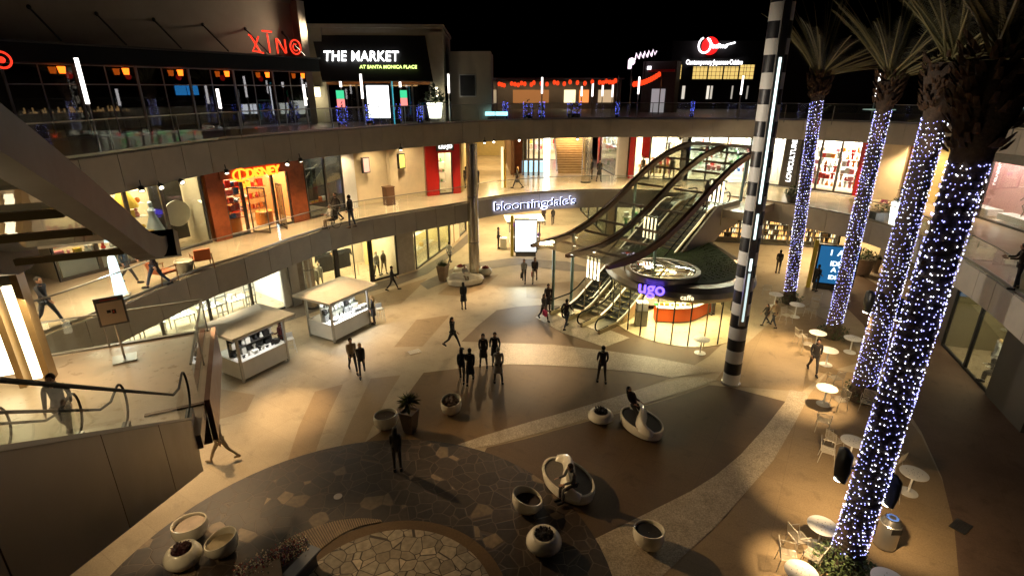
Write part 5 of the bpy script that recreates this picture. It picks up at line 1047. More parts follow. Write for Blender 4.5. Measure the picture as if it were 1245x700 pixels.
# ------------------------------------------------------------------ kiosks
m_kroof = mat("kiosk_roof_board", (.62, .58, .5), .55, var=.08)
def kiosk(label, c, rz, W=3.0, D=1.9, goodsc=('black',), wh="", bright=60, ov=.42, lit=(1, .97, .9), k='box'):
    T = thing("kiosk", label, "kiosk", c, rz); w, d = W / 2, D / 2
    for sx, sy in ((-1, -1), (1, -1), (1, 1), (-1, 1)): MB().box(sx * w - .05, sy * d - .05, 0, sx * w + .05, sy * d + .05, 2.15).build("corner_post", m_steel, T)
    mb = MB()
    for sx in (-1, 1): mb.box(sx * w - .03, -d + .05, .12, sx * w + .03, d - .05, .95)
    for sy in (-1, 1): mb.box(-w + .05, sy * d - .03, .12, w - .05, sy * d + .03, .95)
    mb.build("lower_panel", m_white, T); MB().box(-w + .06, -d + .06, .9, w - .06, d - .06, .94).build("shelf", m_white, T)
    mb = MB(); e = ov; mb.add([(-w - e, -d - e, 2.22), (w + e, -d - e, 2.22), (w + e, d + e, 2.22), (-w - e, d + e, 2.22), (-w - e, -d - e, 2.34), (w + e, -d - e, 2.34), (w + e, d + e, 2.34), (-w - e, d + e, 2.34), (-w + .25, -.15, 2.52), (w - .25, -.15, 2.52), (w - .25, .15, 2.52), (-w + .25, .15, 2.52)], [(3, 2, 1, 0), (0, 1, 5, 4), (1, 2, 6, 5), (2, 3, 7, 6), (3, 0, 4, 7), (4, 5, 9, 8), (5, 6, 10, 9), (6, 7, 11, 10), (7, 4, 8, 11), (8, 9, 10, 11)]); mb.build("roof", m_kroof, T)
    MB().box(-w, -d, 2.13, w, d, 2.215).build("roof_frame", m_steel, T)
    MB().box(-w + .1, -.04, .95, w - .1, .04, 2.1).build("centre_board", m_intw if bright > 50 else m_intd, T)
    for z in (1.33, 1.7): MB().box(-w + .1, -.3, z, w - .1, -.045, z + .02).build("display_shelf", m_glass if bright > 50 else m_intd, T)
    lamp_area("kiosk_light", (0, -d * .5, 2.1), W * .8, .5, bright, lit, parent=T)
    Mx = Matrix.Translation(Vector(c)) @ Matrix.Rotation(rz, 4, 'Z')
    for z in (.942, 1.352, 1.722):
        x = -w + .22
        while x < w - .15:
            kk = random.choice(k) if isinstance(k, tuple) else k; cn = random.choice(goodsc)
            good(kk, cn, Mx @ Vector((x, -.18, z)), (.2, .2, random.uniform(.18, .34)), rz, "%s item displayed in the %s" % (cn, wh), "goods displayed in the " + wh, "display_item", "goods"); x += random.uniform(.16, .3)
            if z < 1: good(kk, cn, Mx @ Vector((x, -d + .3, z)), (.2, .2, random.uniform(.1, .26)), rz, "%s item displayed in the %s" % (cn, wh), "goods displayed in the " + wh, "display_item", "goods")
    return T
def kio(a, b, c):  # front-left, front corner, front-right ground pixels
    A, B_, C_ = at(*a, 0), at(*b, 0), at(*c, 0); f = C_ - B_; rz = math.atan2(f.y, f.x); n_ = Vector((-math.sin(rz), math.cos(rz), 0)); W = f.length; D = 1.75
    return (B_ + C_) / 2 + n_ * D / 2, rz, W, D
c, rz, W, D = kio((275, 448), (297, 465), (351, 438)); kiosk("pale roofed market kiosk full of black goods nearest the left escalator", (c.x, c.y, G0), rz, W, D, ('black', 'black', 'black', 'white'), "nearest kiosk of black goods", 28, k=('box', 'doll', 'garment'))
k1 = (c, rz, W, D)
c, rz, W, D = kio((386, 403), (407, 417), (450, 395)); kiosk("pale roofed market kiosk with brightly lit white shelves", (c.x, c.y, G0), rz, W, D, ('white', 'silver', 'black', 'silver'), "brightly lit white kiosk", 130, k=('box', 'bottle'))
k2 = (c, rz, W, D)
c, rz, W, D = kio((618, 303), (622, 306), (656, 305)); kiosk("far market kiosk behind the white lit panel in the arcade", (c.x, c.y + .6, G0), rz, W, D, ('pink', 'white', 'purple'), "far kiosk in the arcade", 60, k=('box', 'bottle'))
def stool(label, p, rz=0, group=None):
    T = thing("bar_stool", label, "stool", p, rz, group); MB().box(-.17, -.17, .72, .17, .17, .76).build("seat", m_white, T); MB().box(-.17, .15, .76, .17, .18, 1.0).build("backrest", m_white, T)
    for sx in (-1, 1):
        for sy in (-1, 1): MB().tube([(sx * .15, sy * .15, .72), (sx * .2, sy * .2, 0)], .012, 5).build("leg", m_white, T)
    MB().tube([(-.18, -.18, .3), (.18, -.18, .3), (.18, .18, .3), (-.18, .18, .3), (-.18, -.18, .3)], .008, 5).build("footrest", m_steel, T)
stool("white high stool at the end of the brightly lit white kiosk", at(463, 390, G0), .6); stool("white high stool behind the kiosk of black goods", at(355, 428, G0), .6)
p = at(612, 302, G0); T = thing("small_table", "small white square table beside the far arcade kiosk", "table", p); MB().box(-.3, -.3, .86, .3, .3, .9).build("tabletop", m_white, T); MB().box(-.26, -.26, 0, .26, .26, .86).build("pedestal", m_white, T)
# ------------------------------------------------------------------ advertising screens
def adscreen(label, px, py, z, w, h, fz, col, s, base=.35, pole=(.65, .5, .06), thick=.2):
    p = at(px, py, z); T = thing("advertising_screen", label, "advertising screen", p, fz)
    MB().box(-w / 2, -thick / 2, base, w / 2, thick / 2, base + h).build("housing", m_black, T); MB().box(-w / 2 + .09, -thick / 2 - .012, base + .09, w / 2 - .09, -thick / 2 - .002, base + h - .09).build("screen", emis("screen_glow_%d" % int(s * 10 + col[0] * 100), col, s), T)
    MB().box(-w / 2 + .1, -thick / 2, 0, w / 2 - .1, thick / 2, base).build("base", m_dsteel, T)
    if pole: MB().box(-w / 2 - .28, -.12, 0, -w / 2 - .05, .12, base + h + .25).build("side_post", mat("post_%d" % int(pole[0] * 100 + pole[2] * 10), pole, .4), T)
    return T
adscreen("white lit advertising screen with yellow side post in the arcade mouth", 639, 311, 0, 1.75, 2.6, R(0), (.95, 1, 1), 2.6, .3)
T = adscreen("blue lit advertising screen with white lettering behind the second palm", 1010, 352, 0, 2.3, 2.6, R(-22), (.012, .10, .24), 1.0, .35)
m_wl = emis("pale_letter_glow", (.8, .95, 1), 1.6)
for s_, z, zz in (("I  A", 2.45, .5), ("IDI", 1.75, .42), ("A", 1.35, .42), ("IDI", .85, .36)): text("screen_lettering", s_, zz, m_wl, .004, T, (-.1, -.12, z), offset=.015)
# ------------------------------------------------------------------ planters and seats
m_pod = mat("glossy_cream_fibreglass", (.82, .76, .62), .25, var=.06, bump=.05, bscale=9, coat=.4)
m_soil = mat("dark_soil", (.03, .02, .015), .95, bump=.6)
def leaves(mb, c, r, n, zr, size=.06, droop=.4, mi=0):
    for _ in range(n):
        a = random.random() * 6.283; k = random.random() ** .6; p = Vector(c) + Vector((math.cos(a) * r * k, math.sin(a) * r * k, random.random() * zr * (1 - .5 * k)))
        d = Vector((random.gauss(0, 1), random.gauss(0, 1), random.uniform(.1, 1.3))).normalized(); x, y = ortho(d); l = size * random.uniform(.6, 1.4)
        mb.add([p, p + d * l * .5 + x * l * .28, p + d * l, p + d * l * .5 - x * l * .28], [(0, 1, 2, 3)], mi)
def round_planter(label, p, r=.62, hgt=.62, plant=(.05, .02, .012), tiltx=0, group=None):
    r *= .82; hgt *= .85; T = thing("round_planter", label, "planter", p, random.random()); s = r / .62; hz = hgt
    MB().lathe([(.3 * s, 0), (.5 * s, .08), (.61 * s, hz * .42), (.6 * s, hz * .62), (.5 * s, hz * .9), (.4 * s, hz), (.33 * s, hz * .98), (.32 * s, hz * .8)], 32, cap=False).build("bowl", m_pod, T, True)
    MB().lathe([(.01, hz * .82), (.325 * s, hz * .82)], 24, cap=False).build("soil", m_soil, T)
    mb = MB(); leaves(mb, (0, 0, hz * .84), .29 * s, 420, .16, .09); mb.build("plant", mat("plant_%d" % int(plant[0] * 1000 + plant[1] * 100), plant, .6, var=.5, vscale=14), T); return T
def pod(label, p, rz, r=.5, hgt=.78, inner=(.03, .018, .014), low=.52, scoop=True, plant=None):
    """bucket shaped pod: the rim dips towards the front"""
    r *= .84; hgt *= .85; low *= .85; T = thing("pod_seat", label, "pod seat" if scoop else "planter", p, rz); n = 32; rings = [(.42, 0), (.6, .04), (.9, .3), (1.03, .58), (1.0, .9), (.97, 1.0), (.9, .98), (.88, .62)]
    vs = []
    for k, z in rings:
        for i in range(n):
            a = 2 * math.pi * i / n; rim = hgt * (1 - (1 - low / hgt) * (.5 + .5 * math.cos(a)) ** 1.2) if scoop else hgt
            zz = z * rim if z > .5 else z * hgt * .8
            vs.append((r * k * math.cos(a) * 1.08, r * k * math.sin(a) * .95, zz))
    mb = MB(); mb.add(vs, [(j * n + i, j * n + (i + 1) % n, (j + 1) * n + (i + 1) % n, (j + 1) * n + i) for j in range(len(rings) - 1) for i in range(n)] + [tuple(range(n))[::-1]]); mb.build("shell", m_pod, T, True)
    zc = (low if scoop else hgt) * (.72 if plant else .86)
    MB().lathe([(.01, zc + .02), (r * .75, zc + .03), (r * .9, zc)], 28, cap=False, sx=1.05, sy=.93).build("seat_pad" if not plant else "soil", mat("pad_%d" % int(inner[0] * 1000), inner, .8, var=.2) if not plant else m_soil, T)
    if plant:
        mb = MB(); leaves(mb, (0, 0, zc), r * .75, 200, .3, .12); mb.build("plant", mat("plant_%d" % int(plant[0] * 1000 + plant[1] * 100), plant, .6, var=.5, vscale=14), T)
    return T
gl0 = .026
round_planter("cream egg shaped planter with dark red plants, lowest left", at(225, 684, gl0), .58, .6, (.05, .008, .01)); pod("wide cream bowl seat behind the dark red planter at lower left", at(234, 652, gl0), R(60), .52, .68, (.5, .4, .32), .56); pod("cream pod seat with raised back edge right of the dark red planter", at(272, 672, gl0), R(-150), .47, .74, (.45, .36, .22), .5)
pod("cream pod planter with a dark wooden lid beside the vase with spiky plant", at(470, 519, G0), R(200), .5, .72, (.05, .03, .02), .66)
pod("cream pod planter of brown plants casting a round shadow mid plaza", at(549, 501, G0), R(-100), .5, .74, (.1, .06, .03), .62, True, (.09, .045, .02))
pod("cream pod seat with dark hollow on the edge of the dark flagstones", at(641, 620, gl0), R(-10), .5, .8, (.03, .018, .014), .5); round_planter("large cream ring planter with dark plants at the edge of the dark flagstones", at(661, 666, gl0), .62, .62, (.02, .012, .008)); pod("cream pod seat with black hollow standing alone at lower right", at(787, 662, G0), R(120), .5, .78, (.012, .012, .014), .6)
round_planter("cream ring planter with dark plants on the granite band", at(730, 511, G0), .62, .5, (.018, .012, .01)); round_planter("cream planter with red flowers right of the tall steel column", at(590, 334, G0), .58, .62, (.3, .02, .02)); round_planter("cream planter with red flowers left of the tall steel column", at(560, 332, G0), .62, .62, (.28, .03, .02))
def lounge(label, p, rz, sc_=1.0, gap=(.1, .085, .07)):
    """oval lounge shell with an S shaped back running through it"""
    T = thing("sculpted_lounge", label, "lounge seat", p, rz); A_, B_ = 1.3 * sc_, .82 * sc_
    MB().lathe([(.75, 0), (.95, .06), (1.0, .32), (.97, .4), (.9, .4), (.88, .34)], 40, sx=A_, sy=B_, cap=False).build("shell", m_pod, T, True)
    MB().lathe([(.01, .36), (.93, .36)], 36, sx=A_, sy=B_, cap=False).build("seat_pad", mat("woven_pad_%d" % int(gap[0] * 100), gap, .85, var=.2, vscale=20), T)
    S = cat_rom([Vector((-1.18, .28, 0)), Vector((-.75, .5, 0)), Vector((-.3, .3, 0)), Vector((0, 0, 0)), Vector((.3, -.3, 0)), Vector((.75, -.5, 0)), Vector((1.18, -.28, 0))], 6); vs = []
    m_ = len(S)
    for i, q in enumerate(S):
        q = Vector((q.x * sc_, q.y * sc_, 0)); d = (S[min(i + 1, m_ - 1)] - S[max(i - 1, 0)]).normalized(); n_ = Vector((-d.y, d.x, 0)); t = i / (m_ - 1); hh = .36 + .42 * math.sin(math.pi * t) ** .7; wd = .13
        for a, z in ((-wd * 1.5, .34), (-wd * .8, hh - .06), (-wd * .3, hh), (wd * .3, hh), (wd * .8, hh - .06), (wd * 1.5, .34)): vs.append(q + n_ * a + Vector((0, 0, z)))
    MB().add(vs, [(6 * i + k, 6 * i + 6 + k, 6 * i + 7 + k, 6 * i + k + 1) for i in range(m_ - 1) for k in range(5)] + [(0, 1, 2, 3, 4, 5), tuple(6 * (m_ - 1) + k for k in range(5, -1, -1))]).build("backrest", m_pod, T, True)
    for x, y in ((-.9, 0), (.9, 0)): pass
    return T
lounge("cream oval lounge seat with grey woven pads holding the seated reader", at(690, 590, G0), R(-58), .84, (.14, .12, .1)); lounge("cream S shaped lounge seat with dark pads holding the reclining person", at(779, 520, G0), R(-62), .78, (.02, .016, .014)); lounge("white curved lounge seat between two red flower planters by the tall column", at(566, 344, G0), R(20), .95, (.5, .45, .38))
# vase planters
def vase(label, p, r=.32, h=.85, plant='yucca', col=(.16, .12, .09), sq=True, rz=.4):
    T = thing("vase_planter", label, "planter", p, rz); n = 4 if sq else 20
    MB().lathe([(r * .62, 0), (r * .75, .1), (r * 1.1, h), (r * .98, h), (r * .95, h - .12), (.02, h - .12)], n, cap=False).build("pot", mat("bronze_pot_%d" % int(col[0] * 100), col, .35, .5 if sq else 0, var=.2), T); mb = MB()
    if plant == 'yucca':
        mb.tube([(0, 0, h - .15), (0, 0, h + .3)], .05, 8); top = Vector((0, 0, h + .35))
        for k in range(110):
            a = random.random() * 6.28; e = random.uniform(-.5, 1.4); d = Vector((math.cos(a) * math.cos(e), math.sin(a) * math.cos(e), math.sin(e))); x = d.cross(Vector((0, 0, 1.01))).normalized(); L = random.uniform(.38, .55); q = top + d * L + Vector((0, 0, -.06)); mb.add([top + x * .014, top - x * .014, top + d * L * .5 - x * .012 + Vector((0, 0, .02)), q, top + d * L * .5 + x * .012 + Vector((0, 0, .02))], [(0, 1, 2, 3, 4)])
        pm = mat("yucca_green", (.07, .09, .035), .5, var=.3)
    elif plant == 'grass':
        for k in range(160):
            a = random.random() * 6.28; q = Vector((math.cos(a), math.sin(a), 0)) * random.random() * r * .7; d = Vector((random.gauss(0, .25), random.gauss(0, .25), 1)).normalized(); L = random.uniform(.25, .6); x = Vector((.012, 0, 0)); b = q + Vector((0, 0, h - .12)); mb.add([b - x, b + x, b + d * L], [(0, 1, 2)])
        pm = mat("grass_green", (.08, .1, .035), .6, var=.3)
    else:
        leaves(mb, (0, 0, h - .1), r * 1.15, 500, .7, .16); pm = mat("bush_green", (.05, .075, .025), .6, var=.4, vscale=9)
    mb.build("plant", pm, T); return T
vase("square bronze vase planter with a spiky yucca beside the dark flagstones", at(499, 524, G0), .36, .9); vase("tall tapered vase planter with grass left of the curved lounge seat", at(539, 341, G0), .42, 1.1, 'grass', (.3, .22, .15)); vase("pale tapered vase planter with a green bush right of the blue screen", at(1046, 333, G0), .72, 1.2, 'bush', (.4, .33, .27), False); vase("low dark bush pot between the two pale vases right of the blue screen", at(1095, 332, G0), .45, .6, 'bush', (.35, .25, .2), False)
p = at(1063, 331, G0); T = thing("litter_bin", "pale slim bin with dark hooded top right of the bush vase", "bin", p); MB().lathe([(.2, 0), (.27, .95), (.27, 1.0)], 18).build("body", mat("pale_bin", (.45, .36, .28), .5), T, True); MB().lathe([(.27, 1.0), (.2, 1.2), (.05, 1.22)], 18).build("hood", m_black, T, True)
p = at(1130, 335, G0); T = thing("lit_block_seat", "pale square block seat behind the third palm", "block seat", p, .3); MB().box(-.6, -.4, 0, .6, .4, .75).build("block", m_white, T, bevel=.03)
# flower bench planter at the lower edge
T = thing("flower_bench_planter", "long dark planter bench packed with white and red flowers at the lower edge", "planter", at(340, 700, 0)); O = Vector(T.location)
A_ = [at(x, y, 0) for x, y in ((384, 662), (398, 690), (360, 740), (300, 770), (230, 740), (300, 690))]
poly = [((p - O).x, (p - O).y) for p in [at(372, 652, .45), at(384, 672, .45), at(345, 715, .45), at(290, 760, .45), at(240, 740, .45), at(285, 696, .45), at(330, 670, .45)]]
MB().prism(poly, .02, .42).build("trough", mat("dark_bluish_stone", (.05, .055, .07), .4), T)
mb = MB(); cols = [mat("white_petal", (.75, .62, .42), .6), mat("deep_red_petal", (.25, .015, .02), .6), mat("violet_petal", (.08, .02, .09), .6), mat("dark_leaf", (.03, .025, .012), .7)]
a, b, c_ = at(288, 708, .45) - O, at(332, 680, .45) - O, at(374, 660, .45) - O
for i in range(2600):
    t = random.random(); q = (a * (1 - t) ** 2 + b * 2 * t * (1 - t) + c_ * t * t) if t > 0 else a
    if random.random() < .35: q = q + (a - b) * random.random() * 1.2
    off = random.gauss(0, .19) - .02; q = q + Vector((.45, -.75, 0)).normalized() * off; q.z = .40 + random.random() * .16
    leaves(mb, q, .03, 1, .02, .06, mi=random.choice([0, 0, 1, 1, 2, 3, 3, 3]))
tag(mb.build("flowers", cols, T), kind="stuff")
q0, q1 = at(384, 664, .5) - O, at(338, 712, .5) - O; mb = MB(); mb.bar((q0.x, q0.y, .47), (q1.x, q1.y, .47), .34, .06); mb.build("bench_top", mat("blue_grey_seat", (.16, .18, .24), .5), T)
p = at(322, 706, .4); T = thing("wooden_block", "square brown wooden block set against the flower bench", "block", (p.x, p.y, 0), R(28)); MB().box(-.42, -.42, .02, .42, .42, .56).build("block", mat("brown_block_wood", (.15, .09, .045), .5, var=.2), T)
# ------------------------------------------------------------------ striped mast
T = thing("striped_mast", "tall black and white striped mast with a silver light channel running up it", "mast", (9.62, 20.6, G0)); r = .35
sg = [("white_band", mat("mast_white", (.8, .78, .72), .5, var=.05)), ("black_band", mat("mast_black", (.014, .014, .018), .4))]
z = 0; k = 0
while z < 17:
    h_ = .52 + .03 * (k % 3); x0 = -.018 * z; nm, m_ = sg[k % 2]; MB().lathe([(r * (1 + z * .01), 0), (r * (1 + z * .01), h_)], 28, (-.022 * z, 0, z)).build(nm, m_, T, True); z += h_; k += 1
MB().bar((-.12, -.40, 2.9), (-.42, -.47, 17), .27, .09, up=(0, 1, 0)).build("light_channel", m_steel, T)
for a, b, s in ((3.1, 5.2, .8), (5.3, 5.8, 2.5), (6.6, 7.6, 1.6), (8.0, 13.1, 1.9)):
    x = lambda z: -.12 - .30 * (z - 2.9) / 14.1; yy_ = lambda z: -.452 - .07 * (z - 2.9) / 14.1
    MB().bar((x(a), yy_(a), a), (x(b), yy_(b), b), .085, .015, up=(0, 1, 0)).build("light_tube", emis("mast_light_%d" % int(s * 10), (.75, .95, .92), s), T)
MB().lathe([(.4, 0), (.4, .03), (.3, .05)], 28).build("base_ring", m_steel, T)
# ------------------------------------------------------------------ palms with fairy lights
m_trunk = mat("palm_bark", (.07, .048, .036), .95, var=.5, vscale=6, bump=1, bscale=14)
m_frond = mat("palm_frond", (.035, .04, .017), .5, var=.4, vscale=2); m_rach = mat("palm_rachis", (.2, .18, .08), .5); m_boot = mat("dead_frond_base", (.055, .028, .014), .9, var=.4, vscale=5)
m_bulb = emis("fairy_bulb", (.36, .36, 1), 3.2); m_bulbw = emis("fairy_bulb_white", (.82, .83, 1), 4.5)
def frond(mb, base, az, el, L, droop, n=16, w=.5):
    d = Vector((math.cos(az) * math.cos(el), math.sin(az) * math.cos(el), math.sin(el))); pts = []
    p = Vector(base); v = d.copy(); st = L / n
    for i in range(n + 1): pts.append(p.copy()); p = p + v * st; v = (v + Vector((0, 0, -droop * st * (.3 + i / n)))).normalized()
    mb.tube(pts, [.05 * (1 - .85 * i / n) for i in range(n + 1)], 5, 1)
    for i in range(2, n):
        t = i / n; ll = w * math.sin(math.pi * min(1, t * .9 + .12)) ** .7
        for j in (0, .33, .66):
            q = pts[i].lerp(pts[i + 1], j); dd = (pts[i + 1] - pts[i]).normalized(); x, y = ortho(dd); x = dd.cross(Vector((0, 0, 1))).normalized()
            for sd in (-1, 1):
                o = (x * sd + dd * .75 + Vector((0, 0, random.uniform(.0, .35)))).normalized(); e = q + o * ll * random.uniform(.85, 1.1) + Vector((0, 0, -.06 * ll)); s = dd * .013
                mb.add([q - s, q + s, e], [(0, 1, 2)], 0)
def palm(label, bx, by, r, hl, hc, seed, nl, lean=(0, 0), nf=30, FL=3.2):
    random.seed(seed); T = thing("palm_tree", label, "palm tree", (bx, by, 0)); n = 60; c = lambda z: Vector((lean[0] * z / 11, lean[1] * z / 11, z))
    pr_ = []; mb = MB(); vs = []; K = 18; zs = [hc * i / n for i in range(n + 1)]
    for i, z in enumerate(zs):
        rr = r * (1.12 - .14 * z / hc) * (1 + .05 * (i % 2)) * (1.25 if z < .5 else 1)
        if z > hl: rr *= 1.0 + .75 * min(1, (z - hl) / 1.2)
        for k in range(K): a = 2 * math.pi * k / K; q = rr * (1 + random.uniform(-.05, .05)); vs.append(c(z) + Vector((math.cos(a) * q, math.sin(a) * q, random.uniform(-.03, .03))))
    mb.add(vs, [(i * K + k, i * K + (k + 1) % K, (i + 1) * K + (k + 1) % K, (i + 1) * K + k) for i in range(n) for k in range(K)]); mb.build("trunk", m_trunk, T, True)
    # frond boots
    mb = MB()
    for i in range(150):
        z = hl + .15 + (hc - hl + .2) * random.random(); a = random.random() * 6.28; rr = r * (1.1 + .7 * min(1, (z - hl) / 1.2)); p = c(z) + Vector((math.cos(a) * rr, math.sin(a) * rr, 0)); o = Vector((math.cos(a), math.sin(a), 1.1)).normalized(); t = Vector((-math.sin(a), math.cos(a), 0)) * .07
        mb.add([p - t, p + t, p + o * .28 + t * .6, p + o * .28 - t * .6, p + o * .1 - o.cross(t).normalized() * .05], [(0, 1, 2, 3), (0, 4, 1), (1, 4, 2), (2, 4, 3), (3, 4, 0)])
    mb.build("frond_bases", m_boot, T)
    mb = MB()
    for i in range(nf): frond(mb, c(hc + .1) + Vector((random.uniform(-.15, .15), random.uniform(-.15, .15), 0)), i * 2.399 + random.uniform(-.2, .2), R(12 + 72 * ((i * .618) % 1)), FL * random.uniform(.8, 1.1), .10 + .05 * random.random())
    mb.build("crown", [m_frond, m_rach], T)
    mb = MB(); z = .75; a = 0; wire = []
    per = nl / max(1, (hl - .75) / .17); step = 2 * math.pi / per
    for i in range(nl):
        a += step; z = .75 + (hl - .75) * i / nl; rr = r * (1.12 - .14 * z / hc) * 1.06 + .02; aa = a + random.uniform(-.25, .25); p = c(z + .07 * math.sin(a * 1.0 + z * 3) + random.uniform(-.04, .04)) + Vector((math.cos(aa) * rr, math.sin(aa) * rr, 0)); s = random.uniform(.014, .023) * (.85 if by < 12 else 1)
        mb.add([p + Vector(v) * s for v in ((1, 0, 0), (-1, 0, 0), (0, 1, 0), (0, -1, 0), (0, 0, 1), (0, 0, -1))], [(0, 2, 4), (2, 1, 4), (1, 3, 4), (3, 0, 4), (2, 0, 5), (1, 2, 5), (3, 1, 5), (0, 3, 5)], random.choice([0, 0, 1]))
        if i % 3 == 0: wire.append(c(z) + Vector((math.cos(a) * (rr - .015), math.sin(a) * (rr - .015), 0)))
    tag(mb.build("fairy_lights", [m_bulb, m_bulbw], T), kind="stuff"); MB().tube(wire, .005, 3).build("light_wire", m_black, T)
    return T
def bush(label, x, y, r, h, n=700, name="shrub"):
    T = thing(name, label, "shrub", (x, y, 0)); mb = MB(); leaves(mb, (0, 0, .1), r, n, h, .1); mb.build("foliage", mat("shrub_green", (.05, .075, .02), .5, var=.5, vscale=9), T); mb = MB()
    for k in range(7): a = k * .9; mb.tube([(math.cos(a) * r * .3, math.sin(a) * r * .3, 0), (math.cos(a) * r * .6, math.sin(a) * r * .6, h * .7)], .012, 5)
    mb.build("stems", m_trunk, T); return T
palm("farthest lit palm trunk, slimmest of the four, right of the striped mast", 16.7, 29.95, .275, 11.5, 12.6, 1, 1300, (-.55, 0), 40, 4.4)
palm("second lit palm from the left, in front of the blue advertising screen", 16.6, 25.15, .285, 11.2, 12.4, 2, 1300, (0, 0), 40, 4.3)
palm("third lit palm trunk, between the slim pair and the nearest one", 14.5, 19.25, .35, 11.2, 12.9, 3, 1500, (.05, 0), 40, 4.1)
palm("nearest and thickest lit palm trunk at the right, with a dark swollen top", 8.85, 10.8, .315, 10.75, 12.6, 4, 1800, (.3, .1), 44, 4.2)
bush("green leafy shrubs round the foot of the nearest palm", 8.7, 10.6, .75, .95, 1500); bush("dark shrubs round the foot of the third palm", 14.6, 19.2, .8, .8); bush("dark shrubs round the foot of the second palm", 16.6, 25.1, .75, .8); bush("dark shrubs round the foot of the farthest palm", 16.7, 29.9, .75, .7)
def fixture(label, x, y, z, az):
    T = thing("palm_floodlight", label, "floodlight", (x, y, z), az); MB().lathe([(.2, -.02), (.26, .35), (.24, .75), (.1, .85)], 16, sx=.5, sy=1).build("black_shroud", m_black, T, True)
    MB().lathe([(.02, -.0), (.12, -.0), (.12, -.03), (.02, -.03)], 16, (0, 0, -.02)).build("lamp_lens", emis("lamp_lens_glow", (1, .9, .7), 12), T); MB().tube([(.05, 0, .3), (.5, 0, .3)], .03, 6).build("bracket", m_black, T)
fixture("black shrouded floodlight on the left side of the nearest palm", 8.1, 10.75, 3.1, 0); fixture("black shrouded floodlight on the left side of the third palm", 13.8, 19.2, 4.0, 0); fixture("small bright floodlight on the right side of the nearest palm", 9.6, 10.9, 2.2, R(180)); fixture("small bright floodlight on the right side of the third palm", 15.2, 19.4, 3.6, R(180))
# ------------------------------------------------------------------ cafe tables, chairs
def make_table(label, p, rz=0):
    T = thing("cafe_table", label, "table", p, rz, None); mb = MB()
    mb.lathe([(.02, .735), (.37, .735), (.395, .745), (.395, .755), (.37, .762), (.02, .762)], 36); mb.build("tabletop", m_white, T, True)
    hb = MB()
    for k in range(13): a = k * 2.4; q = .035 * k ** .62; hb.lathe([(.012, 0), (.012, .002)], 8, (q * math.cos(a) * 1.5, q * math.sin(a) * 1.5, .7625))
    hb.build("perforations", m_dsteel, T); MB().lathe([(.035, .03), (.03, .735)], 14).build("pedestal", m_white, T, True); MB().lathe([(.27, 0), (.27, .015), (.05, .045), (.03, .05)], 28).build("base", m_white, T, True); return T
TAB = [(941, 372, "left of the farthest palm foot"), (966, 385, "right of the farthest palm foot, nearer the plaza"), (1021, 379, "between the farthest and second palms, walkway side"), (991, 421, "left of the second palm foot beyond the walking man"), (1033, 428, "right of and behind the second palm"), (1004, 443, "right beside the man walking by the second palm"), (1001, 491, "brightly lit, left of the third palm foot"), (1032, 558, "left of the nearest palm trunk, by the floodlight"), (1104, 598, "alone right of the nearest palm above the bin"), (994, 664, "just left of the nearest palm shrubs, upper of two"), (968, 722, "brightest, at the lower edge left of the nearest palm"), (1072, 732, "at the lower edge right of the nearest palm")]
proto_t = None
for x, y, l in TAB:
    p = at(x, y, G0)
    if proto_t is None: proto_t = make_table("x", p); o = proto_t
    else: o = copy_tree(proto_t)
    place(o, p, random.random() * 3, "round white cafe table " + l, "round white cafe tables beside the palms")
o = copy_tree(proto_t); place(o, at(851, 429, G0), 0, "round white cafe table alone in front of the round cafe"); del o["group"]
m_chair = mat("chair_wire", (.55, .5, .42), .4, .3)
def make_chair():
    T = thing("cafe_chair", "x", "chair", (0, 0, 0)); mb = MB()
    for k in range(11): x = -.2 + .04 * k; mb.tube([(x, -.2, .45), (x, .2, .45)], .009, 4)
    mb.tube([(-.21, -.2, .45), (.21, -.2, .45), (.21, .2, .45), (-.21, .2, .45), (-.21, -.2, .45)], .011, 5); mb.build("seat", m_chair, T)
    mb = MB()
    for k in range(11): x = -.2 + .04 * k; mb.tube([(x, .22, .52), (x, .27, .84)], .009, 4)
    mb.tube([(-.21, .22, .5), (-.21, .27, .85), (.21, .27, .85), (.21, .22, .5), (-.21, .22, .5)], .011, 5); mb.build("backrest", m_chair, T)
    for sx in (-1, 1):
        for sy in (-1, 1): MB().tube([(sx * .2, sy * .19, .45), (sx * .23, sy * .25, 0)], .011, 5).build("leg", m_chair, T)
        MB().tube([(sx * .23, -.18, .45), (sx * .25, -.16, .66), (sx * .25, .2, .68)], .01, 5).build("armrest", m_chair, T)
    return T
CH = [(931, 360, 160, "behind the table left of the farthest palm"), (955, 392, 20, "below the tables at the farthest palm foot"), (984, 385, -60, "right of the farthest palm, facing the walkway"), (990, 372, -120, "behind the farthest palm towards the walkway"), (972, 418, 90, "left of the table beyond the walking man, upper one"), (980, 428, 70, "left of the table beyond the walking man, lower one"), (1013, 470, -170, "behind the brightly lit table left of the third palm"), (1018, 497, -80, "right of the brightly lit table near the third palm foot"), (1052, 500, -40, "just behind the third palm foot"), (999, 523, 150, "alone on the lit floor left of the nearest palm"), (1004, 560, 60, "lying close left of the black floodlight, lower chair"), (1012, 547, 110, "left of the table by the black floodlight, upper chair"), (1082, 572, -150, "right of the nearest palm, behind the lone table"), (1078, 610, 30, "right of the nearest palm, in front of the lone table"), (968, 668, 100, "left of the upper table by the nearest palm shrubs"), (955, 690, 70, "at the lower edge left of the two tables"), (985, 690, -140, "between two tables left of the nearest palm")]
pc = None
for x, y, a, l in CH:
    if pc is None: pc = make_chair(); o = pc
    else: o = copy_tree(pc)
    place(o, at(x, y, G0), R(a), "wire mesh metal chair " + l, "wire mesh chairs beside the palms")
p = at(1075, 662, G0); T = thing("litter_bin", "cylindrical brushed steel bin with blue lined opening right of the nearest palm", "bin", p)
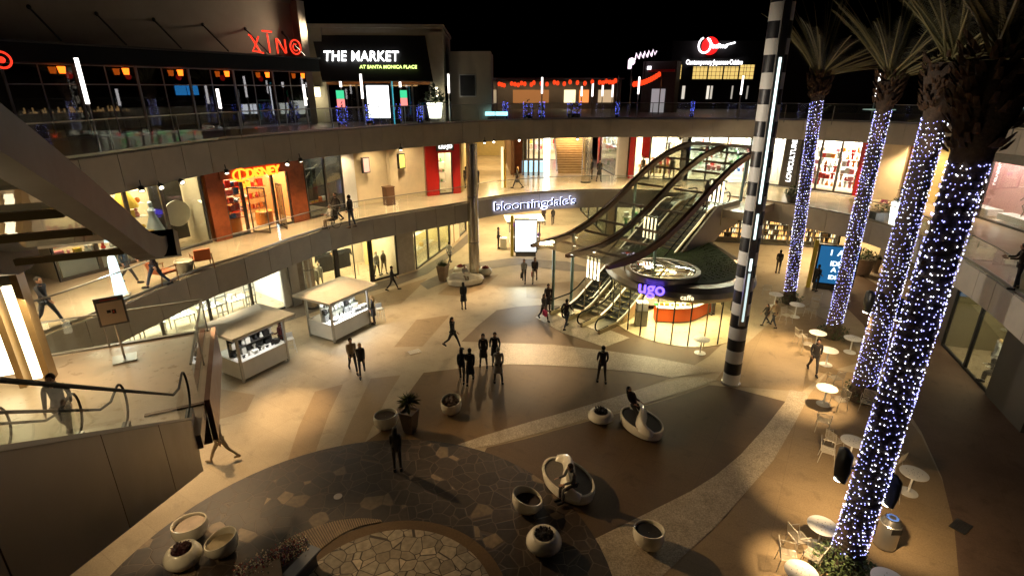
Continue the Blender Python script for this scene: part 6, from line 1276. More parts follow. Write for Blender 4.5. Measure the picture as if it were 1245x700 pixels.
MB().lathe([(.24, 0), (.27, .03), (.27, .8), (.25, .82)], 28).build("body", m_steel, T, True); MB().lathe([(.25, .82), (.26, .84), (.18, .97), (.02, 1.0)], 28, sx=1, sy=1).build("lid", m_dsteel, T, True); MB().box(-.14, -.272, .62, .14, -.262, .8).build("opening", m_black, T); MB().lathe([(.02, .99), (.15, .985)], 16, cap=False).build("liner", mat("blue_liner", (.05, .12, .5), .4), T)
# gallery chairs and pots
m_och = mat("orange_seat", (.6, .16, .05), .6); m_ochw = mat("chair_wood", (.28, .13, .04), .4)
def armchair(label, p, rz):
    T = thing("armchair", label, "chair", p, rz); MB().box(-.33, -.3, .36, .33, .3, .46).build("seat", m_och, T, bevel=.02); M = Matrix.Translation((0, .3, .42)) @ Matrix.Rotation(R(-14), 4, 'X'); MB().box(-.3, -.03, 0, .3, .05, .48, 0, M).build("backrest", m_och if 'left' in label else m_ochw, T)
    for sx in (-1, 1):
        MB().tube([(sx * .36, -.3, 0), (sx * .35, -.3, .62)], .022, 6).build("leg", m_ochw, T); MB().tube([(sx * .36, .42, 0), (sx * .35, .3, .62)], .022, 6).build("leg", m_ochw, T); MB().bar((sx * .35, -.34, .63), (sx * .35, .36, .63), .06, .03).build("armrest", m_ochw, T)
armchair("low orange armchair with wooden arms on the left gallery, left of the white pot", at(201, 342, G2), R(160)); armchair("low wooden armchair with orange seat on the left gallery, right of the white pot", at(247, 325, G2), R(-140))
p = at(226, 331, G2); T = thing("round_pot", "plain pale round pot between the two gallery armchairs", "pot", p); MB().lathe([(.26, 0), (.36, .5), (.33, .5), (.3, .42), (.02, .42)], 24, cap=False).build("bowl", m_pod, T, True)
vase("dark bowl planter on the gallery left of the farthest palm", at(963, 246, G2), .45, .5, 'bush', (.05, .045, .04), False)
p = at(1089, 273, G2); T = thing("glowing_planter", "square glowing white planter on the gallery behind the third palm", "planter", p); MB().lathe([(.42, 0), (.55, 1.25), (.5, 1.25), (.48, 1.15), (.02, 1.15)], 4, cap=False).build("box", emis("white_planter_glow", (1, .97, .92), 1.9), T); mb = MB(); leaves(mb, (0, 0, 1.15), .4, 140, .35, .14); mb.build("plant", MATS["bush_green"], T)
p = at(1070, 268, G2); T = thing("flower_planter", "dark gallery planter with pink flowers left of the glowing white planter", "planter", p); MB().box(-.5, -.3, 0, .5, .3, .5).build("box", m_dsteel, T); mb = MB(); leaves(mb, (0, 0, .5), .5, 160, .5, .14); leaves(mb, (0, 0, .9), .3, 60, .3, .14, mi=1); mb.build("plant", [MATS["bush_green"], mat("pink_petal", (.6, .06, .15), .5)], T)
vase("feathery palm in a pot against the cream recess wall on the right gallery", at(1098, 250, G2), .3, .6, 'yucca', (.3, .25, .2))
p = at(1043, 262, G2); T = thing("lounge_chair", "yellow green wire lounge chair behind the gallery rail left of the pink flowers", "chair", p, R(30)); m_yg = mat("yellow_green_wire", (.4, .38, .06), .5); mb = MB()
for k in range(9): mb.tube([(-.3 + .075 * k, -.35, .4), (-.3 + .075 * k, .25, .34), (-.3 + .075 * k, .55, .9)], .01, 4)
mb.build("seat", m_yg, T); 
for sx in (-1, 1):
    for sy in (-.3, .35): MB().tube([(sx * .3, sy, .37), (sx * .34, sy, 0)], .014, 5).build("leg", m_yg, T)
# wheelchair
p = l2(404, 277); T = thing("wheelchair", "wheelchair with large spoked wheels in front of the dark shop window", "wheelchair", p, face(-.6, -.8)); m_wc = m_steel
MB().box(-.22, -.25, .44, .22, .2, .5).build("seat", m_black, T); MB().box(-.22, -.3, .5, .22, -.25, .95).build("backrest", m_black, T)
for sx in (-1, 1):
    w_ = MB().tube([(sx * .28, -.1 + .3 * math.cos(R(a)), .31 + .3 * math.sin(R(a))) for a in range(0, 361, 15)], .014, 6, cap=False).build("wheel", m_black, T)
    mb = MB(); [mb.tube([(sx * .28, -.1, .31), (sx * .28, -.1 + .3 * math.cos(R(a)), .31 + .3 * math.sin(R(a)))], .003, 3) for a in range(0, 360, 30)]; mb.build("spokes", m_wc, w_)
    MB().tube([(sx * .22, .38 + .07 * math.cos(R(a)), .085 + .07 * math.sin(R(a))) for a in range(0, 361, 30)], .014, 5, cap=False).build("caster", m_black, T); MB().tube([(sx * .24, -.42, .9), (sx * .24, -.28, .85), (sx * .24, -.28, .1), (sx * .24, .35, .45), (sx * .22, .4, .1)], .012, 5).build("frame", m_wc, T); MB().box(sx * .24 - .04, -.25, .66, sx * .24 + .04, .15, .7).build("armrest", m_black, T)
# ------------------------------------------------------------------ upper terrace buildings
m_tw = mat("dim_tan_render", (.3, .255, .2), .85, var=.12, vscale=.6, bump=.2, bscale=8); m_aw = mat("black_awning", (.012, .011, .011), .8)
m_neon = emis("red_neon", (1, .04, .015), 1.15); m_dglass = glass("dark_restaurant_glass", (.35, .35, .38), .6)
def thg(name, label, cat, p0, p1, z=G3):
    p0 = Vector((*p0, z)); p1 = Vector((*p1, z)); d = p1 - p0; return thing(name, label, cat, p0, math.atan2(d.y, d.x)), d.length
E, L = thg("restaurant_building", "upper left restaurant block with dark window wall, black awning and red neon letters", "building", (-24.5, 12.4), (-12.2, 34.0))
MB().box(0, .6, 3.6, L, 8, 6.55).build("upper_wall", m_tw, E); MB().box(0, -.9, 2.95, L + .3, .58, 3.62).build("awning", m_aw, E); MB().box(-.1, -1.0, 3.62, L + .35, .59, 3.7).build("awning_edge", m_dsteel, E)
MB().box(-.1, .5, 6.55, L + .1, 8.1, 6.75).build("parapet", m_tw, E); MB().box(L, .0, 0, L + .5, 8, 6.7).build("end_wall", m_tw, E)
xs0 = L - 14.2; wn = 12; MB().box(0, 0, 0, xs0, .2, 2.95).build("dark_wall", m_intd, E); MB().box(xs0, 6, 0, L, 6.2, 2.95).build("interior_back_wall", m_intd, E)
for i in range(6):
    a = xs0 + i * 14.2 / 6; b = a + 14.2 / 6; f = MB()
    f.box(a, -.08, .0, a + .09, .04, 2.93); f.box(a + .09, -.05, 2.15, b, .03, 2.2); f.box(a + .09, -.05, 0, b, .03, .12); f.box((a + b) / 2 - .02, -.045, .12, (a + b) / 2 + .02, .025, 2.15); f.box((a + b) / 2 - .02, -.045, 2.2, (a + b) / 2 + .02, .025, 2.9); f.box(a + .09, -.05, 2.9, b, .03, 2.94)
    fo = f.build("window_frame", mat("window_metal", (.3, .28, .27), .4, .5), E); MB().box(a + .09, -.01, .12, b, 0, 2.9).build("glass_pane", m_dglass, fo)
    L_ = thing("square_lantern", "orange square lantern hanging in the upper restaurant window, %s from the left" % ("first", "second", "third", "fourth", "fifth", "sixth")[i], "lantern", E.location + Matrix.Rotation(E.rotation_euler[2], 3, 'Z') @ Vector((b - .55, -.4, 2.5)), E.rotation_euler[2], "orange lanterns under the black awning")
    MB().lathe([(.11, .08), (.15, .34)], 4).build("paper_shade", emis("orange_lantern_glow", (1, .16, .01), 2.6), L_); MB().tube([(0, 0, .36), (0, 0, .45)], .01, 4).build("cord", m_black, L_)
    if i < 5: o = MB(); o.ball((0, 0, 0), .13, .13, .15, 10, 8); o = o.build("inner_lantern", emis("dim_red_glow", (.8, .02, .01), .9), None, True, E.location + Matrix.Rotation(E.rotation_euler[2], 3, 'Z') @ Vector((b + .5, 1.6, 2.55))); tag(o, "dim round red lantern deep inside the upper restaurant, %s from the left" % ("first", "second", "third", "fourth", "fifth")[i], "lantern", "dim red lanterns inside the upper restaurant")
def inE(x, y, z): return E.location + Matrix.Rotation(E.rotation_euler[2], 3, 'Z') @ Vector((x, y, z))
for i in range(8):
    x = L - 17.2 + i * 2.35; T = MB(); T.bar((x, .62, 5.0), (x + .2, -.8, 3.75), .05, .05); T.ball((x, .62, 5.0), .1, .06, .1, 8, 6); T.build("awning_stay", m_black, E)
T = thing("television", "bright blue television screens glowing inside the upper restaurant", "television", inE(L - 6.4, 1.5, 1.7), E.rotation_euler[2]); MB().box(-.55, -.04, 0, -.02, .04, .5).box(.06, -.04, 0, .6, .04, .5).build("screen", emis("tv_blue_glow", (.05, .45, 1), 2.0), T); MB().box(-.6, .045, -.05, .65, .1, .55).build("housing", m_black, T)
T = thing("back_bar", "lit back bar with bottles deep in the upper restaurant", "bar", inE(xs0 + 3.6, 4, 0), E.rotation_euler[2]); MB().box(-2, 0, .9, 2.6, .3, .95).build("counter", m_wood, T)
mb = MB()
for i in range(60): x = random.uniform(-1.9, 2.5); mb.box(x, .05, .952, x + .05, .1, .97 + random.random() * .25)
tag(mb.build("bottles", emis("bar_bottle_glow", (1, .62, .2), .8), T), kind="stuff")
lamp_area("bar_light", inE(xs0 + 4, 3, 2.85), 4, 1, 12, (1, .7, .4))
# neon letters on the awning
NE = thing("neon_sign", "red neon letters XINO standing on the black awning of the upper restaurant", "sign", inE(L - 2.6, -.95, 3.72), E.rotation_euler[2]); NE.scale = (.86, .86, .86); NE["label"] = "red neon restaurant letters standing on the black awning edge"
def neon(nm, pts, r=.05): return MB().tube([(x, 0, z) for x, z in pts], r, 8).build(nm, m_neon, NE)
neon("letter_stroke", [(-1.75, 1.0), (-1.62, .95), (-1.1, .08), (-.9, .05)]); neon("letter_stroke", [(-1.1, .95), (-1.35, .5), (-1.62, .12), (-1.1, .1)])
neon("letter_stroke", [(-.45, 1.15), (-.42, .08)]); neon("letter_stroke", [(-.78, 1.28), (-.1, 1.28)]); neon("letter_stroke", [(.15, .08), (.15, .92), (.22, .92), (.72, .12), (.78, .12), (.78, .92)])
neon("letter_stroke", [(1.55 + .4 * math.cos(R(a)), .52 + .42 * math.sin(R(a))) for a in range(0, 361, 20)]); neon("letter_stroke", [(1.55 + .2 * math.cos(R(a)), .5 + .2 * math.sin(R(a))) for a in range(60, 330, 20)], .035)
T = thing("neon_emblem", "round red neon emblem on the dark wall at the far upper left", "sign", aty(2, 73, 17.2), R(60)); T.scale = (.62, .62, .62); 
MB().tube([(.36 * math.cos(R(a)), 0, .36 * math.sin(R(a))) for a in range(-150, 151, 15)], .05, 8).build("outer_ring", m_neon, T); MB().ball((0, 0, 0), .15, .04, .15, 10, 8).build("inner_disc", m_neon, T)
MB().tube([(0, 0.02, 0), (0, 1.2, 0)], .02, 5).build("bracket", m_black, T)
o = MB(); o.lathe([(.12, 0), (.2, .3)], 4); o = o.build("wall_lamp", emis("amber_lantern_glow", (1, .5, .12), 1.4), None, False, inE(xs0 - 2.2, -.25, 1.15), .4); tag(o, "small amber wall lamp on the dark wall left of the restaurant windows", "lamp")
# food market
E, L = thg("food_market_building", "tan market building with slanted black sign board and white letters", "building", (-12.6, 36), (-4.3, 36.4)); m_mk = mat("market_stone", (.34, .31, .24), .8, var=.08, bump=.25, bscale=12)
MB().box(-.2, .3, 2.2, L, 8, 5.55).build("upper_wall", m_mk, E); MB().box(-.2, 0, 0, .9, .3, 5.5).build("pier", m_mk, E); MB().box(L - .9, 0, 0, L, .3, 5.3).build("pier", m_mk, E); MB().box(-.3, -.1, 5.5, L + .1, 8.1, 5.7).build("cornice", m_mk, E)
mb = MB(); mb.add([(.3, .2, 5.1), (L - 1.1, .2, 5.1), (L - .6, -1.2, 2.45), (1.0, -1.2, 2.45), (.3, .26, 5.1), (L - 1.1, .26, 5.1), (L - .6, -1.1, 2.4), (1.0, -1.1, 2.4)], [(3, 2, 1, 0), (4, 5, 6, 7), (0, 1, 5, 4), (1, 2, 6, 5), (2, 3, 7, 6), (3, 0, 4, 7)]); mb.build("sign_board", m_aw, E)
tl = math.atan2(1.4, 2.65); text("sign_lettering", "THE MARKET", .92, emis("white_market_glow", (1, 1, 1), 3), .03, E, (3.35, -.56, 3.85), (R(90) - tl, 0, 0), offset=.006, sx=.8, spacing=1.06); text("sign_small_lettering", "AT SANTA MONICA PLACE", .3, emis("green_market_glow", (.75, 1, .25), 2), .02, E, (5.0, -.88, 3.25), (R(90) - tl, 0, 0), offset=.002, sx=.95)
MB().box(.9, .1, 0, L - .9, .2, 2.25).build("shop_window", m_dglass, E)
for x in (.9, 2.7, 4.5, 6.2, L - 1.0): MB().box(x, .0, 0, x + .1, .095, 2.3).build("window_mullion", m_dsteel, E)
MB().box(.9, 0, 2.25, L - .9, .28, 2.45).build("lit_header", mat("orange_brown_header", (.35, .14, .04), .6, var=.5, vscale=2), E); MB().box(.9, 3, 0, L - .9, 3.2, 2.4).build("back_wall", m_intd, E); lamp_area("market_light", E.location + Vector((4, 1.6, 2.15)), 5, 1, 14, (1, .6, .3)); lamp_area("header_light", E.location + Vector((4.0, -.8, 2.2)), 5, .15, 10, (1, .55, .2), (R(150), 0, 0))
for x, t in ((.35, "left"), (L - .5, "right")):
    T = thing("wall_lantern", "glowing lantern on the %s pier of the market building" % t, "lamp", E.location + Vector((x, -.15, 1.55))); MB().box(-.13, -.13, 0, .13, .13, .55).build("lamp_glass", emis("pale_lantern_glow", (1, .9, .6), 3), T); MB().box(-.16, -.16, .55, .16, .16, .6).build("cap", m_black, T)
lamp_point("lantern_light", E.location + Vector((.35, -.6, 1.3)), 25, (1, .85, .55)); lamp_point("lantern_light", E.location + Vector((L - .5, -.6, 1.3)), 25, (1, .85, .55))
E, L = thg("side_block", "lower grey block with a small dark window right of the market building", "building", (-4.1, 38), (-1.4, 38)); MB().box(0, 0, 0, L, 5, 4.3).build("wall", m_tw, E); MB().box(.6, -.05, 1.5, 1.7, -.01, 2.9).build("window_frame", m_steel, E); MB().box(.66, -.07, 1.56, 1.64, -.055, 2.84).build("window_pane", m_black, E)
# terrace things: poles, planters, screens
r3c = r3
def near_rim(px):  # terrace rim point seen in this direction
    u = (px - CX) / F; best = min((p for p in r3c if p.y > 8), key=lambda p: abs(pxof(p) - px)); return best
def pxof(p):
    d = p.y * math.cos(PIT) + (EYE - G3) * math.sin(PIT); return CX + F * p.x / d
def lpole(px, back, h, glow, t, lean=0):
    p = near_rim(px); d = Vector((p.x, p.y, 0)).normalized() * back; q = p + d; T = thing("light_pole", "slim terrace light pole with glowing upper tube " + t, "light pole", (q.x, q.y, G3), 0, "slim light poles on the upper terrace")
    MB().tube([(0, 0, 0), (0, 0, h - glow)], .04, 8).build("pole", m_steel, T, True); MB().tube([(0, 0, h - glow), (0, 0, h)], .062, 10).build("glow_tube", emis("pole_tube_glow", (1, .93, .88), 2.6), T, True); MB().lathe([(.12, 0), (.12, .03)], 16).build("foot_plate", m_steel, T)
for px, back, h, gl_, t in ((118, .6, 2.9, 1.35, "at far left before the dark windows"), (278, 1.4, 2.0, .8, "amid the restaurant windows"), (375, 1.4, 2.2, 1.0, "between the restaurant and the market"), (446, .8, 2.75, 1.25, "left of the white terrace screen"), (546, .8, 2.85, 1.1, "left of the glowing tapered pot"), (657, .8, 2.75, 1.05, "before the string of red lanterns"), (771, .8, 2.8, 1.15, "between the two lantern strings"), (897, 3.0, 2.9, 1.3, "before the yellow restaurant windows"), (1058, 1.0, 2.9, 1.4, "rising between the first two palm crowns")): lpole(px, back, h, gl_, t)
for i, (px, Y, h, g_) in enumerate(((577, 48, 2.1, .8), (567, 50, 2.6, 1.4), (583, 52, 1.8, .5), (586, 56, 2.3, 1.2), (592, 54, 2.4, 1.1), (598, 46, 2.5, 1.2), (706, 50, 2.2, .8), (719, 48, 2.5, 1.1), (731, 50, 2.5, 1.1), (743, 52, 2.5, 1.2), (418, 33, 2.4, .3), (489, 35, 2.4, .3))):
    p = aty(px, 140, Y); T = thing("light_pole", "distant terrace light pole with glowing tube, %s from the left" % ["third", "second", "fourth", "fifth", "sixth", "seventh", "eighth", "ninth", "tenth", "eleventh", "topping the left banner, first", "topping the right banner, last"][i], "light pole", (p.x, Y, G3), 0, "distant light poles on the upper terrace")
    MB().tube([(0, 0, 0), (0, 0, h - g_)], .04, 6).build("pole", m_steel, T, True); MB().tube([(0, 0, h - g_), (0, 0, h)], .07, 8).build("glow_tube", MATS["pole_tube_glow"], T, True)
def tpt(px, back): p = near_rim(px); d = Vector((p.x, p.y, 0)).normalized() * back; q = p + d; return Vector((q.x, q.y, G3))
T = thing("advertising_screen", "blank white lit screen on the terrace before the market building", "advertising screen", tpt(460, 1.6), R(5)); MB().box(-.75, -.1, .3, .75, .1, 2.3).build("housing", m_black, T); MB().box(-.62, -.115, .42, .62, -.105, 2.18).build("screen", emis("white_screen_glow", (1, 1, 1), 3), T); MB().box(.8, -.05, 0, .86, .05, 2.4).build("teal_post", emis("teal_post_glow", (.05, .4, .5), .8), T); MB().box(-.6, -.08, 0, .6, .08, .3).build("base", m_dsteel, T)
for px, t in ((420, "left"), (491, "right")):
    T = thing("banner_sign", "small green and red lit banner on the terrace, %s of the white screen" % t, "banner", tpt(px, 1.4), R(12)); MB().tube([(0, 0, 0), (0, 0, 1.0)], .03, 6).build("post", m_steel, T)
    MB().box(-.22, -.03, 1.0, .22, .03, 1.95).build("frame", m_dsteel, T); MB().box(-.2, -.04, 1.5, .2, -.032, 1.92).build("green_face", emis("green_banner_glow", (.05, .55, .25), 1.2), T); MB().box(-.2, -.04, 1.03, .2, -.032, 1.49).build("red_face", emis("red_banner_glow", (.9, .25, .22), 1.2), T)
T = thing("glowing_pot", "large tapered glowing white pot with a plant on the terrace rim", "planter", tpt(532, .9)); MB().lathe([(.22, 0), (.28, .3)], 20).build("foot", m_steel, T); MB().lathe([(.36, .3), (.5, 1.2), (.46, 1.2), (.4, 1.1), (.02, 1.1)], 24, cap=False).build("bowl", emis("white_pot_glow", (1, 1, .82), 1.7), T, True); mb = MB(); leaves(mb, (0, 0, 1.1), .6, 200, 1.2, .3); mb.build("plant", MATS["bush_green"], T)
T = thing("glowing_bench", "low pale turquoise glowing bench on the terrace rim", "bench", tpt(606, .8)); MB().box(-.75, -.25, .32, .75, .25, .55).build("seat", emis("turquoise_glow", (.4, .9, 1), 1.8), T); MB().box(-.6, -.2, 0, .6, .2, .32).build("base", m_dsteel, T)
for i, (px, wd) in enumerate(((416, .42), (448, .3), (481, .55), (514, .28), (594, .3), (613, .3), (642, .5), (659, .34), (697, .75), (747, .2), (838, .2))):
    q = tpt(px, 1.2 + (i % 3) * .4); T = thing("lit_shrub_tub", "clipped dark shrub wrapped in tiny blue lights, %s along the terrace rim from the left" % ("first", "second", "third", "fourth", "fifth", "sixth", "seventh", "eighth", "ninth", "tenth", "eleventh")[i], "shrub", q, 0, "shrubs with blue lights on the terrace rim")
    MB().lathe([(wd * .6, 0), (wd * .7, .3)], 14).build("tub", m_black, T); mb = MB(); leaves(mb, (0, 0, .3), wd * .6, 120, 1.1, .14); mb.build("foliage", mat("dark_shrub", (.02, .03, .02), .7), T); mb = MB()
    for _ in range(60):
        a = random.random() * 6.28; p = Vector((math.cos(a) * wd * .66, math.sin(a) * wd * .66, .15 + random.random() * 1.0)); s = .017; mb.add([p + Vector(v) * s for v in ((1, 0, 0), (-1, 0, 0), (0, 1, 0), (0, -1, 0), (0, 0, 1), (0, 0, -1))], [(0, 2, 4), (2, 1, 4), (1, 3, 4), (3, 0, 4), (2, 0, 5), (1, 2, 5), (3, 1, 5), (0, 3, 5)])
    tag(mb.build("blue_lights", emis("deep_blue_bulb", (.12, .16, 1), 3.5), T), kind="stuff")
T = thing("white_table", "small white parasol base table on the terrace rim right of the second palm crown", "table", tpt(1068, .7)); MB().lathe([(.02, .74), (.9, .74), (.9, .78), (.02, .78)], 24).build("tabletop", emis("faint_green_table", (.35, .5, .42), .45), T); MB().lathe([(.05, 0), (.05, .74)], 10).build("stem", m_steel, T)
# lantern strings
E, L = thg("terrace_restaurant", "low dark terrace restaurant behind the string of red lanterns", "building", (-3.5, 60), (11.5, 60)); MB().box(0, 0, 0, L, 8, 2.9).build("wall", m_tw, E)
for x, w_, c, s in ((.3, 1.6, (1, .8, .5), .25), (3.6, 3.8, (.5, .2, .06), .5), (9, 1.2, (1, .85, .5), 1.2), (10.6, 1.0, (1, .3, .08), 1.0), (12.6, 1.6, (1, .7, .4), .5)): MB().box(x, -.05, .6, x + w_, -.01, 1.9).build("lit_window", emis("lit_window_%d" % int(x * 10), c, s), E)
MB().box(0, -1.5, 2.9, L, 8, 3.05).build("roof", m_dsteel, E); lamp_area("front_light", E.location + Vector((6, -1.2, 2.8)), 10, .4, 40, (1, .7, .4))
def red_lantern(pos, i, s, which):
    T = thing("red_paper_lantern", "glowing red paper lantern on the %s" % which, "lantern", pos, 0, "red paper lanterns on the " + which); MB().lathe([(.08, 0), (.2, .1), (.24, .3), (.2, .5), (.08, .6)], 12).build("paper_shade", LM, T, True); MB().lathe([(.09, .6), (.09, .66)], 10).build("top_cap", m_black, T); T.scale = (s, s, s)
LM = emis("red_lantern_glow", (1, .06, .012), 1.0)
for i, px in enumerate((607, 610, 613, 622, 626, 630, 634, 638, 646, 649, 658, 665, 674, 678, 686, 693, 702, 711, 720, 729, 733, 737, 741, 745, 748)): p = aty(px, 105 - 3.5 * (i / 24) + (i % 3), 52 - 6 * (i / 24)); red_lantern(p, i, .62, "long string over the far terrace")
for i in range(11): t = i / 10; p = aty(799 - 28 + 30 * t, 106 - 3 * t - 9 * t * t, 46 + 2 * t); red_lantern(p, i, .7, "short curved string right of the terrace pole")
for xa, xb, Y0, Y1, yy, nm in ((604, 752, 52, 46, 99, "long"), (768, 804, 46, 48, 98, "short")):
    a, b = aty(xa, yy, Y0), aty(xb, yy - 2, Y1); T = thing("lantern_cable", "dark cable on two posts carrying the %s string of red lanterns" % nm, "cable", a); MB().tube([(0, 0, 0), b - a], .02, 5).build("cable", m_black, T)
    for q in (Vector((0, 0, 0)), b - a): MB().tube([(q.x, q.y, G3 - a.z), q + Vector((0, 0, .3))], .05, 6).build("post", m_dsteel, T)
# right side restaurants
E, L = thg("corner_restaurant", "dark corner restaurant with small white signs above curved red lanterns", "building", (11.8, 52), (14.4, 50.5)); MB().box(0, 0, 0, L, 1.5, 4.3).build("wall", m_intd, E); MB().box(1.0, -.1, 0, 2.2, -.02, 2.0).build("lit_doorway", emis("dim_door_glow", (.9, .85, .9), .25), E); MB().box(.6, -.4, 3.4, 2.9, -.02, 3.6).build("red_canopy", m_red, E); lamp_point("canopy_light", E.location + Vector((4.5, -4.6, 2.2)), 25, (1, .35, .1))
for x, z, w_, h_ in ((.4, 3.6, .35, .3),): MB().box(x, -.08, z, x + w_, -.02, z + h_).build("sign_patch", emis("white_patch_glow", (.95, .9, 1), 2.2), E)
T = thing("rooftop_sign", "white and pink heart like illuminated sign above the dark corner restaurant", "sign", aty(768, 75, 51), R(-30)); MB().lathe([(.02, -.06), (.3, -.06), (.3, .06), (.02, .06)], 14, tilt=Matrix.Rotation(R(90), 3, 'X')).box(-.3, -.05, -.6, 0, .05, 0).build("sign_body", emis("pinkwhite_glow", (1, .8, .95), 1.6), T); MB().box(-.05, .06, -2, .05, .12, 0).build("bracket", m_black, T)
T = thing("rooftop_sign", "slanted white script sign above the dark corner restaurant", "sign", aty(785, 69, 51), R(-15)); [MB().tube([(-.9 + .35 * k, 0, -.25 + .06 * k), (-.8 + .35 * k, 0, .3 + .06 * k), (-.62 + .35 * k, 0, -.1 + .06 * k), (-.5 + .35 * k, 0, .2 + .06 * k)], .05, 5).build("script_stroke", emis("pinkwhite_glow", (1, .8, .95), 1.6), T) for k in range(5)]; MB().box(-.05, .06, -2.4, .05, .12, 0).build("bracket", m_black, T)
E, L = thg("japanese_restaurant", "dark far restaurant with yellow paned upper windows and white and red sign", "building", (16.5, 60), (26, 60)); MB().box(0, 0, 0, L, 9, 6.6).build("wall", m_aw, E)
for k in range(5):
    a = .25 if k == 0 else 2.25 + (k - 1) * 1.62; b = a + (.9 if k == 0 else 1.58); z0, z1 = 2.9, 4.4; f = MB(); f.box(a, -.12, z0, b, -.02, z0 + .06); f.box(a, -.12, z1 - .06, b, -.02, z1); f.box(a, -.12, z0 + .06, a + .05, -.02, z1 - .06); f.box(b - .05, -.12, z0 + .06, b, -.02, z1 - .06)
    for j in range(1, 4): x = a + (b - a) * j / 4 + random.uniform(-.08, .08); f.box(x - .015, -.11, z0 + .06, x + .015, -.03, z1 - .06); z = z0 + (z1 - z0) * j / 4; f.box(a + .05, -.105, z, b - .05, -.035, z + .03)
    w_ = f.build("window_frame", m_black, E); MB().box(a + .05, -.06, z0 + .06, b - .05, -.03, z1 - .06).build("lit_pane", emis("yellow_pane_glow", (1, .68, .2), .75), w_)
for x, w_, s in ((1.4, .3, 1.2), (4.0, .25, 1.6), (4.4, .2, 1.0), (6.6, .15, .7), (8.2, .15, .5)): MB().box(x, -.05, 1.0, x + w_, -.01, 2.3).build("lit_slot", emis("slot_glow_%d" % int(s * 10), (1, .9, .75), s * .5), E)
for k in range(4): MB().lathe([(.1, 0), (.1, .12)], 10, (10.4 + k * .42, -.2, .9)).build("amber_lamp", emis("amber_dot_glow", (1, .6, .1), 3), E)
MB().box(9.5, -.3, 0, 12.5, 0, .89).build("low_wall", m_aw, E)
T = thing("restaurant_sign", "white brush script over a red disc above a white line of smaller words", "sign", aty(868, 56, 59.7), 0)
MB().lathe([(.02, -.05), (.85, -.05), (.85, .05), (.02, .05)], 26, (-.35, .1, 0), tilt=Matrix.Rotation(R(90), 3, 'X')).build("red_disc", emis("red_disc_glow", (.9, .01, .01), 1.4), T); m_wb = emis("white_brush_glow", (1, .95, 1), 3)
MB().tube([(-.95 + .62 * math.cos(R(a)), -.05, .05 + .72 * math.sin(R(a))) for a in range(110, 440, 20)] + [(-.2, -.05, .1), (.1, -.05, -.1), (.5, -.05, .15), (.9, -.05, -.1), (1.3, -.05, .1), (2.1, -.05, .3)], .09, 6).build("brush_lettering", m_wb, T); text("small_lettering", "zumo", .7, m_wb, .02, T, (.55, -.08, -.02), (R(90), 0, 0), shear=.3)
text("small_words", "Contemporary Japanese Cuisine", .62, m_wb, .02, T, (.25, 0, -1.55), (R(90), 0, R(0)), offset=.012, sx=.72)
MB().box(-2.4, .12, -1.95, 2.9, .2, -1.15).build("backing_board", m_dsteel, T)
T = thing("far_lit_sign", "small white lit shape on the dark wall beside the striped mast top", "sign", aty(973, 83, 58)); MB().lathe([(.02, -.05), (.35, -.05), (.2, .5), (.02, .5)], 8).build("sign_body", emis("white_patch_glow", (.95, .9, 1), 2.2), T); MB().tube([(0, 0, -.05), (0, 0, -5)], .03, 5).build("post", m_black, T)
E, L = thg("dark_terrace_block", "large unlit block behind the palm crowns with faint framed panels", "building", (24, 52), (50, 40)); MB().box(0, 0, 0, L, 8, 6).build("wall", m_aw, E); MB().box(3, -.06, .6, 9, -.02, 4.6).build("framed_panel", mat("faint_frame", (.03, .028, .03), .5), E)
# ------------------------------------------------------------------ night sky and lamps
w = bpy.data.worlds.new("World"); sc.world = w; w.use_nodes = True
N = w.node_tree.nodes; sky = N.new("ShaderNodeTexSky"); sky.sky_type = 'NISHITA'; sky.sun_disc = False; sky.sun_elevation = R(-7); sky.sun_rotation = R(250)
w.node_tree.links.new(sky.outputs[0], N["Background"].inputs[0]); N["Background"].inputs[1].default_value = .05
sc.view_settings.view_transform = 'Standard'; sc.view_settings.look = 'None'; sc.view_settings.exposure = .3; sc.view_settings.gamma = 1
sc.cycles.use_light_tree = True; sc.cycles.max_bounces = 6; sc.cycles.diffuse_bounces = 3; sc.cycles.glossy_bounces = 3; sc.cycles.transparent_max_bounces = 16
sc.cycles.sample_clamp_indirect = 3; sc.cycles.use_denoising = True; sc.cycles.caustics_reflective = False; sc.cycles.caustics_refractive = False
WARM = (1, .655, .32)
def flood(src, px, py, watts, deg=24, blend=1.0, z=0, col=WARM, size=.15):
    s = Vector(src); t = at(px, py, z); T = thing("fascia_floodlight", "small bright floodlight head fixed under the terrace edge aimed at the plaza", "floodlight", s + (s - t).normalized() * .1, 0, "floodlight heads under the terrace edge")
    T.rotation_euler = (t - s).to_track_quat('-Z', 'Y').to_euler(); MB().lathe([(.09, .02), (.11, -.02), (.09, .16), (.03, .2)], 12, cap=False).build("housing", m_dsteel, T, True); MB().lathe([(.01, .0), (.075, .0)], 12, cap=False).build("lens", emis("flood_lens_glow", (1, .85, .6), 8), T)
    MB().tube([(0, 0, .18), (0, .0, .4)], .02, 5).build("bracket", m_dsteel, T)
    lamp_spot("flood_light", s - (s - t).normalized() * .08, t, watts, deg, blend, col, size)
flood((.5, 37.6, 8.75), 655, 428, 9500, 17)
flood((-1.2, 36.4, 8.75), 600, 440, 3000, 24)
flood((-11.9, 22.6, 8.7), 354, 500, 5000, 24)
flood((-10.2, 26.4, 8.7), 430, 420, 2000, 40)
flood((-6.4, 31.6, 8.7), 500, 392, 2000, 44)
flood((-1.8, 36, 8.7), 583, 360, 3200, 28)
flood((4.6, 38.9, 8.7), 680, 378, 2400, 30)
flood((-12.8, 18.5, 8.7), 255, 585, 2600, 44)
flood((-12.6, 19.3, 8.7), 455, 690, 2200, 20)
flood((12, 38.9, 8.7), 1030, 350, 2200, 50)
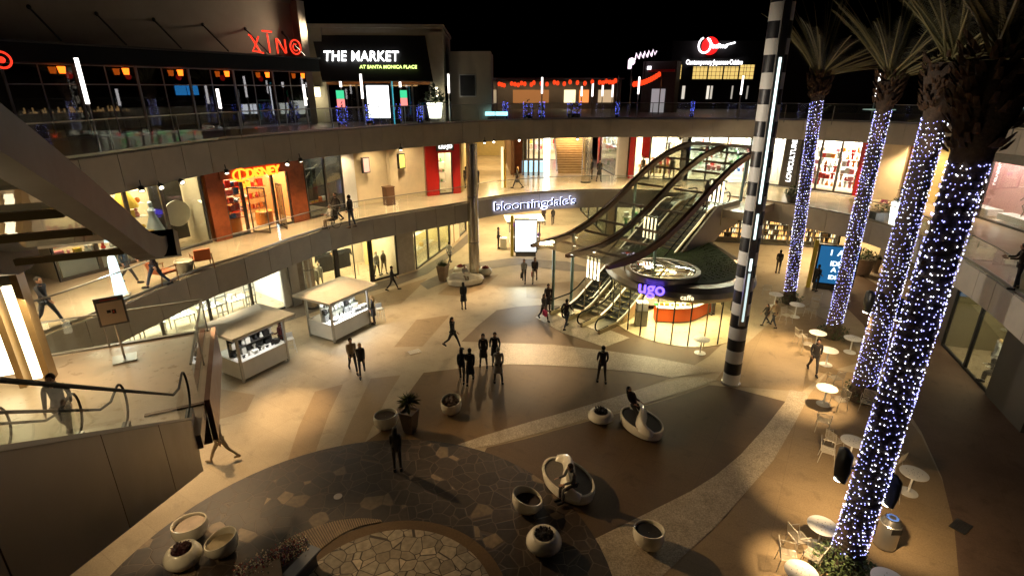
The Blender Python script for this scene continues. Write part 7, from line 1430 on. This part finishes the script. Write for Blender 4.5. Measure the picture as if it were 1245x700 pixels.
flood((-10.6, 25.6, 8.7), 245, 668, 3800, 13)  # extra flood added to brighten the lower left planters
flood((-12.5, 20.5, 8.7), 700, 590, 5800, 32)
flood((17, 38.3, 8.7), 940, 425, 2600, 26)
# palm floodlight beams
for s, (x, y), p_, dg in (((8.05, 10.7, 2.98), (984, 585), 700, 58), ((8.05, 10.7, 2.96), (975, 695), 560, 56), ((13.75, 19.1, 3.9), (986, 490), 900, 50), ((13.75, 19.1, 3.88), (1000, 440), 350, 90), ((16.0, 25.0, 5), (950, 428), 1300, 60), ((9.65, 10.85, 2.1), (1110, 600), 220, 120)):
    lamp_spot("palm_floodlight_beam", s, at(x, y, 0), p_ * 1.8, dg, 1, (1, .7, .36), .08)
# gallery ceiling downlights (lit discs and their lamps) along both arcades
def downlights(rim, zc, back, step, watts, a, b, lab, ym=14, col=(1, .72, .4), every=2, cone=120):
    pts = resample(rim, step); k = 0
    for i in range(a, min(b, len(pts) - 1)):
        d = (pts[i + 1] - pts[i - 1]).normalized(); q = pts[i] + Vector((-d.y, d.x, 0)) * back
        if q.y < ym: continue
        o = MB(); o.lathe([(.01, 0), (.09, 0)], 12, cap=False); o.lathe([(.09, .005), (.12, -.012), (.12, .005)], 12, cap=False); o = o.build("ceiling_downlight", emis("downlight_glow", (1, .86, .6), 6), None, False, (q.x, q.y, zc - .008)); tag(o, "small round recessed downlight in the " + lab, "ceiling light", "recessed downlights in the " + lab)
        if k % every == 0:
            l = bpy.data.lights.new("downlight", 'SPOT'); l.energy = watts; l.spot_size = R(cone); l.spot_blend = 1; l.color = col; l.shadow_soft_size = .25; lo = bpy.data.objects.new("downlight", l); COL.objects.link(lo); lo.location = (q.x, q.y, zc - .05)
        k += 1
downlights(r3, G3 - 1.22, 1.1, 1.7, 1100, 4, 42, "ceiling over the gallery walk", cone=118)
downlights(r2, G2 - 1.22, 1.2, 2.2, 160, 5, 34, "ceiling over the ground arcade", cone=120)
for x, y, p_ in ((-2.5, 44, 260), (-2, 52, 260), (-2, 58, 160), (6, 43, 200), (3, 44, 120)): lamp_area("corridor_light", (x, y, G3 - 1.3), 1.2, 1.2, p_, (1, .75, .38))
for x, y, p_ in ((-1.5, 42, 300), (2, 43, 300), (1, 49, 300), (3, 55, 300), (5, 47, 200), (-2, 48, 200), (24, 39.5, 320), (22, 37, 260)): lamp_area("arcade_light", (x, y, G2 - 1.3), 1.2, 1.2, p_, (1, .76, .42))
# escalator underside and landing lamps
for s_, w_, z, p_ in ((1.2, 0, 3.9, 80), (5.6, 0, 5.0, 80), (9.4, 0, 7.2, 80), (12.5, 1.5, 8.0, 100)): lamp_point("canopy_lamp", csw(s_, w_, z), p_, (1, .82, .5), .3)
lamp_spot("landing_light", lsw(-4.2, -1.8, 8.6), lsw(-2.6, -2.2, G2), 170, 120, 1, (1, .74, .45), .2)
lamp_spot("cladding_light", (.9, 37.8, 8.75), lsw(1.6, .1, 5.4), 5200, 9, 1, (1, .68, .36), .15)
lamp_area("screen_spill", at(639, 318, 1.6) + Vector((0, -.3, 0)), 1.4, 2.2, 110, (.85, 1, 1), (R(-90), 0, 0))

lamp_spot("mast_light", (-12.2, 22.0, 8.72), (9.4, 20.6, 8.5), 11000, 38, 1, (1, .86, .68), .2)  # spot added to brighten the white bands of the mast
lamp_spot("mast_light", (4.4, 38.8, 8.75), (9.6, 20.6, 2.5), 900, 22, 1, (1, .8, .55), .2)  # second added spot, for the lower part of the mast
lamp_spot("wall_fill", (-11.6, 34.6, 15.3), (-18, 24, 15.2), 900, 110, 1, (1, .8, .55), .3)  # fill spot added in place of city light on the restaurant wall
for x, y in ((16.2, 29.2), (16.1, 24.4), (13.9, 18.5), (8.1, 10.2)): lamp_spot("palm_crown_fill", (x, y, 9.6), (x + .5, y + .6, 14), 10 if y < 12 else 45, 120, 1, (1, .72, .4), .2)  # weak spots added to brighten the palm crowns
lamp_spot("planter_fill", (-10.2, 9.2, 3.5), (-8.4, 11.4, 0), 150, 120, 1, (1, .72, .38), .15)  # fill lamp added under the landing to light the planters
o = MB(); o.lathe([(.12, 0), (.14, .12)], 14); tag(o.build("planter_fill_housing", m_steel, None, True, (-10.2, 9.2, 3.56)), "added round steel housing of the fill lamp under the left escalator landing", "lamp")  # housing added to go with the planter fill lamp
